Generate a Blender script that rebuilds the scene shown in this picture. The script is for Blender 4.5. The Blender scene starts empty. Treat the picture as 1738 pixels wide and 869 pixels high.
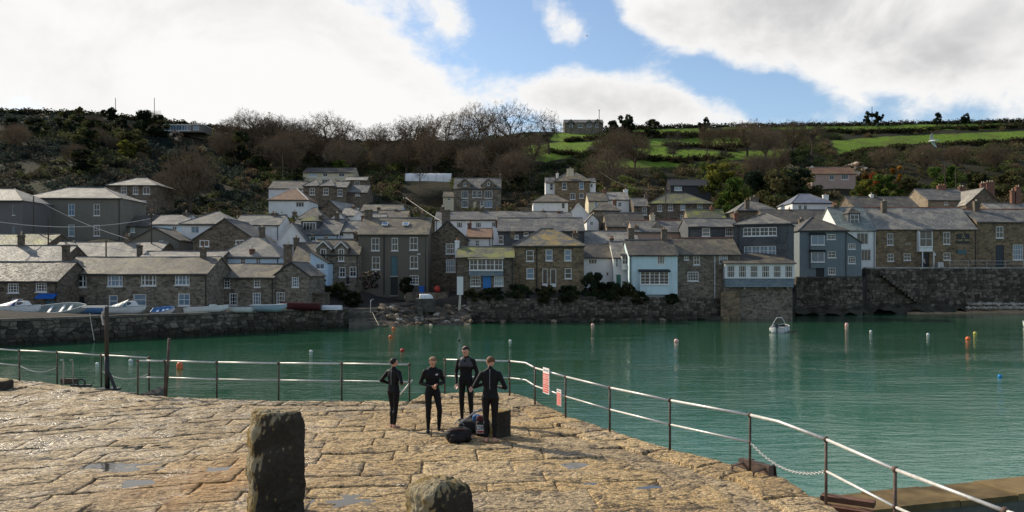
import bpy, bmesh, math, random
import numpy as np
from mathutils import Vector, Matrix, noise

R = math.radians
PI = math.pi
random.seed(7)
rng = np.random.default_rng(11)
scene = bpy.context.scene
col = scene.collection

# ------------------------------------------------------------------ camera
FPX, CX, HY, CZ = 1360.0, 869.0, 465.0, 6.1      # focal length / centre / horizon of the photograph (px), eye height above the water (m)
cam_d = bpy.data.cameras.new('camera')
cam = bpy.data.objects.new('camera', cam_d)
col.objects.link(cam)
cam.location = (0, 0, CZ)
cam.rotation_euler = (R(90), 0, 0)
cam_d.sensor_width = 36.0
cam_d.lens = 36.0 * FPX / 1738.0
cam_d.shift_y = (HY - 434.5) / 1738.0
cam_d.clip_start = 0.1
cam_d.clip_end = 5000
scene.camera = cam

# ------------------------------------------------------------------ sun, sky, exposure
SUN_AZ, SUN_EL = R(-54), R(33)                    # azimuth from +Y, clockwise
sun_d = bpy.data.lights.new('sun', 'SUN')
sun_d.energy = 5.0
sun_d.angle = R(0.6)
sun_d.color = (1.0, 0.89, 0.70)
sun = bpy.data.objects.new('sun', sun_d)
col.objects.link(sun)
sdir = Vector((math.sin(SUN_AZ) * math.cos(SUN_EL), math.cos(SUN_AZ) * math.cos(SUN_EL), math.sin(SUN_EL)))
sun.rotation_euler = sdir.to_track_quat('Z', 'Y').to_euler()
sun.location = sdir * 100
vs = scene.view_settings
vs.view_transform = 'Standard'
vs.look = 'None'
vs.exposure = 0.10
vs.gamma = 1.0
vs.use_curve_mapping = False
scene.cycles.use_denoising = True
scene.cycles.max_bounces = 6
scene.cycles.diffuse_bounces = 3
scene.cycles.glossy_bounces = 3
scene.cycles.transparent_max_bounces = 8
scene.cycles.sample_clamp_indirect = 6


class NT:
    """small helper around a node tree"""
    def __init__(s, tree):
        s.t = tree; s.n = tree.nodes; s.l = tree.links
    def node(s, typ, **kw):
        n = s.n.new(typ)
        for k, v in kw.items():
            setattr(n, k, v)
        return n
    def put(s, sock, v):
        if hasattr(v, 'is_linked') or isinstance(v, bpy.types.NodeSocket):
            s.l.new(v, sock)
        elif v is not None:
            if isinstance(v, (tuple, list)) and len(v) == 3 and sock.type == 'RGBA':
                v = (*v, 1)
            sock.default_value = v
    def math(s, op, a, b=None, c=None, clamp=False):
        n = s.node('ShaderNodeMath', operation=op); n.use_clamp = clamp
        s.put(n.inputs[0], a)
        if b is not None: s.put(n.inputs[1], b)
        if c is not None: s.put(n.inputs[2], c)
        return n.outputs[0]
    def mix(s, f, a, b, mode='MIX'):
        n = s.node('ShaderNodeMix', data_type='RGBA', blend_type=mode)
        s.put(n.inputs[0], f); s.put(n.inputs[6], a); s.put(n.inputs[7], b)
        return n.outputs[2]
    def noise(s, vec, scale, detail=3, rough=0.55, dist=0.0):
        n = s.node('ShaderNodeTexNoise')
        if vec is not None: s.l.new(vec, n.inputs['Vector'])
        n.inputs['Scale'].default_value = scale; n.inputs['Detail'].default_value = detail
        n.inputs['Roughness'].default_value = rough; n.inputs['Distortion'].default_value = dist
        return n.outputs[0]
    def voro(s, vec, scale, feature='F1', rand=1.0):
        n = s.node('ShaderNodeTexVoronoi', feature=feature)
        if vec is not None: s.l.new(vec, n.inputs['Vector'])
        n.inputs['Scale'].default_value = scale; n.inputs['Randomness'].default_value = rand
        return n
    def ramp(s, f, lo, hi, a=0.0, b=1.0):
        n = s.node('ShaderNodeMapRange'); n.clamp = True; n.interpolation_type = 'SMOOTHSTEP'
        s.put(n.inputs[0], f)
        for i, v in enumerate((lo, hi, a, b)): s.put(n.inputs[1 + i], v)
        return n.outputs[0]
    def cramp(s, f, stops):
        n = s.node('ShaderNodeValToRGB'); s.put(n.inputs[0], f)
        e = n.color_ramp.elements
        while len(e) < len(stops): e.new(0.5)
        for el, (p, c) in zip(e, stops):
            el.position = p; el.color = (*c, 1)
        return n.outputs[0]
    def mapping(s, vec, scale=(1, 1, 1), loc=(0, 0, 0), rot=(0, 0, 0)):
        n = s.node('ShaderNodeMapping'); s.l.new(vec, n.inputs[0])
        n.inputs['Scale'].default_value = scale; n.inputs['Location'].default_value = loc; n.inputs['Rotation'].default_value = rot
        return n.outputs[0]
    def bump(s, h, strength, dist):
        n = s.node('ShaderNodeBump'); s.put(n.inputs['Height'], h)
        n.inputs['Strength'].default_value = strength; n.inputs['Distance'].default_value = dist
        return n.outputs[0]


# --- world: Nishita sky with broken cloud laid out in azimuth / elevation
world = bpy.data.worlds.new('World')
scene.world = world
world.use_nodes = True
world.cycles.sampling_method = 'MANUAL'
world.cycles.sample_map_resolution = 512
w = NT(world.node_tree)
w.n.clear()
out = w.node('ShaderNodeOutputWorld')
sky = w.node('ShaderNodeTexSky', sky_type='NISHITA')
sky.sun_disc = False
sky.sun_elevation = SUN_EL
sky.sun_rotation = SUN_AZ
sky.altitude = 10; sky.air_density = 1.0; sky.dust_density = 0.6; sky.ozone_density = 2.0
tc = w.node('ShaderNodeTexCoord')
sep = w.node('ShaderNodeSeparateXYZ'); w.l.new(tc.outputs['Generated'], sep.inputs[0])
az = w.math('ARCTAN2', sep.outputs[0], sep.outputs[1])
el = w.math('ARCSINE', sep.outputs[2])
# cloud noise: direction flattened towards the horizon like a real cloud deck
comb = w.node('ShaderNodeCombineXYZ')
w.put(comb.inputs[0], az); w.put(comb.inputs[1], w.math('MULTIPLY', el, 1.5)); w.put(comb.inputs[2], sep.outputs[1])
n1 = w.noise(comb.outputs[0], 5.0, 8, 0.60, 0.5)
n2 = w.noise(comb.outputs[0], 17.0, 6, 0.6, 0.2)
nbig = w.noise(comb.outputs[0], 2.0, 2, 0.5)
cov = w.math('ADD', w.math('MULTIPLY', w.math('SUBTRACT', n1, 0.5), 0.95), w.math('MULTIPLY', w.math('SUBTRACT', n2, 0.5), 0.80))
cov = w.math('ADD', cov, w.math('MULTIPLY', w.math('SUBTRACT', nbig, 0.49), 0.9))
def blob(px, py, rx, ry, amp, rot=0.0):
    global cov
    a0 = math.atan((px - CX) / FPX); e0 = (HY - py) / FPX
    da = w.math('SUBTRACT', az, a0); de = w.math('SUBTRACT', el, e0)
    c, s = math.cos(rot), math.sin(rot)
    u = w.math('ADD', w.math('MULTIPLY', da, c), w.math('MULTIPLY', de, s))
    v = w.math('SUBTRACT', w.math('MULTIPLY', de, c), w.math('MULTIPLY', da, s))
    u = w.math('DIVIDE', u, rx / FPX); v = w.math('DIVIDE', v, ry / FPX)
    r2 = w.math('ADD', w.math('MULTIPLY', u, u), w.math('MULTIPLY', v, v))
    g = w.math('MULTIPLY', w.math('EXPONENT', w.math('MULTIPLY', r2, -1.0)), amp)
    cov = w.math('ADD', cov, g)
blob(150, 60, 470, 190, 0.82)
blob(560, 150, 260, 70, 0.50, R(-20))
blob(760, 45, 110, 45, 0.46, R(-35))
blob(965, 58, 50, 40, 0.40)
blob(1120, 55, 95, 60, 0.42, R(-20))
blob(1010, 175, 190, 48, 0.62, R(-8))
blob(1400, 40, 330, 90, 0.60, R(-12))
blob(1640, 130, 260, 90, 0.55)
blob(700, 35, 60, 120, -0.42, R(50))
blob(850, 85, 70, 70, -0.55)
blob(1000, 20, 60, 60, -0.35)
blob(1190, 140, 125, 34, -0.46, R(-24))
blob(1310, 178, 70, 26, -0.42, R(-15))
blob(1040, 85, 40, 50, -0.40)
blob(1750, 25, 60, 60, -0.35)
blob(400, 172, 70, 22, -0.18, R(-20))
mask = w.ramp(cov, -0.03, 0.34)
# brightness inside the cloud: thin edges bright, thick bodies greyer, brighter towards the sun
thick = w.ramp(cov, 0.15, 0.95)
sund = w.node('ShaderNodeVectorMath', operation='DOT_PRODUCT')
w.l.new(tc.outputs['Generated'], sund.inputs[0]); sund.inputs[1].default_value = sdir
sunny = w.ramp(sund.outputs['Value'], 0.35, 0.98)
n3 = w.noise(w.mapping(comb.outputs[0], loc=(3, 1, 0)), 4.2, 5, 0.55, 0.4)
shade = w.math('MULTIPLY', thick, w.ramp(n3, 0.36, 0.60))
shade = w.math('MULTIPLY', shade, w.math('SUBTRACT', 1.0, w.math('MULTIPLY', sunny, 0.45)))
ccol = w.mix(shade, (0.97, 0.96, 0.945), (0.58, 0.575, 0.585))
ccol = w.mix(w.math('MULTIPLY', sunny, 0.45), ccol, (1.0, 0.99, 0.97))
skyc = w.node('ShaderNodeHueSaturation'); skyc.inputs['Saturation'].default_value = 1.0; skyc.inputs['Value'].default_value = 1.0
w.l.new(sky.outputs[0], skyc.inputs['Color'])
bg1 = w.node('ShaderNodeBackground'); w.l.new(skyc.outputs[0], bg1.inputs[0]); bg1.inputs[1].default_value = 0.14
bg2 = w.node('ShaderNodeBackground'); w.l.new(ccol, bg2.inputs[0]); bg2.inputs[1].default_value = 0.93
mx = w.node('ShaderNodeMixShader'); w.l.new(mask, mx.inputs[0]); w.l.new(bg1.outputs[0], mx.inputs[1]); w.l.new(bg2.outputs[0], mx.inputs[2])
w.l.new(mx.outputs[0], out.inputs[0])


# ------------------------------------------------------------------ places
def X(px, D): return (px - CX) / FPX * D
def Z(py, D): return CZ + (HY - py) / FPX * D
def P(px, py, D): return Vector((X(px, D), D, Z(py, D)))
def interp(pts, x):
    return float(np.interp(x, [p[0] for p in pts], [p[1] for p in pts]))

# ------------------------------------------------------------------ materials
MATS = {}
def principled(name, rough=0.8, spec=0.3):
    m = bpy.data.materials.new(name); m.use_nodes = True
    t = NT(m.node_tree)
    b = m.node_tree.nodes['Principled BSDF']
    b.inputs['Roughness'].default_value = rough
    b.inputs['Specular IOR Level'].default_value = spec
    MATS[name] = m
    return m, t, b

def plain(name, c, rough=0.6, spec=0.3, var=0.15, metal=0.0, scale=3.0):
    m, t, b = principled(name, rough, spec)
    tcn = t.node('ShaderNodeTexCoord')
    n = t.noise(tcn.outputs['Object'], scale, 4, 0.6)
    oi = t.node('ShaderNodeObjectInfo')
    f = t.math('ADD', t.math('MULTIPLY', n, 0.75), t.math('MULTIPLY', oi.outputs['Random'], 0.25))
    c = Vector(c)
    cc = t.mix(t.ramp(f, 0.3, 0.7), tuple(c * (1 - var)), tuple(c * (1 + var)))
    t.put(b.inputs['Base Color'], cc)
    b.inputs['Metallic'].default_value = metal
    return m

def stone_mat(name, cols, mortar, sx=0.42, sz=0.2, bump=0.5, stain=(0.03, 0.03, 0.02), stain_amt=0.5):
    m, t, b = principled(name, 0.9, 0.2)
    uv = t.node('ShaderNodeUVMap').outputs[0]
    oi = t.node('ShaderNodeObjectInfo')
    wob = t.node('ShaderNodeVectorMath', operation='ADD')
    nz = t.node('ShaderNodeTexNoise'); t.l.new(uv, nz.inputs['Vector']); nz.inputs['Scale'].default_value = 1.6
    sc = t.node('ShaderNodeVectorMath', operation='SCALE'); t.l.new(nz.outputs['Color'], sc.inputs[0]); sc.inputs['Scale'].default_value = 0.35
    t.l.new(uv, wob.inputs[0]); t.l.new(sc.outputs[0], wob.inputs[1])
    mp = t.mapping(wob.outputs[0], (1 / sx, 1 / sz, 1))
    v1 = t.voro(mp, 1.0, 'F1', 0.85)
    v2 = t.voro(mp, 1.0, 'DISTANCE_TO_EDGE', 0.85)
    sepc = t.node('ShaderNodeSeparateColor'); t.l.new(v1.outputs['Color'], sepc.inputs[0])
    k = len(cols)
    base = t.cramp(sepc.outputs[0], [(i / max(1, k - 1), c) for i, c in enumerate(cols)])
    edge = t.ramp(v2.outputs['Distance'], 0.02, 0.10)
    base = t.mix(edge, mortar, base)
    big = t.noise(uv, 0.5, 4, 0.6, 0.5)
    base = t.mix(t.math('MULTIPLY', t.ramp(big, 0.45, 0.72), stain_amt), base, stain)
    fine = t.noise(uv, 14, 3, 0.7)
    base = t.mix(0.5, base, t.mix(fine, (0.25, 0.25, 0.25), (0.75, 0.75, 0.75)), 'OVERLAY')
    t.put(b.inputs['Base Color'], base)
    h = t.math('ADD', t.math('MULTIPLY', edge, 0.8), t.math('MULTIPLY', fine, 0.35))
    h = t.math('ADD', h, t.math('MULTIPLY', sepc.outputs[1], 0.5))
    t.put(b.inputs['Normal'], t.bump(h, bump, 0.06))
    return m

def slate_mat(name, c1, c2, lichen, amt, row=0.24, wide=0.32, rough=0.55):
    m, t, b = principled(name, rough, 0.35)
    uv = t.node('ShaderNodeUVMap').outputs[0]
    oi = t.node('ShaderNodeObjectInfo')
    br = t.node('ShaderNodeTexBrick'); t.l.new(uv, br.inputs['Vector'])
    br.inputs['Scale'].default_value = 1.0; br.inputs['Brick Width'].default_value = wide; br.inputs['Row Height'].default_value = row
    br.inputs['Mortar Size'].default_value = 0.018; br.inputs['Mortar Smooth'].default_value = 0.3
    br.inputs['Color1'].default_value = (*c1, 1); br.inputs['Color2'].default_value = (*c2, 1)
    br.inputs['Mortar'].default_value = (c1[0] * 0.35, c1[1] * 0.35, c1[2] * 0.35, 1)
    add = t.node('ShaderNodeVectorMath', operation='ADD'); t.l.new(uv, add.inputs[0])
    cb = t.node('ShaderNodeCombineXYZ'); t.put(cb.inputs[2], t.math('MULTIPLY', oi.outputs['Random'], 40.0))
    t.l.new(cb.outputs[0], add.inputs[1])
    big = t.noise(add.outputs[0], 0.55, 5, 0.62, 0.6)
    med = t.noise(add.outputs[0], 3.5, 4, 0.65)
    cc = t.mix(t.math('MULTIPLY', t.ramp(big, 0.42, 0.66), amt), br.outputs['Color'], lichen)
    cc = t.mix(t.math('MULTIPLY', t.ramp(med, 0.56, 0.75), min(1, amt * 0.9)), cc, tuple(min(1, x * 1.5) for x in lichen))
    cc = t.mix(0.55, cc, t.mix(med, (0.2, 0.2, 0.2), (0.8, 0.8, 0.8)), 'OVERLAY')
    t.put(b.inputs['Base Color'], cc)
    t.put(b.inputs['Roughness'], t.ramp(med, 0.3, 0.7, rough - 0.1, rough + 0.3))
    # each course laps over the one below: saw-tooth height along the slope
    sx = t.node('ShaderNodeSeparateXYZ'); t.l.new(uv, sx.inputs[0])
    saw = t.math('FRACT', t.math('DIVIDE', sx.outputs[1], row))
    h = t.math('ADD', t.math('MULTIPLY', saw, -0.6), t.math('MULTIPLY', br.outputs['Fac'], -0.5))
    h = t.math('ADD', h, t.math('MULTIPLY', med, 0.8))
    t.put(b.inputs['Normal'], t.bump(h, 0.55, 0.04))
    return m

def render_mat(name, c, dirt=(0.12, 0.11, 0.09), amt=0.45, rough=0.85):
    m, t, b = principled(name, rough, 0.2)
    uv = t.node('ShaderNodeUVMap').outputs[0]
    n = t.noise(uv, 0.7, 5, 0.62, 0.4)
    st = t.noise(t.mapping(uv, (2.2, 0.25, 1)), 1.0, 4, 0.6)
    f = t.math('MULTIPLY', t.ramp(t.math('ADD', t.math('MULTIPLY', n, 0.5), t.math('MULTIPLY', st, 0.5)), 0.42, 0.7), amt)
    fine = t.noise(uv, 9, 4, 0.6)
    cc = t.mix(f, c, dirt)
    cc = t.mix(0.35, cc, t.mix(fine, (0.3, 0.3, 0.3), (0.7, 0.7, 0.7)), 'OVERLAY')
    t.put(b.inputs['Base Color'], cc)
    t.put(b.inputs['Normal'], t.bump(fine, 0.25, 0.03))
    return m

# masonry
stone_mat('stone_grey', [(0.094, 0.077, 0.057), (0.19, 0.158, 0.12), (0.30, 0.255, 0.19), (0.138, 0.106, 0.072)], (0.215, 0.187, 0.148))
stone_mat('stone_brown', [(0.11, 0.078, 0.048), (0.235, 0.165, 0.098), (0.33, 0.235, 0.13), (0.15, 0.11, 0.075)], (0.19, 0.148, 0.103), stain_amt=0.5)
stone_mat('stone_dark', [(0.070, 0.054, 0.039), (0.138, 0.108, 0.079), (0.225, 0.18, 0.13), (0.092, 0.068, 0.046)], (0.16, 0.132, 0.102))
stone_mat('stone_wall', [(0.05, 0.044, 0.036), (0.11, 0.095, 0.075), (0.19, 0.165, 0.125), (0.07, 0.058, 0.045)], (0.05, 0.045, 0.038), sx=0.55, sz=0.4, bump=0.8)
stone_mat('stone_tan', [(0.16, 0.12, 0.08), (0.27, 0.21, 0.14), (0.33, 0.27, 0.19), (0.20, 0.15, 0.10)], (0.25, 0.21, 0.16), stain_amt=0.3)
stone_mat('brick_red', [(0.15, 0.055, 0.035), (0.24, 0.09, 0.055), (0.19, 0.075, 0.05)], (0.20, 0.17, 0.14), sx=0.24, sz=0.08, stain_amt=0.4)
stone_mat('chimney_stone', [(0.09, 0.07, 0.052), (0.17, 0.135, 0.10), (0.23, 0.185, 0.14)], (0.13, 0.11, 0.09), sx=0.3, sz=0.13, stain_amt=0.5)
render_mat('render_grey', (0.185, 0.172, 0.14))
render_mat('render_drab', (0.150, 0.130, 0.100))
render_mat('render_mauve', (0.165, 0.15, 0.145))
render_mat('render_white', (0.78, 0.77, 0.74), (0.36, 0.34, 0.30), 0.30)
render_mat('render_cream', (0.60, 0.52, 0.36), (0.30, 0.26, 0.18), 0.35)
render_mat('render_blue', (0.60, 0.73, 0.75), (0.42, 0.48, 0.44), 0.5)
render_mat('render_sky', (0.50, 0.64, 0.76), (0.34, 0.40, 0.44), 0.3)
render_mat('render_slateblue', (0.185, 0.215, 0.225), (0.11, 0.12, 0.12), 0.4)
render_mat('render_pink', (0.42, 0.30, 0.24), (0.24, 0.18, 0.15), 0.3)
slate_mat('slate_hung', (0.055, 0.06, 0.066), (0.10, 0.105, 0.11), (0.15, 0.15, 0.14), 0.35, 0.2, 0.26)
slate_mat('slate_band', (0.15, 0.19, 0.22), (0.22, 0.27, 0.30), (0.28, 0.30, 0.30), 0.4, 0.2, 0.26)
# roofs
slate_mat('roof_slate', (0.080, 0.078, 0.076), (0.138, 0.134, 0.128), (0.27, 0.245, 0.19), 0.6)
slate_mat('roof_dark', (0.058, 0.052, 0.045), (0.105, 0.095, 0.082), (0.18, 0.155, 0.105), 0.55)
slate_mat('roof_brown', (0.075, 0.065, 0.052), (0.14, 0.12, 0.095), (0.24, 0.20, 0.12), 0.7)
slate_mat('roof_pale', (0.165, 0.153, 0.135), (0.255, 0.238, 0.21), (0.40, 0.355, 0.28), 0.7)
slate_mat('roof_green', (0.15, 0.175, 0.16), (0.22, 0.25, 0.235), (0.32, 0.33, 0.27), 0.6)
slate_mat('roof_moss', (0.10, 0.095, 0.07), (0.16, 0.15, 0.11), (0.22, 0.22, 0.055), 0.95)
slate_mat('roof_lichen', (0.10, 0.10, 0.095), (0.15, 0.15, 0.145), (0.40, 0.27, 0.06), 0.75)
slate_mat('roof_tile', (0.15, 0.075, 0.045), (0.24, 0.125, 0.07), (0.26, 0.17, 0.09), 0.5)
slate_mat('roof_blue', (0.12, 0.14, 0.18), (0.17, 0.19, 0.24), (0.3, 0.3, 0.3), 0.3)
# painted and small stuff
plain('white_paint', (0.70, 0.685, 0.65), 0.5, 0.4, 0.06)
plain('black_paint', (0.018, 0.018, 0.02), 0.5, 0.4)
plain('dark_trim', (0.03, 0.03, 0.03), 0.6)
plain('teal_paint', (0.06, 0.13, 0.15), 0.5)
plain('blue_paint', (0.03, 0.17, 0.42), 0.45)
plain('navy_paint', (0.018, 0.024, 0.04), 0.4)
plain('green_paint', (0.05, 0.16, 0.12), 0.5)
plain('awning_blue', (0.01, 0.10, 0.38), 0.6)
plain('ridge_red', (0.30, 0.12, 0.07), 0.8)
plain('ridge_grey', (0.16, 0.155, 0.145), 0.8)
plain('terracotta', (0.38, 0.19, 0.10), 0.8)
plain('pot_cream', (0.50, 0.43, 0.31), 0.8)
plain('lead', (0.13, 0.135, 0.14), 0.5)
plain('concrete', (0.30, 0.285, 0.25), 0.9, 0.2, 0.3, scale=2)
plain('concrete_mid', (0.115, 0.102, 0.082), 0.9, 0.2, 0.4, scale=2)
plain('concrete_dark', (0.10, 0.092, 0.078), 0.9, 0.2, 0.4, scale=2)
plain('pole_wood', (0.07, 0.055, 0.042), 0.9)
plain('cable', (0.02, 0.02, 0.02), 0.7)
plain('bunting', (0.55, 0.54, 0.50), 0.8)
def glass(name, c, rough=0.05):
    m, t, b = principled(name, rough, 0.5)
    oi = t.node('ShaderNodeObjectInfo')
    tcn = t.node('ShaderNodeTexCoord')
    n = t.noise(tcn.outputs['Object'], 1.3, 3)
    f = t.math('ADD', t.math('MULTIPLY', oi.outputs['Random'], 0.6), t.math('MULTIPLY', n, 0.4))
    t.put(b.inputs['Base Color'], t.mix(f, tuple(x * 0.55 for x in c), tuple(x * 1.5 for x in c)))
    return m
glass('pane_dark', (0.022, 0.024, 0.027))
glass('pane_blue', (0.10, 0.17, 0.24))
glass('pane_pale', (0.28, 0.36, 0.38), 0.15)

# ------------------------------------------------------------------ mesh building
class MB:
    def __init__(s):
        s.v = []; s.f = []; s.m = []
    def add(s, verts, faces, mi=0):
        o = len(s.v)
        s.v.extend(tuple(p) for p in verts)
        s.f.extend(tuple(i + o for i in f) for f in faces)
        s.m.extend([mi] * len(faces))
    def quad(s, a, b, c, d, mi=0): s.add([a, b, c, d], [(0, 1, 2, 3)], mi)
    def tri(s, a, b, c, mi=0): s.add([a, b, c], [(0, 1, 2)], mi)
    def box(s, x0, x1, y0, y1, z0, z1, mi=0):
        v = [(x0, y0, z0), (x1, y0, z0), (x1, y1, z0), (x0, y1, z0), (x0, y0, z1), (x1, y0, z1), (x1, y1, z1), (x0, y1, z1)]
        s.add(v, [(0, 3, 2, 1), (4, 5, 6, 7), (0, 1, 5, 4), (1, 2, 6, 5), (2, 3, 7, 6), (3, 0, 4, 7)], mi)
    def slab(s, pts, th, mi=0):
        """polygon (counter-clockwise from outside) thickened inwards"""
        pts = [Vector(p) for p in pts]
        n = (pts[1] - pts[0]).cross(pts[2] - pts[0]).normalized()
        k = len(pts)
        v = pts + [p - n * th for p in pts]
        f = [tuple(range(k)), tuple(range(2 * k - 1, k - 1, -1))]
        for i in range(k):
            j = (i + 1) % k
            f.append((i, k + i, k + j, j))
        s.add(v, f, mi)
    def ring(s, c, ax, r, n, rx=None):
        ax = Vector(ax).normalized()
        up = Vector((0, 0, 1)) if abs(ax.z) < 0.9 else Vector((0, 1, 0))
        a = ax.cross(up).normalized(); b = a.cross(ax).normalized()
        return [Vector(c) + a * (math.cos(2 * PI * i / n) * (rx or r)) + b * (math.sin(2 * PI * i / n) * r) for i in range(n)]
    def tube(s, pts, r, n=6, cap=True, mi=0):
        pts = [Vector(p) for p in pts]
        rs = r if isinstance(r, (list, tuple)) else [r] * len(pts)
        o = len(s.v)
        for i, p in enumerate(pts):
            if i == 0: d = pts[1] - pts[0]
            elif i == len(pts) - 1: d = pts[-1] - pts[-2]
            else: d = (pts[i + 1] - pts[i]).normalized() + (pts[i] - pts[i - 1]).normalized()
            if d.length < 1e-9: d = Vector((0, 0, 1))
            s.v.extend(tuple(q) for q in s.ring(p, d, rs[i], n))
        for i in range(len(pts) - 1):
            for j in range(n):
                k = (j + 1) % n
                s.f.append((o + i * n + j, o + i * n + k, o + (i + 1) * n + k, o + (i + 1) * n + j)); s.m.append(mi)
        if cap:
            s.f.append(tuple(o + j for j in reversed(range(n)))); s.m.append(mi)
            s.f.append(tuple(o + (len(pts) - 1) * n + j for j in range(n))); s.m.append(mi)
    def lathe(s, c, prof, n=12, mi=0):
        o = len(s.v); cx, cy, cz = c
        for r, z in prof:
            for j in range(n):
                a = 2 * PI * j / n
                s.v.append((cx + r * math.cos(a), cy + r * math.sin(a), cz + z))
        for i in range(len(prof) - 1):
            for j in range(n):
                k = (j + 1) % n
                s.f.append((o + i * n + j, o + i * n + k, o + (i + 1) * n + k, o + (i + 1) * n + j)); s.m.append(mi)
        s.f.append(tuple(o + j for j in reversed(range(n)))); s.m.append(mi)
        s.f.append(tuple(o + (len(prof) - 1) * n + j for j in range(n))); s.m.append(mi)
    def ball(s, c, r, n=10, sz=1.0, mi=0):
        prof = []
        k = max(4, n // 2 + 1)
        for i in range(k + 1):
            a = -PI / 2 + PI * i / k
            prof.append((max(1e-4, r * math.cos(a)), r * sz * math.sin(a)))
        s.lathe(c, prof, n, mi)
    def mesh(s, name, mats, smooth=False, uv=True):
        me = bpy.data.meshes.new(name)
        me.from_pydata(s.v, [], s.f)
        for m in (mats if isinstance(mats, (list, tuple)) else [mats]):
            me.materials.append(MATS[m])
        if len(set(s.m)) > 1:
            me.polygons.foreach_set('material_index', s.m)
        if uv:
            box_uv(me)
        if smooth:
            me.polygons.foreach_set('use_smooth', [True] * len(me.polygons))
        me.update()
        return me
    def build(s, name, mats, parent=None, smooth=False, uv=True):
        return link(name, s.mesh(name, mats, smooth, uv), parent)

def box_uv(me):
    """planar map every face in metres: u along the horizontal in the face, v up the face"""
    nl = len(me.loops)
    uvl = me.uv_layers.new(name='UVMap')
    co = np.empty(len(me.vertices) * 3); me.vertices.foreach_get('co', co); co = co.reshape(-1, 3)
    vi = np.empty(nl, dtype=np.int32); me.loops.foreach_get('vertex_index', vi)
    nf = len(me.polygons)
    nrm = np.empty(nf * 3); me.polygons.foreach_get('normal', nrm); nrm = nrm.reshape(-1, 3)
    tot = np.empty(nf, dtype=np.int32); me.polygons.foreach_get('loop_total', tot)
    n = np.repeat(nrm, tot, axis=0)
    t = np.stack([-n[:, 1], n[:, 0], np.zeros(nl)], 1)
    l = np.linalg.norm(t, axis=1)
    t[l < 0.05] = (1, 0, 0); l[l < 0.05] = 1
    t /= l[:, None]
    b = np.cross(n, t)
    p = co[vi]
    uv = np.stack([(p * t).sum(1), (p * b).sum(1)], 1)
    uvl.data.foreach_set('uv', uv.ravel())

def link(name, data, parent=None):
    o = bpy.data.objects.new(name, data)
    col.objects.link(o)
    if parent is not None: o.parent = parent
    return o
def thing(name, label, cat, loc=(0, 0, 0), rz=0, group=None):
    o = bpy.data.objects.new(name, None); col.objects.link(o)
    o.empty_display_size = 0.2
    o.location = loc; o.rotation_euler = (0, 0, rz)
    return tag(o, label, cat, group)
def tag(o, label=None, cat=None, group=None, kind=None):
    if label: o['label'] = label
    if cat: o['category'] = cat
    if group: o['group'] = group
    if kind: o['kind'] = kind
    return o
def copy_tree(o, parent=None):
    c = o.copy(); col.objects.link(c); c.parent = parent
    for ch in o.children: copy_tree(ch, c)
    return c

# ------------------------------------------------------------------ the houses of the village, read off the photograph
# every house stands on its own plot: front plane at depth D, outline in photo pixels on that plane
HOUSES = []
def hs(name, label, x0, x1, ye, yb, yr, D, dep, roof, wall, rmat, wins=(), chim=(), doors=(), **kw):
    HOUSES.append(dict(name=name, label=label, x0=x0, x1=x1, ye=ye, yb=yb, yr=yr, D=D, dep=dep, roof=roof, wall=wall, rmat=rmat,
                       wins=wins, chim=chim, doors=doors, **kw))

# --- quay cottages on the left
hs('quay_cottage', 'stone quay cottage with a blue awning over its door, far left', -60, 98, 477, 531, 446, 82, 7.0, 'x', 'stone_dark', 'roof_dark',
   [(22, 489, 19, 16, '43'), (69.5, 487.5, 19, 16, '43'), (29, 516, 20, 18, '21', 'pane_blue'), (-30, 490, 19, 16, '43')], (), [(84, 510, 531, 18, 'teal_paint')], awning=(66, 98, 498, 507))
hs('quay_cottage', 'long stone quay cottage with four wide white upper windows and dark cart opening', 98, 352, 465, 529, 438, 86, 8.0, 'x', 'stone_grey', 'roof_brown',
   [(133.5, 477, 26, 21, 'sl'), (195, 476, 26, 20, 'sl'), (252, 475, 26, 20, 'sl'), (309, 474, 25, 20, 'sl'), (192, 511, 15, 20, '12', 'pane_blue'), (237, 509, 22, 20, '12', 'pane_blue'), (312, 508.5, 20, 21, '22')],
   [(112, 411, 9, 'chimney_stone', 1), (345, 417, 8, 'chimney_stone', 1)], [(124, 503, 529, 38, 'black_paint')])
hs('quay_cottage', 'low stone quay cottage with small white sash windows behind the row of dinghies', 352, 465, 471, 530, 449, 91, 7.0, 'x', 'stone_grey', 'roof_brown',
   [(385, 480, 11, 17, '23'), (436, 479, 11, 17, '23'), (396, 508, 14, 21, '33'), (435.5, 507, 14, 21, '33')], (), [(364, 498, 530, 18, 'black_paint')])
hs('gable_cottage', 'stone gable end with two white windows closing the quay cottage row', 464, 525, 468, 530, 446, 91.5, 7.5, 'y', 'stone_grey', 'roof_brown',
   [(501, 479, 12, 17, '33'), (476, 506, 14, 21, '33')], [(489, 410, 13, 'chimney_stone', 1, 6.5)])
hs('stone_outhouse', 'low stone outhouse with flat top at the end of the quay cottages', 526, 546, 500, 530, 497, 93, 4, 'flat', 'stone_dark', 'roof_dark')
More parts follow.
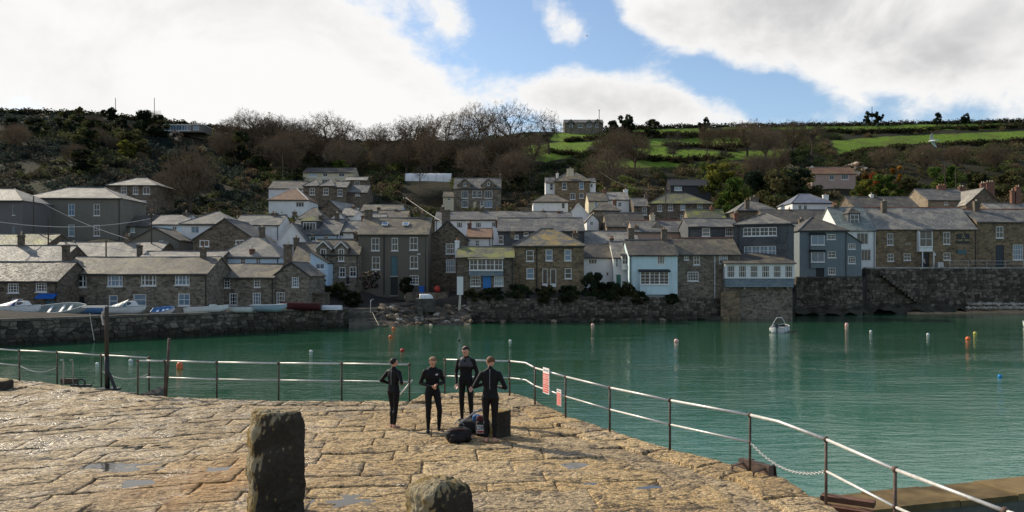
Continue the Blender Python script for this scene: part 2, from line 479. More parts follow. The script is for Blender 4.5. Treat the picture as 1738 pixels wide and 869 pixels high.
# --- behind the quay cottages
hs('roofed_store', 'grey slate roof with a dark right gable behind the awning cottage', -40, 100, 446, 480, 418, 98, 8, 'x', 'stone_dark', 'roof_pale', (), [(36, 395, 8, 'chimney_stone', 1)])
hs('roofed_store', 'wide pale slate roof below the big grey building', 72, 262, 438, 470, 412, 108, 9, 'x', 'stone_dark', 'roof_pale', (), [(125, 408, 7, 'chimney_stone', 1), (217, 396, 10, 'chimney_stone', 2)])
hs('roofed_store', 'thin strip of pale roof just above the long quay cottage', 232, 372, 442, 470, 428, 100, 6, 'x', 'stone_dark', 'roof_pale')
hs('small_cottage', 'small grey gabled cottage with one tiny white window below the brown bare tree', 222, 303, 408, 440, 387, 114, 7, 'y', 'render_grey', 'roof_brown', [(274, 413, 7, 9, '11')])
hs('gable_house', 'big brown stone gable with two small white windows behind the long quay cottage', 328, 434, 407, 445, 372, 111, 10, 'y', 'stone_dark', 'roof_dark', [(347, 413, 16, 11, '21'), (407, 411, 14, 8, '21')])
hs('white_house', 'white house with a hipped grey roof left of the brown stone gable', 307, 396, 381, 430, 359, 120, 9, 'hip', 'render_white', 'roof_slate', [(331, 390, 14, 12, '21', 'pane_blue'), (326, 413, 10, 14, '22')], hipk=0.95)
hs('white_house', 'low white house under a long slate roof, first left of the hipped white house', 256, 312, 381, 430, 366, 126, 8, 'x', 'render_sky', 'roof_slate', [(296, 387, 8, 7, '21')], [(316, 357, 8, 'chimney_stone', 1)])
hs('white_house', 'white terrace with slate roof seen past the brown stone gable', 396, 474, 382, 425, 366, 126, 8, 'x', 'render_white', 'roof_slate', [(440, 388, 5, 5, '11')], [(405, 366, 9, 'chimney_stone', 2), (466, 358, 10, 'chimney_stone', 2)])
hs('hipped_cottage', 'blue-white cottage with a broad hipped roof and red brick chimney behind the quay', 370, 474, 437, 470, 402, 103, 8, 'hip', 'render_sky', 'roof_pale', [(412, 443, 9, 11, '22'), (438, 443, 9, 11, '22')], [(428, 418, 6, 'brick_red', 1, 0.5), (445, 381, 8, 'chimney_stone', 1)], hipk=0.8)
hs('mossy_store', 'mossy green roof at the left edge below the big grey building', -70, 76, 418, 450, 398, 113, 8, 'x', 'stone_dark', 'roof_moss', (), [(37, 392, 8, 'chimney_stone', 1)])
# --- big grey buildings, upper left
hs('grey_chapel_hall', 'big square grey rendered building with six tall windows and hipped roof', 40, 205, 337, 412, 318, 130, 9, 'hip', 'render_grey', 'roof_pale',
   [(78, 357, 11, 20, '12', 'pane_blue'), (121, 356, 11, 20, '22'), (164, 356, 11, 20, '22'), (78, 393, 9, 18, '12', 'pane_blue'), (121, 391, 11, 20, '12', 'pane_pale'), (164, 391, 11, 19, '22')], hipk=0.62, lead=True)
hs('mauve_house', 'tall mauve-grey house with a hipped roof cut by the left edge', -120, 38, 341, 420, 320, 122, 10, 'hip', 'render_mauve', 'roof_pale', [(23, 357, 4, 16, '11'), (23, 392, 4, 16, '11'), (-20, 360, 9, 18, '22')], hipk=0.6)
hs('upper_house', 'dark stone house with three white windows behind the big grey building', 182, 266, 315, 362, 302, 152, 8, 'hip', 'stone_dark', 'roof_pale', [(210, 323, 10, 13, '22'), (230, 323, 9, 13, '22'), (248.5, 323, 12, 13, '21'), (240, 344, 16, 9, '31', 'pane_pale')], hipk=0.8)
hs('low_house', 'low dark-roofed house at the foot of the big grey building', 206, 262, 384, 420, 367, 132, 6, 'x', 'render_grey', 'roof_dark', [(225, 390, 8, 9, '12', 'pane_pale')])
# --- middle left
hs('hip_roof_house', 'grey hipped roof rising right behind the white dormer terrace', 503, 546, 374, 400, 353, 131, 8, 'hip', 'stone_dark', 'roof_brown', [], [(500, 356, 6, 'chimney_stone', 1)], hipk=0.85)
hs('small_roof_house', 'very small pale roof above the white-edged gable', 580, 603, 366, 385, 354, 138, 6, 'x', 'render_white', 'roof_pale', [], [(600, 347, 5, 'brick_red', 1)])
hs('white_gable', 'small white gable catching sun right of the chimney cluster', 592, 626, 379, 405, 359, 127.5, 7, 'y', 'render_white', 'roof_pale')
hs('stone_cottage', 'small brown stone cottage roof just left of the slanting cable', 640, 690, 371, 390, 358, 136, 7, 'x', 'stone_tan', 'roof_brown', [], [(672, 352, 5, 'chimney_stone', 1)])
hs('slate_house', 'small slate roof with a red chimney above the square brown house', 930, 972, 372, 395, 362, 128, 7, 'x', 'stone_dark', 'roof_slate', [], [(948, 355, 6, 'brick_red', 1)])
hs('pale_cottage', 'pale cottage low roof between the white gable and stone cottage', 996, 1016, 374, 395, 364, 137, 6, 'y', 'render_white', 'roof_pale', [(1004, 379, 5, 6, '21')])
hs('dormer_cottage', 'stone cottage with two white-edged gable dormers above a garden', 528, 609, 432, 482, 407, 106, 7, 'x', 'stone_grey', 'roof_brown', [(581, 462, 11, 17, '22'), (599, 461, 12, 17, '22')], (), [(590, 470, 482, 6, 'black_paint')],
   dormers=[(549, 30, 409, 445, '22', 10, 21, 433), (579.5, 24, 410, 445, '22', 10, 21, 433)])
hs('blue_leanto', 'pale sky-blue lean-to with one window beside the dormer cottage', 527, 556, 446, 476, 428, 103, 3.5, 'shedx', 'render_sky', 'roof_dark', [(543, 451, 16, 12, '21', 'pane_blue')])
hs('brown_cottage', 'brown-roofed stone cottage beside the sky-blue lean-to', 494, 530, 446, 486, 413, 104.5, 8, 'x', 'stone_grey', 'roof_brown', (), [(503, 399, 8, 'chimney_stone', 1)])
hs('white_terrace', 'white terrace with slate roof and a hipped box dormer', 492, 575, 398, 430, 373, 120, 9, 'x', 'render_sky', 'roof_slate', [(531, 405, 9, 8, '21'), (553, 405, 9, 8, '21')], [(499, 375, 12, 'chimney_stone', 2), (545, 362, 7, 'chimney_stone', 1), (572, 358, 7, 'chimney_stone', 1)],
   boxdormer=(511, 540, 364, 375, 394, '41'))
hs('white_gable', 'white gable end squeezed left of the white dormer terrace', 470, 520, 411, 440, 380, 116, 8, 'y', 'render_white', 'roof_slate')
hs('white_cottage', 'white cottage with slate roof tucked behind the tall three-storey house', 575, 622, 394, 430, 376, 121, 8, 'x', 'render_white', 'roof_slate', [(579, 398, 9, 6, '21')])
hs('tall_house', 'tall drab three-storey house with white sashes, teal upper door and mossy roof', 608, 727, 398, 501, 371, 108, 9, 'x', 'render_drab', 'roof_brown',
   [(637, 414.5, 14, 22, '22'), (670, 414.5, 11, 22, '22'), (702, 413.5, 14, 22, '22'), (638, 446.5, 14, 22, '22'), (702.5, 445, 14, 22, '22'), (703, 475, 15, 16, '33')],
   [(626, 352, 12, 'chimney_stone', 2), (717, 357, 7, 'chimney_stone', 1)], [(669, 435, 468, 11, 'teal_paint'), (669, 471, 501, 12, 'black_paint')], pipe=[652], skyl=[(654, 380), (689, 379)])
hs('gable_house', 'dark stone gable house with stepped apex chimney right of the tall house', 728, 792, 404, 496, 376, 112, 9, 'y', 'stone_dark', 'roof_pale', [(764, 422, 15, 18, '42'), (765, 451, 16, 22, '42')], [(757, 352, 14, 'chimney_stone', 1, 0.6)])
hs('white_terrace', 'long white terrace with small windows behind the apex chimney gable', 738, 958, 373, 410, 360, 132, 8, 'x', 'render_white', 'roof_slate', [(780, 382, 10, 10, '31'), (812, 382, 10, 10, '31'), (838, 381, 7, 9, '21'), (860, 382, 7, 8, '21')], [(817, 350, 6, 'chimney_stone', 1), (922, 354, 6, 'chimney_stone', 1), (751, 348, 6, 'chimney_stone', 1)])
hs('white_cottage', 'small pale cottage with red-brown hip left of the slate-hung house', 792, 834, 403, 440, 389, 117, 8, 'x', 'render_white', 'roof_tile', [(810, 413, 7, 10, '22')])
hs('bay_cottage', 'stone cottage with long white window band and bright blue door', 776, 872, 437, 492, 420, 104, 6, 'x', 'stone_dark', 'roof_moss',
   [(807, 477, 17, 18, '43'), (846.5, 477, 16, 17, '42', 'pane_pale')], [(776, 404, 7, 'render_white', 1)], [(826.5, 468, 490, 15, 'blue_paint')], oriel=[(796, 854, 440, 459, '82', 0.5, 468)])
hs('square_house', 'square brown stone house with lichened hip roof and twin glazed doors', 872, 991, 418, 489, 388, 106, 9, 'hip', 'stone_brown', 'roof_lichen',
   [(899.5, 434, 13, 19, '12'), (932, 433, 12, 19, '12'), (964, 433, 12, 19, '12', 'pane_blue'), (900, 464, 13, 18, '12'), (964.5, 464, 12, 18, '12')], [(870, 388, 7, 'chimney_stone', 1), (977, 391, 10, 'chimney_stone', 2)],
   [(925, 456, 487, 9, 'glazed'), (939, 456, 487, 10, 'glazed')], hipk=0.82, pipe=[911])
hs('slate_house', 'slate-hung house with grey roof behind the square brown house', 845, 992, 392, 430, 371, 119, 9, 'x', 'slate_hung', 'roof_slate', [(850, 407, 9, 15, '12'), (877, 402, 7, 7, '11'), (893, 397, 8, 6, '11')], [(848, 370, 14, 'brick_red', 3)])
# --- middle right, shore
hs('low_cottage', 'low white cottage with dark slate roof right of the square brown house', 988, 1043, 437, 485, 415, 112, 7, 'x', 'render_white', 'roof_dark', [(1006, 444, 15, 9, '31'), (1031, 465, 4, 6, '11')])
hs('mottled_roof_house', 'mottled pale slate roof behind the low white cottage', 988, 1085, 416, 440, 393, 121, 8, 'x', 'render_white', 'roof_pale')
hs('white_wing', 'white wing with small oriel window and green door beside the blue house', 1041, 1070, 437, 489, 411, 110.5, 7, 'x', 'render_white', 'roof_pale', [(1047, 446, 4, 14, '12')], [(1071, 383, 10, 'chimney_stone', 1, 4)], [(1050, 466, 489, 8, 'green_paint')], oriel=[(1055, 1067, 434, 449, '22', 0.6, 458)])
hs('blue_house', 'pale blue seafront house with square bay window and brown slate roof', 1068, 1150, 433, 500, 408, 108, 8, 'x', 'render_blue', 'roof_dark', [(1122, 441, 13, 15, '34')], [(1127, 385, 9, 'chimney_stone', 1)], (), oriel=[(1086, 1136, 461, 483, '64', 0.7, 500)])
hs('shore_stone_house', 'rubble stone shore house with red ridge and white downpipe', 1150, 1256, 432, 520, 405, 110, 8, 'x', 'stone_grey', 'roof_brown', [(1165, 437, 8, 8, '22'), (1182.5, 441, 11, 17, '22'), (1176.5, 469, 19, 16, '43'), (1228, 440, 15, 15, '43')], (), ridge='ridge_red', pipe=[1213])
hs('slate_hung_house', 'slate-hung house with two white casements above the rubble stone house', 1168, 1254, 385, 425, 372, 118, 7, 'x', 'slate_hung', 'roof_slate', [(1198.5, 394, 14, 14, '42'), (1238, 393.5, 14, 14, '42')])
hs('slate_tower_house', 'tall slate-hung house with two long rows of white windows', 1251, 1333, 381, 500, 363, 114, 8, 'hip', 'slate_hung', 'roof_slate', [(1290, 393, 50, 15, '82'), (1290, 426, 48, 17, '82', 'pane_blue')], hipk=0.95, yaw=-24)
hs('gallery_house', 'white glazed gallery jutting over a stone base at the water', 1228, 1345, 447, 560, 431, 109, 5, 'lean', 'stone_grey', 'roof_dark', gallery=True)
hs('gap_house', 'narrow brown house in the gap left of the blue-grey house', 1337, 1364, 397, 480, 381, 128, 7, 'x', 'stone_dark', 'roof_pale', [(1350, 414, 9, 18, '12')])
hs('blue_grey_house', 'blue-grey rendered house with dark hipped roof above the harbour wall', 1357, 1438, 392, 475, 369, 122.5, 9, 'hip', 'render_slateblue', 'roof_dark', [(1411, 402, 15, 9, '22'), (1412, 432, 14, 11, '22'), (1412, 460, 13, 12, '32')], (), [(1392, 455, 475, 14, 'dark_trim')], hipk=0.95, oriel=[(1376, 1400, 398, 416, '21', 0.4, 424, 'pane_blue'), (1376, 1400, 427, 445, '21', 0.4, 455, 'pane_blue')])
hs('blue_grey_annex', 'blue-grey sloping annex with two small grid windows', 1437, 1462, 412, 475, 395, 122.6, 6, 'shedx', 'render_slateblue', 'roof_dark', [(1446, 417, 13, 12, '33'), (1446, 441, 13, 13, '33')])
hs('white_shopfront', 'narrow white house with dark windows and pale green dormered roof', 1425, 1486, 391, 458, 353, 129, 10, 'x', 'render_white', 'roof_green', [(1464, 405, 20, 20, '31'), (1470, 433, 17, 20, '31')], [(1418, 345, 8, 'chimney_stone', 2), (1500, 338, 8, 'chimney_stone', 1)], boxdormer=(1440, 1460, 352, 362, 381, '22'))
hs('inn', 'brown stone inn with white oriel porch and dark name board', 1486, 1658, 389, 456, 353, 130, 10, 'x', 'stone_brown', 'roof_pale',
   [(1511, 406, 11, 20, '22'), (1512, 437, 11, 13, '22'), (1540, 436, 12, 12, '22'), (1607, 404, 12, 21, '22'), (1607.5, 435, 12, 13, '22')], [(1657, 338, 9, 'chimney_stone', 1)], [(1570, 429, 456, 14, 'black_paint')], ridge='ridge_red', oriel=[(1560, 1583, 392, 419, '22', 0.8, 427)], inn=True)
hs('seafront_house', 'brown stone seafront house with navy door at the right edge', 1658, 1790, 377, 457, 356, 131, 9, 'x', 'stone_brown', 'roof_slate', [(1697, 394, 13, 20, '22'), (1728, 428, 18, 26, '43', 'pane_blue'), (1770, 394, 13, 20, '22')], (), [(1697, 416, 457, 14, 'navy_paint')], ridge='ridge_red')
# --- rows above the shore, right
hs('mossy_house', 'stone house with bright mossy hipped roof and four white windows', 1102, 1208, 346, 392, 328, 160, 9, 'hip', 'stone_dark', 'roof_moss', [(1119.5, 353, 8, 11, '22'), (1138, 352, 8, 11, '22'), (1159, 351, 8, 11, '22'), (1188, 351, 8, 11, '22'), (1159, 369, 8, 9, '22')], (), hipk=0.7)
hs('stone_wing', 'slate-roofed stone wing with a tall window left of the mossy house', 1076, 1102, 350, 392, 337, 160.5, 8, 'x', 'stone_dark', 'roof_slate', [(1094, 358, 8, 14, '22')])
hs('cream_house', 'cream cottage half hidden below the hillside villa with cream chimney', 999, 1031, 341, 372, 328, 165, 8, 'x', 'render_cream', 'roof_brown', [(1012, 347, 5, 8, '12')])
hs('white_house', 'white cottage with pale roof and white end chimney above the town roofs', 1031, 1068, 339, 370, 327, 166, 8, 'x', 'render_white', 'roof_pale', [(1052, 347, 6, 7, '12')], [(1062, 319, 7, 'render_white', 1)])
hs('stone_cottage', 'small tan stone cottage with sunlit left roof slope', 1008, 1052, 358, 392, 343, 141, 7, 'hip', 'stone_tan', 'roof_brown', [(1034, 362, 5, 6, '22')], [(1043, 336, 6, 'brick_red', 1)], hipk=0.75)
hs('dark_roof_house', 'dark slate roof with tan gable end in the middle of town', 1030, 1096, 385, 410, 362, 133, 8, 'x', 'stone_tan', 'roof_dark', [], [(1059, 379, 6, 'render_white', 1, 0.5)])
hs('low_slate_house', 'low blue slate roof with a small pyramid dormer', 1075, 1172, 394, 415, 375, 124, 8, 'x', 'render_pink', 'roof_slate', [], [(1107, 361, 8, 'pot_cream', 2), (1192, 372, 6, 'brick_red', 1)], ridge='ridge_red', boxdormer=(1106, 1126, 376, 388, 398, '21'))
hs('tan_roof_house', 'mossy roof with a tan sunlit verge and thin orange chimney', 1172, 1236, 380, 400, 357, 137, 8, 'x', 'stone_tan', 'roof_moss', [], [(1208, 348, 5, 'brick_red', 1)])
hs('hipped_house', 'grey hipped house with two stone chimneys in the upper right of town', 1252, 1318, 358, 392, 340, 152, 9, 'hip', 'stone_dark', 'roof_slate', [(1300, 363, 9, 6, '21')], [(1268, 336, 7, 'chimney_stone', 1, 0.5), (1280, 331, 14, 'chimney_stone', 1)], hipk=0.85)
hs('long_roof_house', 'long dark slate roof in front of the blue-roofed white house', 1302, 1416, 378, 400, 357, 138, 9, 'x', 'stone_dark', 'roof_dark', [], [(1340, 352, 5, 'chimney_stone', 1), (1416, 344, 8, 'brick_red', 2)])
hs('blue_roof_house', 'white house with blue slate hipped roof and fat white chimney', 1345, 1412, 345, 380, 329, 162, 9, 'hip', 'render_white', 'roof_blue', [(1358, 352, 6, 8, '21'), (1367, 352, 6, 8, '21')], [(1401, 328, 9, 'render_white', 1)], hipk=0.75)
hs('dark_roof_house', 'dark brown roof behind the inn with yellow end chimney', 1452, 1562, 354, 385, 335, 148, 9, 'x', 'stone_dark', 'roof_dark', [], [(1448, 332, 7, 'render_cream', 1), (1479, 327, 5, 'render_white', 1)])
hs('slate_house', 'slate-roofed house with sunlit left gable and orange chimneys above the inn', 1575, 1650, 340, 375, 322, 152, 10, 'x', 'stone_tan', 'roof_slate', [(1606, 345, 6, 5, '21')], [(1598, 312, 14, 'brick_red', 3), (1632, 314, 10, 'brick_red', 2)])
hs('gable_house', 'dark gable with clustered orange chimneys upper right of the inn', 1640, 1700, 347, 380, 320, 148, 8, 'y', 'stone_dark', 'roof_pale', [], [(1668, 308, 8, 'brick_red', 2, 3), (1680, 306, 14, 'brick_red', 3, 5)])
hs('pale_roof_house', 'pale roof with tall orange chimneys by the right edge', 1690, 1790, 368, 385, 346, 141, 8, 'x', 'stone_dark', 'roof_pale', [], [(1718, 320, 5, 'brick_red', 1), (1727, 314, 8, 'brick_red', 2)])
hs('bungalow', 'pinkish bungalow with brown tiled roof alone on the right slope', 1378, 1452, 295, 312, 284, 232, 8, 'x', 'render_pink', 'roof_tile', [(1412, 301, 8, 9, '21'), (1434, 300, 12, 9, '31')], [(1378, 281, 5, 'render_white', 1)])
hs('black_shed', 'black timber shed with pale window above the mossy roof', 1138, 1206, 315, 335, 306, 198, 7, 'x', 'black_paint', 'dark_trim', [(1151, 320, 13, 7, '21', 'pane_pale')])
hs('hilltop_house', 'grey house on the skyline beside a green field', 958, 1024, 208, 222, 204, 312, 8, 'x', 'stone_grey', 'roof_slate', [(985, 214, 8, 5, '31')], dormers=[(969, 20, 202.5, 209, '21', 6, 5, 213), (1000, 18, 203, 209, '21', 7, 5, 213), (1014, 20, 202, 209, '21', 6, 6, 213)])
# --- upper middle
hs('twin_gable_villa', 'grey stone villa with twin pointed gables and bay windows', 770, 850, 320, 358, 303, 200, 9, 'x', 'stone_grey', 'roof_slate', [(789, 330, 11, 13, '31'), (805, 329.5, 7, 12, '12'), (814, 329.5, 7, 12, '12'), (829, 330, 13, 13, '31'), (789, 346, 11, 12, '31'), (829, 346, 13, 12, '31'), (818, 345, 6, 9, '12')], [(849, 295, 4, 'chimney_stone', 1)], [(806, 342, 358, 6, 'render_cream')],
   dormers=[(789, 27, 302, 320, '11', 4, 6, 313), (829, 27, 302, 320, '11', 4, 6, 312)])
hs('cream_annex', 'small cream annex on the left of the twin-gabled villa', 752, 770, 334, 358, 326, 199, 5, 'x', 'render_cream', 'roof_brown', [(762, 338, 5, 5, '21')])
hs('hillside_villa', 'brown stone hillside villa with broad cream chimney and white bay', 942, 1001, 308, 348, 293, 190, 9, 'hip', 'stone_brown', 'roof_brown', [(958, 316, 8, 12, '12'), (987, 315, 8, 12, '12'), (972, 333, 9, 11, '21'), (987, 332, 7, 9, '11')], [(968, 284, 11, 'render_cream', 1, 1.0), (946, 292, 4, 'render_white', 1)], hipk=0.7)
hs('white_bay', 'white glazed side bay on the left of the hillside villa', 926, 942, 310, 348, 302, 191, 5, 'x', 'render_white', 'roof_slate', [(936, 317, 6, 12, '12')])
hs('white_annex', 'white porch annex on the right of the hillside villa', 1001, 1011, 309, 345, 303, 190.5, 5, 'x', 'render_white', 'roof_slate', [(1004, 315, 4, 6, '11')])
hs('white_house', 'white cottage with sunlit hipped roof below the hillside villa', 905, 964, 343, 375, 330, 172, 9, 'hip', 'render_white', 'roof_brown', [(956, 349, 6, 10, '11')], [(940, 329, 4, 'brick_red', 1)], hipk=0.8)
hs('white_gable', 'white gable end with tan sunlit slope in the town centre', 958, 1006, 371, 395, 346, 151, 8, 'y', 'render_white', 'roof_pale', [], [(969, 352, 6, 'chimney_stone', 1, 1)])
hs('terrace_house', 'left of three dark stone terrace houses with white windows on the slope', 515, 541, 316, 345, 305, 181, 8, 'hip', 'stone_dark', 'roof_slate', [(530, 325, 9, 12, '22')], hipk=0.95)
hs('terrace_house', 'middle of three dark stone terrace houses with white windows on the slope', 541, 567, 316, 345, 305, 181, 8, 'hip', 'stone_dark', 'roof_slate', [(553, 325, 9, 12, '22')], hipk=0.95)
hs('terrace_house', 'right of three dark stone terrace houses with white windows on the slope', 567, 588, 318, 347, 309, 181, 8, 'x', 'stone_dark', 'roof_slate', [(577, 327, 8, 12, '22')])
hs('slope_cottage', 'dark cottage with one white window right of the three terrace houses', 588, 623, 327, 350, 315, 182, 8, 'x', 'stone_dark', 'roof_slate', [(607, 327.5, 8, 10, '22')])
hs('red_roof_cottage', 'white cottage with rusty red hipped roof on the left slope', 456, 522, 340, 365, 320, 166, 9, 'hip', 'render_white', 'roof_tile', [(509, 347, 14, 9, '31')], hipk=0.85, ridge='white_paint')
hs('dark_cottage', 'dark-roofed cottage with white gable and pale window above the red-roofed cottage', 456, 514, 320, 345, 308, 187, 8, 'x', 'render_white', 'roof_dark', [(504, 324, 17, 8, '21', 'pane_pale')])
hs('long_bungalow', 'long low bungalow with dark roof highest on the left slope', 514, 600, 293, 312, 286, 216, 8, 'x', 'render_cream', 'roof_dark', [(531, 297, 14, 6, '31', 'pane_pale'), (552, 297, 8, 6, '21'), (580, 297, 10, 6, '21')])
hs('flat_roof_shed', 'small shed with bright white flat roof above the terrace', 538, 568, 303, 320, 301, 192, 5, 'flat', 'render_cream', 'white_paint', [(553, 308, 14, 7, '31')])
hs('garden_cabin', 'small cabin with pale felt roof right of the flat-roofed shed', 586, 622, 306, 320, 301, 193, 5, 'x', 'stone_dark', 'roof_pale', [(606, 311, 9, 7, '21')])
hs('blue_white_house', 'blue-white house with brown roof and washing below the pole', 612, 680, 359, 385, 348, 151, 8, 'x', 'render_sky', 'roof_brown', [(658, 364, 6, 6, '21')], [(643, 349, 5, 'chimney_stone', 1, 0.5)])
hs('lit_roof_cottage', 'cottage with a tilted cream roof catching the sun', 536, 584, 361, 385, 341, 143, 8, 'y', 'stone_dark', 'roof_pale', yaw=-18)
hs('white_gable', 'white-edged low gable between the chimneys left of the tall house', 548, 600, 386, 410, 362, 133, 8, 'y', 'render_white', 'roof_slate')
hs('small_roof_house', 'small grey roof peeping over the tall house left chimney', 596, 650, 384, 410, 364, 130, 8, 'x', 'render_white', 'roof_pale', [], [(605, 362, 7, 'chimney_stone', 1)])
hs('glazed_house', 'long blue glazed modern house just below the left skyline', 278, 345, 212, 222, 210, 244, 7, 'flat', 'render_grey', 'white_paint', [(301, 217, 44, 9, '91', 'pane_blue'), (333, 217, 10, 7, '21', 'pane_blue')], down=-0.4)

# ------------------------------------------------------------------ ground
EDGE = [(-900, 46), (0, 68), (340, 79), (590, 92), (640, 97), (700, 100), (780, 101.5), (900, 103), (1100, 106), (1220, 109.2), (1346, 109.6), (1351, 121.3), (1464, 121.6), (1468, 126.5), (1738, 128.5), (2700, 138)]
EDGEZ = [(-900, 2.1), (590, 2.1), (640, 2.3), (700, 2.7), (800, 3.2), (1060, 3.2), (1220, 2.9), (1346, 3.0), (1351, 5.5), (1464, 5.6), (1468, 7.0), (2700, 7.0)]
SKYD = [(-900, 230), (0, 262), (869, 305), (1300, 345), (1738, 385), (2700, 420)]
SKYY = [(-900, 188), (0, 193), (150, 197), (280, 211), (400, 224), (600, 240), (760, 240), (870, 228), (950, 223), (1100, 218), (1250, 217), (1450, 213), (1738, 208), (2700, 203)]
PROF_T = [0, 0.03, 0.11, 0.42, 1.0]
PROF_F = [0, 0.015, 0.105, 0.30, 1.0]
def base_z(px, D):
    d0 = np.interp(px, *zip(*EDGE)); z0 = np.interp(px, *zip(*EDGEZ))
    ds = np.interp(px, *zip(*SKYD)); zs = CZ + (HY - np.interp(px, *zip(*SKYY))) / FPX * ds
    t = (D - d0) / (ds - d0)
    f = np.interp(t, PROF_T, PROF_F)
    return np.where(t > 1, zs - (D - ds) * 0.03, z0 + (zs - z0) * f)
ctrl = []
for h_ in HOUSES:
    xc = X((h_['x0'] + h_['x1']) / 2, h_['D'])
    wd = X(h_['x1'], h_['D']) - X(h_['x0'], h_['D'])
    yc = h_['D'] + h_['dep'] * 0.4
    zb = Z(h_['yb'], h_['D'])
    if h_['name'] == 'gallery_house': zb = 3.0
    n = max(1, int(wd / 8))
    for i in range(n):
        xi = xc + (i + 0.5 - n / 2) * wd / n
        ctrl.append((xi, yc, zb - float(base_z(CX + xi / yc * FPX, yc)), max(5.5, min(wd / n, h_['dep']) * 0.8)))
for px_ in (697, 712, 727, 742, 757):            # level bench for the polytunnel
    for dd_ in (-14, -7, 0, 5):
        D_ = 227 + dd_; x_ = X(px_, D_); ctrl.append((x_, D_, Z(308, 226) + dd_ * 0.16 - float(base_z(px_, D_)), 5.5))
ctrl = np.array(ctrl)
def ground_z(x, y):
    x = np.asarray(x, float); y = np.asarray(y, float)
    z = base_z(CX + x / y * FPX, y)
    num = np.zeros_like(z); den = np.zeros_like(z) + 0.25
    for cx_, cy_, dz, r in ctrl:
        g = np.exp(-((x - cx_) ** 2 + (y - cy_) ** 2) / (r * r))
        num += g * dz; den += g
    return z + num / den
def gz(x, y): return float(ground_z(np.array([x]), np.array([y]))[0])

FIELDS = [  # outlines of the grass fields as they lie on the hillside
    [(938, 226), (1024, 224), (1030, 234), (960, 240), (930, 238)],
    [(1075, 220), (1205, 217), (1190, 229), (1085, 229)],
    [(880, 250), (960, 240), (1010, 241), (985, 262), (930, 275), (880, 268)],
    [(1075, 252), (1130, 248), (1135, 262), (1080, 266)],
    [(1150, 254), (1222, 256), (1222, 269), (1150, 273)],
    [(1395, 214), (1700, 209), (1700, 219), (1400, 223)],
    [(1408, 239), (1500, 232), (1738, 222), (2200, 215), (2200, 226), (1738, 237), (1570, 243), (1470, 252), (1425, 264)],
    [(1225, 216), (1380, 214), (1380, 219), (1230, 221)],
    [(1000, 266), (1150, 262), (1160, 282), (1010, 288)],
    [(1095, 236), (1262, 232), (1262, 246), (1100, 247)],
    [(1240, 258), (1330, 254), (1330, 268), (1240, 272)],
]
def in_poly(poly, x, y):
    c = False; n = len(poly)
    for i in range(n):
        x1, y1 = poly[i]; x2, y2 = poly[(i + 1) % n]
        if (y1 > y) != (y2 > y) and x < (x2 - x1) * (y - y1) / (y2 - y1) + x1: c = not c
    return c
def in_field(px, py): return any(in_poly(f, px, py) for f in FIELDS)

m, t, b = principled('hillside', 0.95, 0.1)
at = t.node('ShaderNodeAttribute', attribute_name='zone')
sepz = t.node('ShaderNodeSeparateColor'); t.l.new(at.outputs['Color'], sepz.inputs[0])
pos = t.node('ShaderNodeNewGeometry').outputs['Position']
n1 = t.noise(pos, 0.09, 5, 0.6, 0.4); n2 = t.noise(pos, 0.8, 5, 0.65)
scrub = t.cramp(n1, [(0.3, (0.016, 0.020, 0.011)), (0.5, (0.032, 0.028, 0.017)), (0.7, (0.028, 0.033, 0.014))])
scrub = t.mix(0.7, scrub, t.mix(n2, (0.15, 0.15, 0.15), (0.85, 0.85, 0.85)), 'OVERLAY')
grass = t.mix(t.ramp(n2, 0.35, 0.7), (0.085, 0.15, 0.016), (0.16, 0.235, 0.030))
grass = t.mix(t.ramp(n1, 0.45, 0.75), grass, (0.10, 0.115, 0.03))
street = t.mix(n2, (0.035, 0.032, 0.028), (0.075, 0.068, 0.058))
cc = t.mix(sepz.outputs[0], scrub, grass)
cc = t.mix(sepz.outputs[1], cc, street)
t.put(b.inputs['Base Color'], cc)
t.put(b.inputs['Normal'], t.bump(n2, 0.6, 0.5))

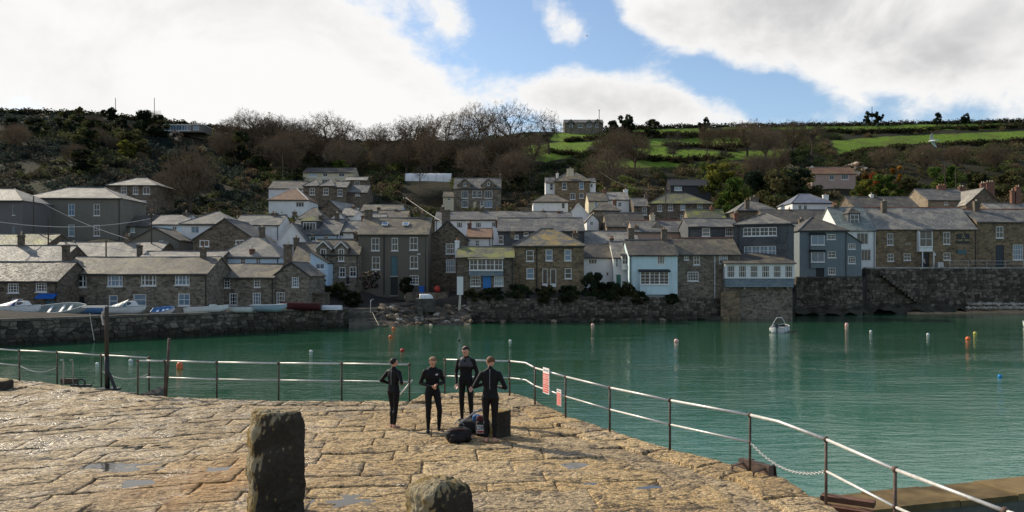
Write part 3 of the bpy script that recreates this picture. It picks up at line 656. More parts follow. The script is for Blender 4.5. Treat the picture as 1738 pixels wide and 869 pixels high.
def build_ground():
    pxs = np.linspace(-760, 2560, 416)
    ts = np.concatenate([np.linspace(0, 0.25, 40, endpoint=False), np.linspace(0.25, 1.0, 130), 1 + np.linspace(0.03, 2.2, 14)])
    d0 = np.interp(pxs, *zip(*EDGE)) + 0.25; ds = np.interp(pxs, *zip(*SKYD))
    PX, T = np.meshgrid(pxs, ts)
    D = d0[None, :] + (ds - d0)[None, :] * T
    Xg = (PX - CX) / FPX * D
    Zg = ground_z(Xg.ravel(), D.ravel()).reshape(Xg.shape)
    hill = np.clip((T - 0.3) / 0.2, 0, 1)
    for i in range(Xg.shape[0]):
        for j in range(Xg.shape[1]):
            if hill[i, j] > 0:
                Zg[i, j] += hill[i, j] * 1.2 * noise.noise(Vector((Xg[i, j] * 0.05, D[i, j] * 0.05, 0)))
    nr, nc = Xg.shape
    skirt = np.stack([Xg[0], D[0], np.full(nc, -2.0)], 1)
    V = np.concatenate([skirt, np.stack([Xg.ravel(), D.ravel(), Zg.ravel()], 1)])
    idx = np.arange((nr + 1) * nc).reshape(nr + 1, nc)
    F = np.stack([idx[:-1, :-1].ravel(), idx[:-1, 1:].ravel(), idx[1:, 1:].ravel(), idx[1:, :-1].ravel()], 1)
    me = bpy.data.meshes.new('ground')
    me.from_pydata(V.tolist(), [], F.tolist())
    PYg = HY - (Zg - CZ) / D * FPX
    za = np.zeros(((nr + 1) * nc, 4), dtype=np.float32); za[:, 3] = 1
    k = nc
    for i in range(nr):
        for j in range(nc):
            if T[i, j] > 0.3 and in_field(PX[i, j], PYg[i, j]): za[k, 0] = 1
            if T[i, j] < 0.09: za[k, 1] = 1
            k += 1
    ca = me.color_attributes.new('zone', 'FLOAT_COLOR', 'POINT')
    ca.data.foreach_set('color', za.ravel())
    me.materials.append(MATS['hillside'])
    me.polygons.foreach_set('use_smooth', [True] * len(me.polygons))
    o = link('ground', me)
    tag(o, kind='structure')
build_ground()

# ------------------------------------------------------------------ harbour water
m, t, b = principled('harbour_water', 0.04, 0.5)
b.inputs['IOR'].default_value = 1.33
pos = t.node('ShaderNodeNewGeometry').outputs['Position']
sp = t.node('ShaderNodeSeparateXYZ'); t.l.new(pos, sp.inputs[0])
# clear shallow turquoise over sand near the pier and to the right, weed-green deep water along the town
wob = t.noise(pos, 0.035, 4, 0.55, 0.6)
k = t.math('ADD', sp.outputs[1], t.math('MULTIPLY', sp.outputs[0], -0.55))
k = t.math('ADD', k, t.math('MULTIPLY', t.math('SUBTRACT', wob, 0.5), 46.0))
deep = t.ramp(k, 4.0, 52.0)
bodyc = t.mix(deep, (0.040, 0.165, 0.122), (0.013, 0.072, 0.036))
t.put(b.inputs['Base Color'], bodyc)
m1 = t.mapping(pos, (0.55, 1.5, 1), rot=(0, 0, R(8)))
wv = t.noise(m1, 1.0, 4, 0.6, 0.3)
m2 = t.mapping(pos, (1.6, 4.6, 1), rot=(0, 0, R(-10)))
wv2 = t.noise(m2, 1.0, 3, 0.6)
m3 = t.mapping(pos, (0.10, 0.22, 1))
calm = t.ramp(t.noise(m3, 1.0, 3, 0.5), 0.32, 0.68, 0.35, 1.0)
hh = t.math('ADD', t.math('MULTIPLY', wv, 1.0), t.math('MULTIPLY', wv2, 0.32))
bmp = t.node('ShaderNodeBump'); bmp.inputs['Distance'].default_value = 0.10
t.put(bmp.inputs['Height'], hh); t.put(bmp.inputs['Strength'], t.math('MULTIPLY', calm, 0.55))
t.put(b.inputs['Normal'], bmp.outputs[0])
wm = MB()
wm.quad((-700, -60, 0), (700, -60, 0), (700, 240, 0), (-700, 240, 0))
tag(wm.build('harbour_water', 'harbour_water'), kind='structure')
wm = MB()
wm.quad((-700, -60, -2.5), (700, -60, -2.5), (700, 240, -2.5), (-700, 240, -2.5))
tag(wm.build('seabed', 'concrete_dark'), kind='structure')

# ------------------------------------------------------------------ harbour walls
m, t, b = principled('wall_stone', 0.9, 0.2)
oi = t.node('ShaderNodeObjectInfo')
pos = t.node('ShaderNodeNewGeometry').outputs['Position']
rnd = t.node('ShaderNodeNewGeometry').outputs['Random Per Island']
sp = t.node('ShaderNodeSeparateXYZ'); t.l.new(pos, sp.inputs[0])
base = t.cramp(rnd, [(0.0, (0.045, 0.038, 0.030)), (0.35, (0.095, 0.080, 0.062)), (0.7, (0.15, 0.13, 0.10)), (1.0, (0.22, 0.185, 0.14))])
fine = t.noise(pos, 6, 5, 0.65)
big = t.noise(pos, 0.35, 4, 0.6)
base = t.mix(0.7, base, t.mix(fine, (0.15, 0.15, 0.15), (0.85, 0.85, 0.85)), 'OVERLAY')
base = t.mix(t.math('MULTIPLY', t.ramp(big, 0.45, 0.7), 0.5), base, (0.035, 0.035, 0.02))
tide = t.ramp(t.math('ADD', sp.outputs[2], t.math('MULTIPLY', big, 1.4)), 0.75, 1.9, 1.0, 0.0)
base = t.mix(t.math('MULTIPLY', tide, 0.85), base, (0.020, 0.020, 0.011))
t.put(b.inputs['Base Color'], base)
t.put(b.inputs['Normal'], t.bump(fine, 0.5, 0.08))

COPE = []
def harbour_wall(name, label, pts, ztop, thick=0.9, stone=(0.55, 0.38), cope=True, cmat='concrete', z0=-1.0, lean=0.0):
    """a face of coursed rubble along a ground polyline (left to right as seen from the water)"""
    o = pts[0]
    root = thing(name, label, 'wall', (o[0], o[1], 0))
    core = MB(); st = MB()
    r = random.Random(len(name) + int(o[0] * 10))
    for (a, bb, za, zb) in zip(pts[:-1], pts[1:], ztop[:-1], ztop[1:]):
        A = Vector((a[0] - o[0], a[1] - o[1], 0)); B = Vector((bb[0] - o[0], bb[1] - o[1], 0))
        d = B - A; L = d.length; d.normalize(); nrm = Vector((d.y, -d.x, 0))       # towards the water
        bk = -nrm * thick
        up = Vector((0, 0, 1))
        c0, c1 = A + up * z0, B + up * z0
        core.add([c0, c1, B + up * (zb - 0.03), A + up * (za - 0.03), c0 + bk, c1 + bk, B + bk + up * (zb - 0.03), A + bk + up * (za - 0.03)],
                 [(0, 1, 2, 3), (5, 4, 7, 6), (3, 2, 6, 7), (1, 5, 6, 2), (4, 0, 3, 7)])
        # rubble face: a strongly jittered lattice of rough blocks, joints recessed
        zt = max(za, zb) - 0.05
        nu = max(1, int(L / stone[0])); nz = max(1, int((zt - z0) / stone[1]))
        lat = {}
        for jz in range(nz + 1):
            sh = r.uniform(-0.5, 0.5)
            for iu in range(nu + 1):
                fu = (iu + (sh * 0.8 + r.uniform(-0.36, 0.36) if 0 < iu < nu else 0)) / nu
                fz = (jz + (r.uniform(-0.36, 0.36) if 0 < jz < nz else 0)) / nz
                ztop_ = za + (zb - za) * min(1, max(0, fu)) - 0.05
                lat[iu, jz] = (min(L, max(0, fu * L)), z0 + (ztop_ - z0) * fz)
        for jz in range(nz):
            for iu in range(nu):
                cs = [lat[iu, jz], lat[iu + 1, jz], lat[iu + 1, jz + 1], lat[iu, jz + 1]]
                cu, cv = sum(c[0] for c in cs) / 4, sum(c[1] for c in cs) / 4
                pr = r.uniform(0.03, 0.15)
                back = [A + d * (cu + (c[0] - cu) * 0.95) + up * (cv + (c[1] - cv) * 0.93) for c in cs]
                k_ = r.uniform(0.70, 0.82)
                frt = [A + d * (cu + (c[0] - cu) * k_) + up * (cv + (c[1] - cv) * k_) + nrm * (pr + r.uniform(-0.03, 0.03)) for c in cs]
                st.add(back + frt, [(4, 5, 6, 7), (0, 1, 5, 4), (1, 2, 6, 5), (2, 3, 7, 6), (3, 0, 4, 7)])
        if cope:
            u = 0.0
            while u < L - 0.05:
                wdt = min(r.uniform(0.8, 1.7), L - u)
                if L - u - wdt < 0.4: wdt = L - u
                zc = za + (zb - za) * ((u + wdt / 2) / L)
                cb = MB()
                e = r.uniform(0.0, 0.05)
                p0 = A + d * (u + 0.015) + nrm * (0.12 + e); p1 = A + d * (u + wdt - 0.015) + nrm * (0.12 + e)
                q0 = p0 - nrm * (thick * 0.8); q1 = p1 - nrm * (thick * 0.8)
                zz = zc + r.uniform(0, 0.05)
                vv = [p + up * (zc - 0.04) for p in (p0, p1, q1, q0)] + [p + up * (zz + 0.16) for p in (p0 - nrm * 0.03, p1 - nrm * 0.03, q1, q0)]
                cb.add(vv, [(0, 3, 2, 1), (4, 5, 6, 7), (0, 1, 5, 4), (1, 2, 6, 5), (2, 3, 7, 6), (3, 0, 4, 7)])
                cb.build('coping_stone', cmat, root)
                u += wdt
    core.build('core', 'concrete_dark', root)
    tag(st.build('stones', 'wall_stone', root), kind='stuff')
    return root

def E(px, off=0.0):
    D = interp(EDGE, px) + off
    return (X(px, D), D)
harbour_wall('quay_wall', 'long rough stone quay wall under the beached boats on the left', [E(-500), E(-150), E(0), E(170), E(340), E(470), E(592)], [2.1] * 7, cmat='concrete_mid')
harbour_wall('garden_wall', 'dark rubble sea wall below the gardens in the middle of the shore', [E(792), E(900), E(1000), E(1100), E(1222)], [3.1, 3.0, 3.2, 3.1, 2.8], stone=(0.5, 0.34), cope=False)
harbour_wall('terrace_wall', 'dark stone wall under the blue-grey house', [E(1351), E(1464)], [5.5, 5.6], stone=(0.6, 0.42), cmat='concrete_dark')
harbour_wall('inn_wall', 'tall dark harbour wall below the inn terrace', [E(1468), E(1560), E(1738), E(1900)], [7.0] * 4, stone=(0.62, 0.45), cmat='concrete')

# ------------------------------------------------------------------ house builder
WCACHE = {}
def window_meshes(wd, hg, style):
    wd = round(wd / 0.04) * 0.04; hg = round(hg / 0.04) * 0.04
    key = (round(wd, 2), round(hg, 2), style)
    if key in WCACHE: return WCACHE[key]
    fr = MB()
    bw = min(0.105, wd * 0.13); bt = 0.05
    hw = wd / 2
    fr.box(-hw, hw, 0, 0.09, 0, bw); fr.box(-hw, hw, 0, 0.09, hg - bw, hg)
    fr.box(-hw, -hw + bw, 0.002, 0.088, bw, hg - bw); fr.box(hw - bw, hw, 0.002, 0.088, bw, hg - bw)
    def bar_v(x, wv=bt): fr.box(x - wv / 2, x + wv / 2, 0.015, 0.07, bw, hg - bw)
    def bar_h(z, wv=bt, x0=-hw + bw, x1=hw - bw): fr.box(x0, x1, 0.02, 0.065, z - wv / 2, z + wv / 2)
    if style == 'sl':                                    # wide window: narrow lights on both sides of a sash
        q = wd * 0.26
        bar_v(-q, 0.12); bar_v(q, 0.12); bar_h(hg / 2, 0.06); bar_v(0, 0.045)
    else:
        nx, nz = int(style[0]), int(style[1])
        if nx >= 6:
            for i in range(1, nx):
                bar_v(-hw + wd * i / nx, 0.13 if i % 2 == 0 else 0.05)
        else:
            for i in range(1, nx): bar_v(-hw + wd * i / nx, bt)
        for j in range(1, nz): bar_h(hg * j / nz, bt * (1.35 if nz == 2 else 1))
    sill = MB(); sill.box(-hw - 0.08, hw + 0.08, -0.10, 0.06, -0.10, -0.002)
    pn = MB(); pn.box(-hw + bw * 0.5, hw - bw * 0.5, 0.055, 0.075, bw * 0.5, hg - bw * 0.5)
    fm = fr.mesh('window', 'white_paint', uv=False); sm = sill.mesh('sill', 'white_paint', uv=False)
    pm = {g: None for g in ('pane_dark', 'pane_blue', 'pane_pale')}
    for g in pm: pm[g] = pn.mesh('pane', g, uv=False)
    WCACHE[key] = (fm, pm, sm)
    return WCACHE[key]

def put_window(root, x, z, wd, hg, style, gl='pane_dark', y=0.10, sill=True, rot=0):
    fm, pm, sm = window_meshes(wd, hg, style)
    o = link('window', fm, root); o.location = (x, y, z); o.rotation_euler = (0, 0, rot)
    link('pane', pm[gl], o)
    if sill: link('sill', sm, o)
    return o

def wall_with_holes(mb, x0, x1, z0, z1, holes, rev=0.16):
    xs = sorted(set([x0, x1] + [max(x0, min(x1, v)) for h in holes for v in h[:2]]))
    zs = sorted(set([z0, z1] + [max(z0, min(z1, v)) for h in holes for v in h[2:]]))
    for i in range(len(xs) - 1):
        for j in range(len(zs) - 1):
            cx, cz = (xs[i] + xs[i + 1]) / 2, (zs[j] + zs[j + 1]) / 2
            if any(h[0] < cx < h[1] and h[2] < cz < h[3] for h in holes): continue
            if xs[i + 1] - xs[i] < 1e-5 or zs[j + 1] - zs[j] < 1e-5: continue
            mb.quad((xs[i], 0, zs[j]), (xs[i + 1], 0, zs[j]), (xs[i + 1], 0, zs[j + 1]), (xs[i], 0, zs[j + 1]))
    for a, b_, c, d in holes:
        mb.quad((a, 0, c), (a, rev, c), (a, rev, d), (a, 0, d))
        mb.quad((b_, rev, c), (b_, 0, c), (b_, 0, d), (b_, rev, d))
        mb.quad((a, 0, d), (a, rev, d), (b_, rev, d), (b_, 0, d))
        mb.quad((a, rev, c), (a, 0, c), (b_, 0, c), (b_, rev, c))
        mb.quad((a, rev, c), (b_, rev, c), (b_, rev, d), (a, rev, d))

def gable_roof_x(mb, x0, x1, y0, y1, ze, zr, ov=0.22, ox=0.12, th=0.11, yr=None):
    yr = (y0 + y1) / 2 if yr is None else yr
    s1 = (zr - ze) / (yr - y0); s2 = (zr - ze) / (y1 - yr)
    a = (x0 - ox, y0 - ov, ze - ov * s1 + th); b_ = (x1 + ox, y0 - ov, ze - ov * s1 + th)
    c = (x1 + ox, yr, zr + th); d = (x0 - ox, yr, zr + th)
    e = (x1 + ox, y1 + ov, ze - ov * s2 + th); f = (x0 - ox, y1 + ov, ze - ov * s2 + th)
    # sag the ridge and slope slightly: old roofs are never flat
    n = max(2, int((x1 - x0) / 1.5)); 
    for (p, q, r_, s_) in ((a, b_, c, d), (e, f, d, c)):
        for i in range(n):
            t0, t1 = i / n, (i + 1) / n
            P0 = [Vector(p).lerp(Vector(q), tt) for tt in (t0, t1)]; P1 = [Vector(s_).lerp(Vector(r_), tt) for tt in (t0, t1)]
            mb.quad(P0[0], P0[1], P1[1], P1[0])
    # undersides and verges
    dn = Vector((0, 0, -th))
    A, B, C, Dd, Ee, Ff = [Vector(v) for v in (a, b_, c, d, e, f)]
    mb.quad(A + dn, Dd + dn, C + dn, B + dn); mb.quad(Ee + dn, C + dn, Dd + dn, Ff + dn)
    mb.quad(A, A + dn, B + dn, B); mb.quad(Ee, Ee + dn, Ff + dn, Ff)
    mb.quad(B, B + dn, C + dn, C); mb.quad(C, C + dn, Ee + dn, Ee)
    mb.quad(Dd, Dd + dn, A + dn, A); mb.quad(Ff, Ff + dn, Dd + dn, Dd)

def jitter_roof(me, amp):
    """gentle unevenness"""
    for v in me.vertices:
        n = noise.noise(Vector((v.co.x * 0.35, v.co.y * 0.35, v.co.z * 0.2 + len(me.vertices))))
        v.co.z += n * amp

def build_house(h):
    D, dep = h['D'], h['dep']
    xc = X((h['x0'] + h['x1']) / 2, D)
    zb = Z(h['yb'], D)
    lx = lambda px, dd=0.0: X(px, D + dd) - xc
    lz = lambda py, dd=0.0: Z(py, D + dd) - zb
    x0, x1 = lx(h['x0']), lx(h['x1'])
    yaw = h.get('yaw', 0)
    if yaw:
        k = 1 / math.cos(R(yaw) ) ; x0 *= k; x1 *= k
    ze = lz(h['ye'])
    root = thing(h['name'], h['label'], 'building' if h['name'] in ('inn', 'roofed_store', 'black_shed', 'flat_roof_shed', 'grey_chapel_hall', 'stone_outhouse', 'garden_cabin') else 'house', (xc, D, zb), R(yaw))
    roof = h['roof']
    ridge_d = 0 if roof in ('y', 'shedx') else (dep if roof == 'lean' else dep / 2)
    zr = lz(h['yr'], ridge_d)
    zr = max(zr, ze + 0.15)
    down = h.get('down', -4.5)
    # ---- openings
    holes = []; wlist = []
    for wv in h['wins']:
        px, py, pw, ph, st = wv[:5]; gl = wv[5] if len(wv) > 5 else 'pane_dark'
        if random.random() < 0.12 and gl == 'pane_dark': gl = 'pane_blue'
        a, c = lx(px - pw / 2), lx(px + pw / 2); zl, zh = lz(py + ph / 2), lz(py - ph / 2)
        if yaw: a *= k; c *= k
        zh = min(zh, (zr if roof == 'y' else ze + 1.0) - 0.05)
        zh_hole = min(zh, ze - 0.06)
        wlist.append((a, c, zl, zh, st, gl))
        if zh <= ze - 0.05: holes.append((a, c, zl, zh))
        elif roof != 'y' and zl < ze - 0.4: 
            wlist[-1] = (a, c, zl, ze - 0.08, st, gl); holes.append((a, c, zl, ze - 0.08))
    dlist = []
    for (px, yt, yb_, pw, dm) in h['doors']:
        a, c = lx(px - pw / 2), lx(px + pw / 2); zl, zh = max(0.0, lz(yb_)), lz(yt)
        dlist.append((a, c, zl, zh, dm)); holes.append((a, c, zl, zh))
    # ---- walls
    wl = MB()
    wall_with_holes(wl, x0, x1, down, ze, holes)
    zs = ze
    wl.quad((x1, 0, down), (x1, dep, down), (x1, dep, ze), (x1, 0, ze))
    wl.quad((x0, dep, down), (x0, 0, down), (x0, 0, ze), (x0, dep, ze))
    wl.quad((x1, dep, down), (x0, dep, down), (x0, dep, ze), (x1, dep, ze))
    if roof == 'x':
        wl.tri((x1, 0, ze), (x1, dep, ze), (x1, dep / 2, zr)); wl.tri((x0, dep, ze), (x0, 0, ze), (x0, dep / 2, zr))
    elif roof == 'y':
        xm = (x0 + x1) / 2
        wl.tri((x0, 0, ze), (x1, 0, ze), (xm, 0, zr)); wl.tri((x1, dep, ze), (x0, dep, ze), (xm, dep, zr))
    elif roof == 'lean':
        wl.tri((x1, 0, ze), (x1, dep, ze), (x1, dep, zr)); wl.tri((x0, dep, ze), (x0, 0, ze), (x0, dep, zr)); wl.quad((x1, dep, ze), (x0, dep, ze), (x0, dep, zr), (x1, dep, zr))
    elif roof == 'shedx':
        wl.tri((x0, 0, ze), (x1, 0, ze), (x0, 0, zr)); wl.tri((x1, dep, ze), (x0, dep, ze), (x0, dep, zr)); wl.quad((x0, dep, ze), (x0, 0, ze), (x0, 0, zr), (x0, dep, zr))
    wl.build('wall', h['wall'], root)
    # ---- roof
    rf = MB(); th = 0.11
    if roof == 'x':
        gable_roof_x(rf, x0, x1, 0, dep, ze, zr)
    elif roof == 'y':
        t_ = MB(); gable_roof_x(t_, 0, dep, x0, x1, ze, zr, ov=0.2, ox=0.15)
        rf.add([(p[1], p[0], p[2]) for p in t_.v], [tuple(reversed(f)) for f in t_.f])
    elif roof == 'hip':
        ov = 0.25
        hk = h.get('hipk', 0.8); half = (x1 - x0) / 2
        rl = half * (1 - hk)
        xm = (x0 + x1) / 2
        a, b_, c, d = (x0 - ov, -ov, ze), (x1 + ov, -ov, ze), (x1 + ov, dep + ov, ze), (x0 - ov, dep + ov, ze)
        e, f = (xm - rl, dep / 2, zr), (xm + rl, dep / 2, zr)
        up = lambda p: (p[0], p[1], p[2] + 0.09)
        A, B, C, Dd = up(a), up(b_), up(c), up(d)
        if rl < 0.15:
            e = f = (xm, dep / 2, zr)
            rf.add([A, B, C, Dd, e], [(0, 1, 4), (1, 2, 4), (2, 3, 4), (3, 0, 4)])
        else:
            rf.add([A, B, C, Dd, e, f], [(0, 1, 5, 4), (1, 2, 5), (2, 3, 4, 5), (3, 0, 4)])
        rf.add([a, b_, c, d, A, B, C, Dd], [(3, 2, 1, 0), (0, 1, 5, 4), (1, 2, 6, 5), (2, 3, 7, 6), (3, 0, 4, 7)])
    elif roof == 'lean':
        s = (zr - ze) / dep
        rf.slab([(x0 - 0.15, -0.3, ze - 0.3 * s + th), (x1 + 0.15, -0.3, ze - 0.3 * s + th), (x1 + 0.15, dep, zr + th), (x0 - 0.15, dep, zr + th)], th)
    elif roof == 'shedx':
        s = (zr - ze) / (x1 - x0)
        rf.slab([(x0 - 0.05, -0.2, zr + th), (x1 + 0.2, -0.2, ze - 0.2 * s + th), (x1 + 0.2, dep + 0.2, ze - 0.2 * s + th), (x0 - 0.05, dep + 0.2, zr + th)], th)
    elif roof == 'flat':
        rf.box(x0 - 0.15, x1 + 0.15, -0.2, dep + 0.15, ze, ze + 0.18)
    ro = rf.build('roof', h['rmat'], root)
    if roof in ('x', 'hip', 'y') and h['name'] not in ('hilltop_house',):
        jitter_roof(ro.data, 0.10)
    # ridge
    rm = h.get('ridge', 'ridge_grey' if not h.get('lead') else 'lead')
    if roof == 'x':
        rb = MB(); rb.tube([(x0 - 0.1, dep / 2, zr + 0.10), ((x0 + x1) / 2, dep / 2, zr + 0.07), (x1 + 0.1, dep / 2, zr + 0.10)], 0.12, 6)
        rb.build('ridge_tiles', rm, root)
    elif roof == 'y':
        rb = MB(); xm = (x0 + x1) / 2; rb.tube([(xm, -0.15, zr + 0.09), (xm, dep + 0.15, zr + 0.09)], 0.12, 6)
        rb.build('ridge_tiles', rm, root)
    elif roof == 'hip':
        rb = MB()
        if rl >= 0.15: rb.tube([e, f], 0.11, 6)
        rb.tube([A, e], 0.09, 5); rb.tube([B, f], 0.09, 5)
        rb.build('ridge_tiles', rm, root)
    # gutter along the front eaves
    if roof in ('x', 'hip', 'lean'):
        g = MB(); g.box(x0 - 0.1, x1 + 0.1, -0.34 if roof == 'lean' else -0.31, -0.225, ze - 0.17, ze - 0.06)
        g.build('gutter', 'dark_trim', root)
    if roof == 'y':
        xm = (x0 + x1) / 2
        bb = MB()
        for (xa, sgn) in ((x0 - 0.2, 1), (x1 + 0.2, -1)):
            sl = (zr - ze) / (xm - x0)
            za = ze - 0.2 * sl
            p, q = Vector((xa, -0.17, za)), Vector((xm, -0.17, zr + 0.04))
            bb.add([p + Vector((0, 0, -0.08)), q + Vector((0, 0, -0.08)), q + Vector((0, 0, 0.09)), p + Vector((0, 0, 0.09))], [(0, 1, 2, 3)] if sgn > 0 else [(3, 2, 1, 0)])
        bb.build('bargeboard', 'white_paint' if 'white' in h['name'] else 'dark_trim', root)
    # ---- windows, doors
    for (a, c, zl, zh, st, gl) in wlist:
        put_window(root, (a + c) / 2, zl, c - a, zh - zl, st, gl, y=0.06 if (a, c, zl, zh) in holes else -0.03)
    for (a, c, zl, zh, dm) in dlist:
        dr = MB(); wd = c - a; hg = zh - zl
        big_open = dm == 'black_paint' and wd > 2
        if dm == 'glazed':
            dr.box(a, a + 0.09, 0.05, 0.11, zl, zh); dr.box(c - 0.09, c, 0.05, 0.11, zl, zh); dr.box(a + 0.09, c - 0.09, 0.05, 0.11, zh - 0.1, zh); dr.box(a + 0.09, c - 0.09, 0.05, 0.11, zl, zl + 0.45)
            do = dr.build('door', 'white_paint', root)
            pn = MB(); pn.box(a + 0.05, c - 0.05, 0.08, 0.1, zl + 0.4, zh - 0.05); pn.build('pane', 'pane_dark', do)
        else:
            dr.box(a + 0.03, c - 0.03, 0.10, 0.15, zl, zh - 0.03)
            if not big_open:
                for zz0, zz1 in ((0.08, 0.42), (0.5, 0.93)):
                    for k_ in range(2):
                        xa = a + wd * (0.12 + 0.42 * k_); dr.box(xa, xa + wd * 0.34, 0.085, 0.101, zl + hg * zz0, zl + hg * zz1)
            do = dr.build('door', dm, root)
            if not big_open:
                hd = MB(); hd.ball((c - 0.16, 0.07, zl + hg * 0.48), 0.05, 8); hd.build('handle', 'lead', do)
                stp = MB(); stp.box(a - 0.1, c + 0.1, -0.3, 0.0, zl - 0.16, zl - 0.005); stp.build('doorstep', 'concrete', root)
    # ---- chimneys
    if not h['chim'] and roof == 'x' and 97 < D < 170 and random.random() < 0.8:
        e_ = h['x1'] - 5 if random.random() < 0.5 else h['x0'] + 5
        zpx = HY - (zr + zb + 1.25 - CZ) / (D + dep / 2) * FPX
        h['chim'] = [(e_, zpx, 6.5, random.choice(['chimney_stone', 'chimney_stone', 'brick_red']), random.choice([1, 2]))]
    if D < 135 and roof in ('x', 'hip') and 'pipe' not in h and h['x1'] - h['x0'] > 30:
        h['pipe'] = [h['x1'] - 2.5 if random.random() < 0.6 else h['x0'] + 2.5]
    for cdef in h['chim']:
        px, yt, pw, cm, np_ = cdef[:5]
        cd = cdef[5] if len(cdef) > 5 else dep / 2
        cx_ = lx(px, cd); zt = lz(yt, cd)
        ww = max(0.5, pw / FPX * (D + cd)); dd = 0.62
        pot_h = 0.34
        zt -= pot_h
        ch = MB()
        zbot = min(zr - 1.4, zt - 0.8)
        if cd < 0.7: zbot = min(zbot, ze - 0.6)
        ch.box(cx_ - ww / 2, cx_ + ww / 2, cd - dd / 2, cd + dd / 2, zbot, zt - 0.22)
        ch.box(cx_ - ww / 2 - 0.07, cx_ + ww / 2 + 0.07, cd - dd / 2 - 0.07, cd + dd / 2 + 0.07, zt - 0.22, zt - 0.08)
        ch.box(cx_ - ww / 2 - 0.02, cx_ + ww / 2 + 0.02, cd - dd / 2 - 0.02, cd + dd / 2 + 0.02, zt - 0.08, zt)
        co = ch.build('chimney', cm, root)
        for i in range(np_):
            pb = MB(); pb.lathe((cx_ + (i + 0.5 - np_ / 2) * ww / max(1, np_) * 0.9, cd, zt), [(0.13, 0), (0.10, 0.05), (0.095, 0.26), (0.125, 0.28), (0.12, pot_h)], 8)
            pb.build('chimney_pot', random.choice(['terracotta', 'pot_cream', 'pot_cream']), co, smooth=False)
    # ---- extras
    for px in h.get('pipe', ()):
        pb = MB(); xx = lx(px); pb.tube([(xx, -0.09, ze - 0.1), (xx, -0.09, 0.1)], 0.055, 6)
        pb.build('downpipe', 'white_paint' if h['name'] == 'shore_stone_house' else 'dark_trim', root)
    for (px, py) in h.get('skyl', ()):
        xx = lx(px, dep * 0.3); zz = ze + (zr - ze) * 0.55; sl = math.atan2(zr - ze, dep / 2)
        sb = MB(); sb.box(-0.42, 0.42, -0.45, 0.45, 0.06, 0.17)
        so = sb.build('skylight', 'white_paint', root); so.location = (xx, dep / 2 * 0.55, zz + 0.12); so.rotation_euler = (sl, 0, 0)
        pb = MB(); pb.box(-0.33, 0.33, -0.36, 0.36, 0.165, 0.18); pb.build('pane', 'pane_blue', so)
    if 'awning' in h:
        a0, a1, y0_, y1_ = h['awning']
        ab = MB(); xa, xb = lx(a0), lx(a1); zt, zb_ = lz(y0_), lz(y1_)
        ab.slab([(xa, -0.7, zb_ + 0.15), (xb, -0.7, zb_ + 0.15), (xb, 0.02, zt), (xa, 0.02, zt)], 0.05); ab.slab([(xa, -0.7, zb_), (xb, -0.7, zb_), (xb, -0.7, zb_ + 0.15), (xa, -0.7, zb_ + 0.15)], 0.04)
        ab.build('awning', 'awning_blue', root)
    for dm in h.get('dormers', ()):
        pxc, pw, yap, yfoot, st, ww, wh, wyc = dm
        xm = lx(pxc); hw = pw / 2 / FPX * D; za = lz(yap); zf = min(lz(yfoot), ze)
        zf2 = za - hw * 0.95                     # feet of the little gable
        run = dep / 2
        db = MB()
        if za > ze:
            db.add([(xm - hw * 0.8, -0.05, ze - 0.4), (xm + hw * 0.8, -0.05, ze - 0.4), (xm + hw * 0.8, -0.05, zf2 + 0.1), (xm, -0.05, za - 0.05), (xm - hw * 0.8, -0.05, zf2 + 0.1)], [(0, 1, 2, 3, 4)])
            db.quad((xm + hw * 0.8, -0.05, ze - 0.4), (xm + hw * 0.8, run, ze - 0.4), (xm + hw * 0.8, run, zf2 + 0.1), (xm + hw * 0.8, -0.05, zf2 + 0.1))
            db.quad((xm - hw * 0.8, run, ze - 0.4), (xm - hw * 0.8, -0.05, ze - 0.4), (xm - hw * 0.8, -0.05, zf2 + 0.1), (xm - hw * 0.8, run, zf2 + 0.1))
        do = db.build('dormer', h['wall'], root)
        rr = MB()
        rr.slab([(xm - hw, -0.25, zf2), (xm, -0.25, za), (xm, run, za), (xm - hw, run, zf2)][::-1], 0.09)
        rr.slab([(xm, -0.25, za), (xm + hw, -0.25, zf2), (xm + hw, run, zf2), (xm, run, za)][::-1], 0.09)
        rr.build('dormer_roof', h['rmat'], do)
        bg = MB()
        for s in (-1, 1):
            p, q = Vector((xm + s * hw, -0.27, zf2)), Vector((xm, -0.27, za))
            bg.add([p + Vector((0, 0, -0.13)), q + Vector((0, 0, -0.13)), q + Vector((0, 0, 0.06)), p + Vector((0, 0, 0.06))], [(0, 1, 2, 3) if s < 0 else (3, 2, 1, 0)])
        bg.build('bargeboard', 'white_paint' if h['name'] == 'dormer_cottage' else 'concrete', do)
        put_window(root, xm, lz(wyc + wh / 2), ww / FPX * D, wh / FPX * D, st, 'pane_dark', y=-0.12)
    if 'boxdormer' in h:
        a0, a1, yap, yt, yb_, st = h['boxdormer']
        dy = dep * 0.16
        xa, xb = lx(a0, dy), lx(a1, dy); zt = lz(yt, dy); zb_ = lz(yb_, dy); za = lz(yap, dy + 1)
        mat = 'slate_hung' if h['name'] != 'low_slate_house' else 'render_white'
        db = MB(); db.box(xa, xb, dy, dep * 0.5, zb_ - 0.6, zt)
        do = db.build('dormer', mat, root)
        rr = MB(); xm = (xa + xb) / 2; hw = (xb - xa) / 2 + 0.2
        rr.add([(xa - 0.2, dy - 0.2, zt), (xb + 0.2, dy - 0.2, zt), (xb + 0.2, dep * 0.5, zt), (xa - 0.2, dep * 0.5, zt), (xm, dy + hw * 0.9, za), (xm, dep * 0.5, za)],
               [(0, 1, 4), (1, 2, 5, 4), (3, 0, 4, 5), (3, 2, 1, 0), (2, 3, 5)])
        rr.build('dormer_roof', 'roof_moss' if h['name'] == 'white_terrace' else 'roof_dark', do)
        ww = (xb - xa) * 0.78; wh = (zt - zb_) * 0.85
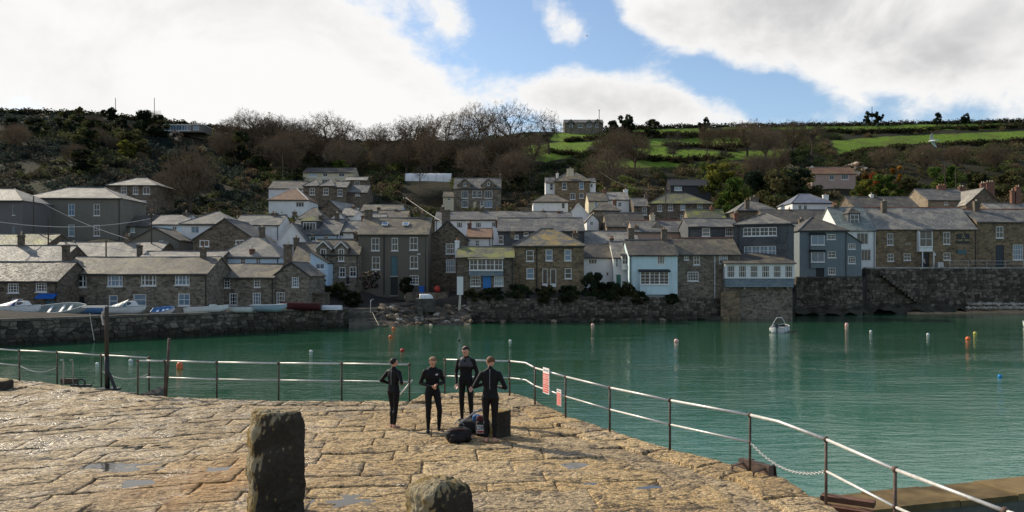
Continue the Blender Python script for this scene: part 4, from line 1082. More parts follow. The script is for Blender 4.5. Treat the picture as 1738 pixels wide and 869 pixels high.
        put_window(root, xm, zb_ + 0.05, ww, wh, st, 'pane_dark', y=dy - 0.07)
    for od in h.get('oriel', ()):
        a0, a1, yt, yb_, st, pr, ybot = od[:7]; gl = od[7] if len(od) > 7 else 'pane_dark'
        xa, xb = lx(a0, -pr), lx(a1, -pr); zt, zm, zl = lz(yt, -pr), lz(yb_, -pr), lz(ybot, -pr)
        bm_ = {'bay_cottage': 'slate_band', 'blue_house': 'render_blue', 'blue_grey_house': 'render_slateblue'}.get(h['name'], 'render_white')
        ob = MB(); ob.box(xa, xb, -pr, -0.003, zl, zm); ob.box(xa, xa + 0.12, -pr, -0.003, zm, zt); ob.box(xb - 0.12, xb, -pr, -0.003, zm, zt)
        ob.box(xa + 0.12, xb - 0.12, -pr + 0.16, -0.003, zm, zt)
        oo = ob.build('bay', bm_, root)
        cap = MB(); cap.slab([(xa - 0.15, -pr - 0.2, zt + 0.02), (xb + 0.15, -pr - 0.2, zt + 0.02), (xb + 0.15, -0.003, zt + 0.32), (xa - 0.15, -0.003, zt + 0.32)], 0.1)
        cap.build('bay_roof', h['rmat'] if h['name'] == 'bay_cottage' else 'dark_trim', oo)
        put_window(root, (xa + xb) / 2, zm + 0.01, xb - xa - 0.1, zt - zm - 0.02, st, gl, y=-pr - 0.03, sill=True)
    if h.get('gallery'):
        zt, zm, zl = lz(447), lz(472), lz(487)
        gb = MB(); gb.box(x0 + 0.1, x1 - 0.05, -0.75, -0.004, zl, zm - 0.05); gb.build('slate_skirt', 'slate_band', root)
        gb = MB(); gb.box(x0, x1, -0.85, -0.005, zm - 0.05, zm + 0.05); gb.box(x0, x1, -0.85, -0.005, zt - 0.28, zt); gb.box(x0 + 0.02, x1 - 0.02, -0.5, -0.006, zm + 0.05, zt - 0.28)
        n = 6; pw = (x1 - x0) / n
        for i in range(n + 1): gb.box(max(x0, x0 + i * pw - 0.28), min(x1, x0 + i * pw + 0.28), -0.84, -0.51, zm + 0.05, zt - 0.28)
        gb.build('gallery_frame', 'white_paint', root)
        for i in range(n):
            put_window(root, x0 + (i + 0.5) * pw, zm + 0.06, pw - 0.5, zt - zm - 0.36, '42', 'pane_dark', y=-0.8, sill=False)
        rb = MB(); rb.slab([(x0 - 0.2, -1.15, zt - 0.02), (x1 + 0.2, -1.15, zt - 0.02), (x1 + 0.2, 0.3, zt + 0.45), (x0 - 0.2, 0.3, zt + 0.45)], 0.1)
        rb.build('gallery_roof', 'roof_dark', root)
        pb = MB(); pb.box(lx(1222), lx(1254), -0.5, 0.0, -3, lz(495)); pb.build('stone_pier', 'stone_brown', root)
        for px in (1262, 1300, 1335):
            bb = MB(); xx = lx(px); bb.box(xx - 0.12, xx + 0.12, -0.6, -0.02, zl - 0.28, zl - 0.01); bb.build('corbel', 'concrete', root)
    if h.get('inn'):
        # porch posts under the oriel, name board, lamp, stone plaque
        for px in (1562, 1581):
            pb = MB(); xx = lx(px); pb.box(xx - 0.08, xx + 0.08, -0.75, -0.6, 0, lz(427, -0.8) ); pb.build('porch_post', 'white_paint', root)
        sb = MB(); xa, xb, zt, zl = lx(1624), lx(1645), lz(397), lz(413); sb.box(xa, xb, -0.09, -0.01, zl, zt)
        so = sb.build('name_board', 'black_paint', root); so['label'] = 'black inn name board with small gold lettering'
        for txt, zz, sz, ox_ in (('THE', 0.63, 0.34, 0), ('SHIP', 0.30, 0.46, -0.52), ('INN', 0.30, 0.46, 0.60)):
            cu = bpy.data.curves.new('tmp_text', 'FONT'); cu.body = txt; cu.size = sz; cu.align_x = 'CENTER'; cu.extrude = 0.004
            to = bpy.data.objects.new('tmp_text', cu); col.objects.link(to)
            tm = bpy.data.meshes.new_from_object(to.evaluated_get(bpy.context.evaluated_depsgraph_get())); bpy.data.objects.remove(to)
            tm.materials.clear(); tm.materials.append(MATS['gold_paint'])
            to = link('lettering', tm, so); to.location = ((xa + xb) / 2 + ox_, -0.10, zl + (zt - zl) * zz - 0.1); to.rotation_euler = (R(90), 0, 0)
        eb = MB(); eb.lathe(((xa + xb) / 2, 0, 0), [(0.01, 0), (0.1, 0.08), (0.06, 0.16), (0.01, 0.2)], 6)
        eo = eb.build('emblem', 'gold_paint', so); eo.location = (0, -0.10, zt - 0.32); eo.scale = (1, 0.15, 1)
        pb = MB(); pb.box(lx(1625), lx(1640), -0.05, -0.005, lz(431), lz(424)); pb.build('plaque', 'teal_paint', root)
        bb = MB(); bb.box(lx(1536), lx(1546), -0.04, -0.004, lz(415), lz(413.5)); bb.build('blocked_window_sill', 'concrete', root)
        lb = MB(); lb.lathe((lx(1585.5), -0.25, lz(434)), [(0.05, 0), (0.12, 0.06), (0.14, 0.3), (0.04, 0.38)], 8); lb.box(lx(1585.5) - 0.02, lx(1585.5) + 0.02, -0.25, 0, lz(431), lz(431) + 0.04)
        lb.build('wall_lantern', 'white_paint', root)
    return root

plain('gold_paint', (0.55, 0.42, 0.16), 0.4)
for h_ in HOUSES: build_house(h_)

# ------------------------------------------------------------------ vegetation
def leaf_material(name, rough=0.85, trans=0.42):
    m, t, b = principled(name, rough, 0.06)
    at = t.node('ShaderNodeAttribute', attribute_name='tint')
    oi = t.node('ShaderNodeObjectInfo')
    v = t.ramp(oi.outputs['Random'], 0, 1, 0.78, 1.25)
    sc = t.node('ShaderNodeVectorMath', operation='SCALE'); t.l.new(at.outputs['Color'], sc.inputs[0]); t.l.new(v, sc.inputs['Scale'])
    t.put(b.inputs['Base Color'], sc.outputs[0])
    tr = t.node('ShaderNodeBsdfTranslucent'); t.l.new(sc.outputs[0], tr.inputs[0])
    mxs = t.node('ShaderNodeMixShader'); mxs.inputs[0].default_value = trans
    t.l.new(b.outputs[0], mxs.inputs[1]); t.l.new(tr.outputs[0], mxs.inputs[2])
    t.l.new(mxs.outputs[0], m.node_tree.nodes['Material Output'].inputs[0])
    return m
leaf_material('foliage')
plain('bark', (0.085, 0.066, 0.050), 0.9, 0.1, 0.3)
plain('bark_pale', (0.17, 0.15, 0.12), 0.9, 0.1, 0.3)
plain('twig', (0.24, 0.175, 0.115), 0.9, 0.1, 0.25)
plain('twig_dark', (0.12, 0.095, 0.075), 0.9, 0.1, 0.25)
plain('twig_red', (0.225, 0.168, 0.115), 0.9, 0.1, 0.25)

def leaf_mesh(name, cen, size, tint, mat='foliage', seed=0):
    """one small four-sided leaf spray per centre"""
    g = np.random.default_rng(seed)
    n = len(cen)
    a = g.normal(size=(n, 3)); a /= np.linalg.norm(a, axis=1)[:, None]
    c = g.normal(size=(n, 3)); b = np.cross(a, c); b /= np.linalg.norm(b, axis=1)[:, None] + 1e-9
    s = np.asarray(size)[:, None] if np.ndim(size) else np.full((n, 1), size)
    s = s * g.uniform(0.6, 1.4, (n, 1)); w = s * g.uniform(0.4, 0.8, (n, 1))
    V = np.stack([cen - a * s, cen + b * w, cen + a * s, cen - b * w], 1).reshape(-1, 3)
    me = bpy.data.meshes.new(name)
    me.vertices.add(n * 4); me.vertices.foreach_set('co', V.ravel())
    me.loops.add(n * 4); me.loops.foreach_set('vertex_index', np.arange(n * 4, dtype=np.int32))
    me.polygons.add(n); me.polygons.foreach_set('loop_start', np.arange(0, n * 4, 4, dtype=np.int32))
    me.polygons.foreach_set('loop_total', np.full(n, 4, dtype=np.int32))
    me.update(calc_edges=True)
    tc_ = np.ones((n * 4, 4), dtype=np.float32); tc_[:, :3] = np.repeat(tint, 4, axis=0)
    ca = me.color_attributes.new('tint', 'FLOAT_COLOR', 'POINT'); ca.data.foreach_set('color', tc_.ravel())
    me.materials.append(MATS[mat])
    return me

def ribbons(name, segs, mat):
    """thin twigs: (p, q, width) as narrow tapered blades, two crossed per twig"""
    V = []; F = []
    for p, q, wd in segs:
        d = (q - p)
        s1 = d.cross(Vector((0.3, 0.5, 0.8))).normalized() * wd
        s2 = d.cross(s1).normalized() * wd
        for s in (s1, s2):
            k = len(V)
            V += [tuple(p - s), tuple(p + s), tuple(q + s * 0.3), tuple(q - s * 0.3)]
            F.append((k, k + 1, k + 2, k + 3))
    me = bpy.data.meshes.new(name); me.from_pydata(V, [], F); me.materials.append(MATS[mat]); me.update()
    return me

def bare_tree(seed, rad=0.44, n_end=1300, mat='twig', lean=0.0, trunk_h=0.2, twl=0.055, low=0.30):
    """leafless tree of height 1: limbs divide again and again towards the tips that fill a lumpy dome"""
    g = np.random.default_rng(seed)
    d = g.normal(size=(n_end, 3)); d /= np.linalg.norm(d, axis=1)[:, None]
    rr = g.uniform(0.15, 1.0, (n_end, 1)) ** 0.45
    lump = np.array([noise.noise(Vector(v) * 1.7 + Vector((seed, 0, 0))) * 1.3 + noise.noise(Vector(v) * 4.0 + Vector((seed, 3, 0))) * 0.5 for v in d])[:, None]
    ends = np.array([lean, 0, (1 + low) / 2]) + d * rr * (1 + 0.35 * lump) * np.array([rad, rad, (1 - low) / 2])
    ends[:, 2] = np.maximum(ends[:, 2], low * 0.8)
    tb = MB(); tw = []
    def width(n): return 0.0017 * n ** 0.40
    def grow(p, pdir, idx, lev):
        n = len(idx)
        if n <= 2:
            for i in idx:
                e = Vector(ends[i]); tw.append((p, e, 0.0020))
                dd = (e - p).normalized()
                for k in range(3):
                    q = e + (dd + Vector(g.normal(size=3)) * 0.55 + Vector((0, 0, 0.25))).normalized() * twl * g.uniform(0.5, 1.2)
                    tw.append((p.lerp(e, g.uniform(0.4, 1.0)), q, 0.0015))
            return
        k = 4 if n > 200 else 3
        if lev == 0: k = 6
        seeds = ends[g.choice(idx, k, replace=False)]
        own = np.argmin(((ends[idx][:, None, :] - seeds[None]) ** 2).sum(2), axis=1)
        for j in range(k):
            sub_ = idx[own == j]
            if len(sub_) == 0: continue
            c = Vector(ends[sub_].mean(0))
            q = p.lerp(c, 0.52 if len(sub_) > 3 else 0.7)
            q = q + Vector(g.normal(size=3)) * 0.012
            m_ = p.lerp(q, 0.5) + pdir * (q - p).length * 0.14 + Vector(g.normal(size=3)) * 0.006
            w0, w1 = width(len(sub_)), width(len(sub_)) * 0.8
            if len(sub_) > 25: tb.tube([p, m_, q], [w0, (w0 + w1) / 2, w1], 6 if len(sub_) > 150 else 4, cap=False)
            else: tw.append((p, m_, w0)); tw.append((m_, q, w1))
            grow(q, (q - m_).normalized(), sub_, lev + 1)
    base = Vector((lean * 0.3, 0, trunk_h))
    tb.tube([(0, 0, -0.04), (lean * 0.1 + 0.006, 0, trunk_h * 0.5), tuple(base)], [0.034, 0.026, 0.024], 7, cap=False)
    grow(base, Vector((0, 0, 1)), np.arange(n_end), 0)
    k = 1 / max(q.z for p, q, w_ in tw)
    tb.v = [(a * k, b_ * k, c * k) for a, b_, c in tb.v]
    tw = [(p * k, q * k, w_) for p, q, w_ in tw]
    return tb.mesh('trunk', 'bark', uv=False), ribbons('crown', tw, mat)

def leafy_tree(seed, shape, cols, nl=26, per=130, leaf=0.034, trunk=0.3):
    """evergreen of height 1: shape gives crown half widths (bottom, middle, top)"""
    g = np.random.default_rng(seed); r = random.Random(seed)
    cen = []; tint = []
    tb = MB()
    tb.tube([(0, 0, -0.04), (0.01, 0, trunk * 0.6), (r.uniform(-.03, .03), 0, trunk + 0.25)], [0.028, 0.022, 0.01], 6, cap=False)
    cols = np.array(cols)
    for i in range(nl):
        z = r.uniform(trunk * 0.55, 0.93)
        k = (z - trunk * 0.5) / (1 - trunk * 0.5)
        rad = np.interp(k, [0, 0.45, 1], shape)
        a = r.uniform(0, 2 * PI); q = rad * math.sqrt(r.random()) * 0.95
        c = np.array([math.cos(a) * q, math.sin(a) * q, z])
        lr = r.uniform(0.07, 0.15) * (0.6 + shape[1])
        if r.random() < 0.5: tb.tube([(0, 0, max(0.05, z - 0.2)), tuple(c)], [0.009, 0.003], 4, cap=False)
        d = g.normal(size=(per, 3)); d /= np.linalg.norm(d, axis=1)[:, None]
        rr = lr * g.uniform(0.55, 1.05, (per, 1))
        pts = c + d * rr * np.array([1, 1, 0.75])
        cen.append(pts)
        base = cols[r.randrange(len(cols))] * r.uniform(0.75, 1.25)
        tint.append(base[None, :] * g.uniform(0.7, 1.3, (per, 1)) if seed != 11 else cols[g.integers(len(cols), size=per)])
    cen = np.concatenate(cen); tint = np.concatenate(tint)
    top = cen[:, 2].max(); cen = cen / top
    return tb.mesh('trunk', 'bark', uv=False), leaf_mesh('crown', cen, leaf, tint, seed=seed)

DARKG = [(0.020, 0.030, 0.014), (0.030, 0.042, 0.018), (0.016, 0.024, 0.015)]
OLIVE = [(0.070, 0.072, 0.028), (0.050, 0.055, 0.022), (0.090, 0.080, 0.036)]
BRIGHT = [(0.070, 0.110, 0.022), (0.050, 0.085, 0.020), (0.105, 0.130, 0.030)]
YELLOW = [(0.150, 0.150, 0.030), (0.110, 0.120, 0.025), (0.085, 0.100, 0.022)]
RUST = [(0.26, 0.065, 0.022), (0.20, 0.050, 0.020), (0.10, 0.06, 0.02)]
ORANGE = [(0.34, 0.17, 0.03), (0.26, 0.12, 0.02), (0.16, 0.10, 0.02)]
BLOSSOM = [(0.62, 0.54, 0.46), (0.45, 0.38, 0.30), (0.14, 0.11, 0.07), (0.12, 0.10, 0.06)]
PINKB = [(0.40, 0.22, 0.22), (0.55, 0.48, 0.44), (0.05, 0.06, 0.03), (0.06, 0.075, 0.03), (0.04, 0.05, 0.025)]
PROTO = {}
for i in range(4): PROTO['bare%d' % i] = bare_tree(20 + i, [0.42, 0.50, 0.38, 0.46][i], 1300)
for i in range(2): PROTO['red%d' % i] = bare_tree(40 + i, 0.46, 1600, 'twig_red', low=0.2, trunk_h=0.14)
for i in range(3): PROTO['sky%d' % i] = bare_tree(60 + i, [0.50, 0.44, 0.48][i], 620, 'twig_dark', lean=[0, 0.06, -0.05][i], trunk_h=0.26)
PROTO['round0'] = leafy_tree(1, (0.30, 0.42, 0.12), DARKG)
PROTO['round1'] = leafy_tree(2, (0.34, 0.46, 0.16), DARKG + OLIVE[:1])
PROTO['olive'] = leafy_tree(3, (0.34, 0.46, 0.18), OLIVE)
PROTO['bright'] = leafy_tree(4, (0.34, 0.44, 0.16), BRIGHT)
PROTO['yellow'] = leafy_tree(5, (0.34, 0.44, 0.16), YELLOW)
PROTO['rust'] = leafy_tree(6, (0.30, 0.42, 0.2), RUST)
PROTO['orange'] = leafy_tree(7, (0.30, 0.36, 0.2), ORANGE, 16)
PROTO['blossom'] = leafy_tree(8, (0.40, 0.60, 0.3), BLOSSOM)
PROTO['pine'] = leafy_tree(9, (0.10, 0.50, 0.42), DARKG, 22, 130, 0.04, 0.75)
PROTO['wind'] = leafy_tree(10, (0.35, 0.60, 0.30), DARKG, 26, 130, 0.045, 0.35)
PROTO['pinkb'] = leafy_tree(11, (0.60, 0.85, 0.5), PINKB, 30, 150, 0.06, 0.1)
PROTO['lowdark'] = leafy_tree(12, (0.70, 0.95, 0.4), [(0.035, 0.05, 0.022), (0.05, 0.065, 0.026), (0.028, 0.038, 0.02), (0.07, 0.06, 0.03)], 40, 150, 0.05, 0.08)
PROTO['lowolive'] = leafy_tree(13, (0.70, 0.95, 0.4), OLIVE + DARKG[:1], 30, 150, 0.055, 0.08)

def plant(kind, px, yb, yt, D, label, name, cat='tree', wide=1.0, group=None, zoff=-0.3):
    if name == 'bare_tree' and D > 262 and 400 < px < 960: D -= 30
    x = X(px, D); z0 = gz(x, D)
    zt = Z(yt, D)
    hgt = max(1.2, zt - z0)
    if name == 'bare_tree': hgt *= 1.06; wide = max(0.85, wide) * 1.02
    root = thing(name, label, cat, (x, D, z0), random.uniform(0, 6.28), group)
    tm, cm = PROTO[kind]
    for nm, me in (('trunk', tm), ('crown', cm)):
        o = link(nm, me, root); o.scale = (hgt * wide, hgt * wide, hgt)
    return root

T = plant
# skyline of leafless trees
G1 = 'leafless trees on the hillside'
T('sky0', 868, 240, 176, 292, 'tall open leafless tree standing clear against the sky', 'bare_tree', wide=1.05, group=G1)
T('sky1', 932, 235, 187, 292, 'slim leafless tree on the ridge left of the hilltop house', 'bare_tree', group=G1)
T('bare1', 806, 250, 180, 286, 'big domed leafless tree, second left of the open skyline tree', 'bare_tree', wide=1.0, group=G1)
T('sky2', 836, 245, 186, 294, 'leafless tree between the domed tree and the open skyline tree', 'bare_tree', group=G1)
T('bare0', 745, 255, 194, 282, 'leafless skyline tree directly above the white polytunnel right end', 'bare_tree', wide=1.2, group=G1)
T('bare2', 700, 258, 200, 280, 'leafless skyline tree above the white polytunnel left end', 'bare_tree', wide=1.2, group=G1)
T('sky1', 668, 258, 207, 282, 'smaller leafless tree where the skyline dips', 'bare_tree', wide=1.2, group=G1)
T('bare3', 556, 250, 192, 270, 'broad leafless tree on the left shoulder of the hill', 'bare_tree', wide=1.15, group=G1)
T('sky2', 520, 246, 202, 272, 'leafless tree just left of the broad shoulder tree', 'bare_tree', wide=1.1, group=G1)
T('bare1', 480, 246, 198, 268, 'leafless tree under the thin skyline mast', 'bare_tree', wide=1.1, group=G1)
T('sky0', 428, 240, 196, 268, 'leftmost of the leafless trees on the skyline', 'bare_tree', wide=1.1, group=G1)
T('sky2', 452, 240, 200, 271, 'leafless tree next to the leftmost skyline tree', 'bare_tree', group=G1)
T('sky1', 592, 250, 208, 274, 'low leafless tree right of the broad shoulder tree', 'bare_tree', group=G1)
T('bare2', 638, 258, 212, 280, 'thin leafless tree at the lowest point of the skyline', 'bare_tree', wide=1.1, group=G1)
# slope
T('red0', 322, 372, 243, 158, 'huge brown leafless tree right of the upper dark stone house', 'bare_tree', wide=0.85, group=G1)
T('red1', 275, 355, 290, 176, 'brown leafless tree touching the roof of the upper dark stone house', 'bare_tree', wide=0.9, group=G1)
T('red0', 800, 308, 212, 246, 'large rounded red-brown leafless tree behind the twin-gabled villa', 'bare_tree', wide=1.15, group=G1)
T('bare0', 725, 308, 238, 242, 'brown leafless tree right behind the middle of the polytunnel', 'bare_tree', wide=1.0, group=G1)
T('bare3', 690, 310, 236, 238, 'brown leafless tree at the left end of the polytunnel', 'bare_tree', wide=1.0, group=G1)
T('red1', 652, 312, 244, 236, 'brown leafless tree left of the polytunnel', 'bare_tree', wide=1.0, group=G1)
T('sky1', 712, 325, 276, 212, 'dark slim leafless tree in front of the polytunnel', 'bare_tree', wide=0.6, group=G1)
T('bare2', 765, 300, 240, 250, 'leafless tree left of the large rounded red-brown tree', 'bare_tree', wide=1.0, group=G1)
T('bare1', 870, 300, 232, 262, 'dark leafless tree on the slope under the open skyline tree', 'bare_tree', wide=1.1, group=G1)
T('bare0', 905, 290, 228, 268, 'leafless tree left of the bright upper field', 'bare_tree', wide=1.0, group=G1)
T('bare0', 1040, 310, 222, 238, 'wide brown leafless tree below the hilltop house pole', 'bare_tree', wide=1.1, group=G1)
T('bare3', 1078, 300, 224, 244, 'brown leafless tree right of the wide one below the hilltop', 'bare_tree', wide=1.0, group=G1)
T('red1', 1030, 315, 252, 214, 'lower brown leafless tree above the white cottage with white chimney', 'bare_tree', wide=1.1, group=G1)
T('sky1', 1142, 288, 222, 262, 'leafless tree left of the small bright mid-slope field', 'bare_tree', wide=1.0, group=G1)
T('bare2', 1200, 282, 212, 276, 'leafless tree standing in the small bright mid-slope field', 'bare_tree', wide=0.9, group=G1)
T('bare1', 1232, 280, 215, 280, 'leafless tree at the right edge of the small bright field', 'bare_tree', wide=1.0, group=G1)
T('bare0', 1268, 285, 204, 278, 'leafless tree breaking the skyline right of the hedge gap', 'bare_tree', wide=1.1, group=G1)
T('red0', 1300, 295, 208, 272, 'brown leafless tree mid-right on the wooded slope', 'bare_tree', wide=1.0, group=G1)
T('bare3', 1345, 290, 204, 282, 'tall leafless tree left of the long right field', 'bare_tree', wide=1.0, group=G1)
T('sky2', 1378, 285, 205, 284, 'last leafless tree before the long right field', 'bare_tree', wide=1.0, group=G1)
T('bare2', 1322, 310, 246, 244, 'greyish leafless tree above the town left of the bungalow', 'bare_tree', wide=1.0, group=G1)
T('sky1', 1290, 310, 256, 232, 'pale-stemmed leafless tree above the grey hipped house', 'bare_tree', wide=0.7, group=G1)
T('bare1', 1500, 300, 248, 262, 'leafless tree under the long right field', 'bare_tree', wide=1.2, group=G1)
T('red1', 1570, 300, 242, 262, 'brown leafless tree beneath the flying gull', 'bare_tree', wide=1.2, group=G1)
T('bare0', 1625, 300, 245, 266, 'brown leafless tree right of the one beneath the gull', 'bare_tree', wide=1.2, group=G1)
T('red0', 1690, 305, 240, 270, 'brown leafless tree on the far right slope', 'bare_tree', wide=1.2, group=G1)
T('bare2', 190, 300, 232, 212, 'grey leafless tree on the shaded left slope', 'bare_tree', wide=1.2, group=G1)
T('bare1', 240, 310, 258, 205, 'grey leafless tree above the big grey building roof', 'bare_tree', wide=1.2, group=G1)
T('red1', 375, 300, 225, 224, 'brown leafless tree below the glazed modern house', 'bare_tree', wide=1.0, group=G1)
T('bare3', 480, 300, 232, 232, 'brown leafless tree above the red-roofed cottage', 'bare_tree', wide=1.2, group=G1)
T('bare0', 545, 295, 232, 240, 'brown leafless tree above the long bungalow', 'bare_tree', wide=1.2, group=G1)
T('red0', 600, 305, 238, 236, 'brown leafless tree right above the long bungalow end', 'bare_tree', wide=1.2, group=G1)
# the thick of the wood: trees nothing tells apart
rw = random.Random(77)
for k in range(46):
    px = rw.choice([rw.uniform(370, 630), rw.uniform(610, 930), rw.uniform(610, 930), rw.uniform(1010, 1400)])
    D = rw.uniform(212, 268) if px < 960 else rw.uniform(228, 285)
    x_ = X(px, D); zg = gz(x_, D); py_ = HY - (zg - CZ) / D * FPX
    if 676 < px < 778 and D < 238: continue
    if in_field(px, py_ - 6) or in_field(px, py_ - 20) or in_field(px, py_ - 34): continue
    if any(h_['x0'] - 6 < px < h_['x1'] + 6 and D - 3 < h_['D'] + h_['dep'] and h_['D'] > D - 40 and py_ - 40 < h_['yb'] and h_['D'] > 150 for h_ in HOUSES): continue
    T(rw.choice(['bare0', 'bare1', 'bare2', 'bare3', 'red0', 'red1']), px, py_, py_ - rw.uniform(40, 62) * 240 / D, D, 'brown leafless tree in the thick of the hillside wood', 'bare_tree', wide=rw.uniform(0.9, 1.25), group='leafless trees in the thick of the wood')
for k in range(30):
    px = rw.uniform(-20, 350); D = rw.uniform(175, 252)
    if 175 < px < 275 and D < 190: continue
    if 265 < px < 355 and D > 205: continue
    zg = gz(X(px, D), D); py_ = HY - (zg - CZ) / D * FPX
    if k % 3 == 0:
        T(rw.choice(['bare0', 'bare2', 'bare3']), px, py_, py_ - rw.uniform(34, 48) * 220 / D, D, 'greyish leafless tree among the evergreens of the shaded left slope', 'bare_tree', wide=rw.uniform(0.95, 1.3), group='leafless trees on the left slope')
    else:
        T(rw.choice(['round0', 'round1', 'round1', 'olive']), px, py_, py_ - rw.uniform(26, 44) * 220 / D, D, 'dark evergreen crown among others on the shaded left slope', 'evergreen_tree', wide=rw.uniform(1.0, 1.4), group='evergreens on the left slope')
# evergreens
G2 = 'evergreen trees on the hillside'
T('round0', 243, 250, 187, 236, 'tall dark evergreen rising over the left skyline', 'evergreen_tree', wide=0.9, group=G2)
T('round1', 268, 250, 195, 238, 'dark evergreen just right of the tallest left evergreen', 'evergreen_tree', wide=0.9, group=G2)
T('round1', 408, 300, 222, 222, 'dark evergreen in the wood above the red-roofed cottage', 'evergreen_tree', wide=0.9, group=G2)
T('round0', 445, 300, 248, 216, 'lower dark evergreen right of the one above the red-roofed cottage', 'evergreen_tree', wide=1.0, group=G2)
T('yellow', 215, 290, 238, 206, 'yellow-green rounded tree on the shaded left slope', 'evergreen_tree', wide=1.1, group=G2)
T('pine', 190, 205, 182, 255, 'tiny palm-like tree by the left skyline mast', 'evergreen_tree', group=G2)
T('olive', 135, 205, 181, 256, 'small tuft of a tree on the left skyline', 'evergreen_tree', wide=0.8, group=G2)
T('wind', 1064, 222, 193, 306, 'wind-swept dark tree on the skyline right of the hilltop house', 'evergreen_tree', wide=0.8, group=G2)
T('round0', 1040, 224, 205, 304, 'dark bush beside the wind-swept skyline tree', 'evergreen_tree', wide=1.2, group=G2)
T('round1', 1107, 222, 202, 306, 'rounded dark bush right of the wind-swept skyline tree', 'evergreen_tree', wide=1.0, group=G2)
T('wind', 1195, 218, 199, 318, 'lone small tree poking above the skyline hedge', 'evergreen_tree', wide=0.6, group=G2)
T('pine', 1472, 214, 189, 352, 'left of two umbrella-shaped trees beside the right skyline pole', 'evergreen_tree', wide=0.75, group=G2)
T('pine', 1489, 214, 189, 353, 'right of two umbrella-shaped trees beside the right skyline pole', 'evergreen_tree', wide=0.75, group=G2)
T('round0', 1592, 212, 191, 366, 'small dark tree on the right skyline near a thin mast', 'evergreen_tree', wide=0.8, group=G2)
T('wind', 1638, 210, 192, 370, 'bushy tree on the far right skyline', 'evergreen_tree', wide=0.7, group=G2)
T('bright', 1246, 352, 303, 172, 'glossy bright green tree right of the mossy house', 'evergreen_tree', wide=0.95, group=G2)
T('yellow', 1222, 330, 278, 198, 'yellow-green loose tree above the glossy green tree', 'evergreen_tree', wide=1.1, group=G2)
T('olive', 1310, 352, 288, 180, 'olive-brown bushy tree left of the bungalow', 'evergreen_tree', wide=0.9, group=G2)
T('round1', 1352, 352, 286, 186, 'big dark tree in front of the bungalow left end', 'evergreen_tree', wide=1.0, group=G2)
T('round0', 1282, 352, 290, 186, 'dark tree between the glossy green and olive trees', 'evergreen_tree', wide=0.9, group=G2)
T('yellow', 1466, 352, 304, 184, 'yellow-green conical tree right of the bungalow', 'evergreen_tree', wide=0.8, group=G2)
T('rust', 1478, 330, 291, 206, 'rust-red shrub tree right of the bungalow', 'evergreen_tree', wide=0.9, group=G2)
T('bright', 1500, 345, 296, 200, 'dark green bush tree right of the rust-red one', 'evergreen_tree', wide=1.1, group=G2)
T('orange', 1522, 310, 282, 236, 'small orange conifer above the right gardens', 'evergreen_tree', wide=0.8, group=G2)
T('olive', 1540, 345, 300, 206, 'olive bush tree below the orange conifer', 'evergreen_tree', wide=1.2, group=G2)
T('bright', 1600, 335, 282, 214, 'bright green tree above the orange chimneys', 'evergreen_tree', wide=1.0, group=G2)
T('blossom', 1452, 300, 274, 246, 'pale blossoming tree behind the bungalow roof', 'evergreen_tree', wide=1.3, group=G2)
T('blossom', 72, 235, 193, 250, 'pale blossoming bush near the top of the left slope', 'evergreen_tree', wide=0.8, group=G2)
T('blossom', 300, 240, 221, 236, 'pale blossoming bush under the glazed modern house', 'evergreen_tree', wide=0.9, group=G2)
T('bright', 575, 310, 272, 222, 'pale green feathery tree above the garden cabins', 'evergreen_tree', wide=1.0, group=G2)
T('round1', 505, 330, 288, 206, 'dark bush tree left of the long bungalow', 'evergreen_tree', wide=1.0, group=G2)
T('round1', 1660, 340, 292, 216, 'dark green tree above the far right chimneys', 'evergreen_tree', wide=1.2, group=G2)
T('olive', 1715, 335, 288, 226, 'olive tree at the right edge above the roofs', 'evergreen_tree', wide=1.2, group=G2)
T('round0', 878, 335, 290, 216, 'dark tree right of the twin-gabled villa', 'evergreen_tree', wide=1.3, group=G2)
# garden shrubs by the shore and in the town
G3 = 'garden shrubs'
def shrub(kind, px, yb, yt, D, label, wide):
    x = X(px, D); zb_, zt = Z(yb, D), Z(yt, D)
    root = thing('shrub', label, 'shrub', (x, D, zb_), random.uniform(0, 6.28), G3)
    tm, cm = PROTO[kind]; hgt = zt - zb_
    for nm, me in (('stem', tm), ('foliage', cm)):
        o = link(nm, me, root); o.scale = (hgt * wide, hgt * wide, hgt)
shrub('pinkb', 628, 490, 460, 102.5, 'shrub covered in pink and white blossom in front of the tall house', 0.85)
shrub('lowdark', 540, 500, 472, 101.0, 'dark hedge-like shrub below the sky-blue lean-to', 0.8)
shrub('lowolive', 575, 508, 478, 100.5, 'olive shrub below the dormer cottage door', 0.85)
shrub('lowdark', 600, 520, 495, 99.0, 'dark shrub hanging over the garden wall by the steps', 0.8)
shrub('lowdark', 690, 498, 470, 106.5, 'dark shrub beside the ground-floor window of the tall house', 0.5)
shrub('lowdark', 880, 512, 482, 103.8, 'low dark shrub at the left front corner of the square brown house', 0.9)
shrub('lowolive', 925, 512, 484, 103.6, 'low shrub in front of the twin glazed doors', 0.9)
shrub('lowdark', 965, 512, 484, 103.9, 'dark shrub below the right windows of the square brown house', 0.9)
shrub('lowdark', 1005, 515, 462, 106.3, 'tall dark shrub right of the square brown house', 0.6)
shrub('lowdark', 1035, 518, 478, 106.0, 'dark bush in front of the low white cottage', 0.8)
shrub('lowolive', 1062, 518, 478, 106.2, 'bush at the left corner of the pale blue house', 0.6)
shrub('lowdark', 1085, 516, 494, 106.0, 'low dark shrub under the blue house bay', 0.9)
shrub('lowdark', 1140, 516, 498, 107.0, 'small shrub at the right foot of the pale blue house', 0.9)
shrub('lowdark', 835, 510, 488, 102.6, 'shrubby growth below the bright blue door', 1.3)
shrub('lowolive', 800, 512, 490, 102.0, 'shrub beside the tall white box on the shore', 0.9)

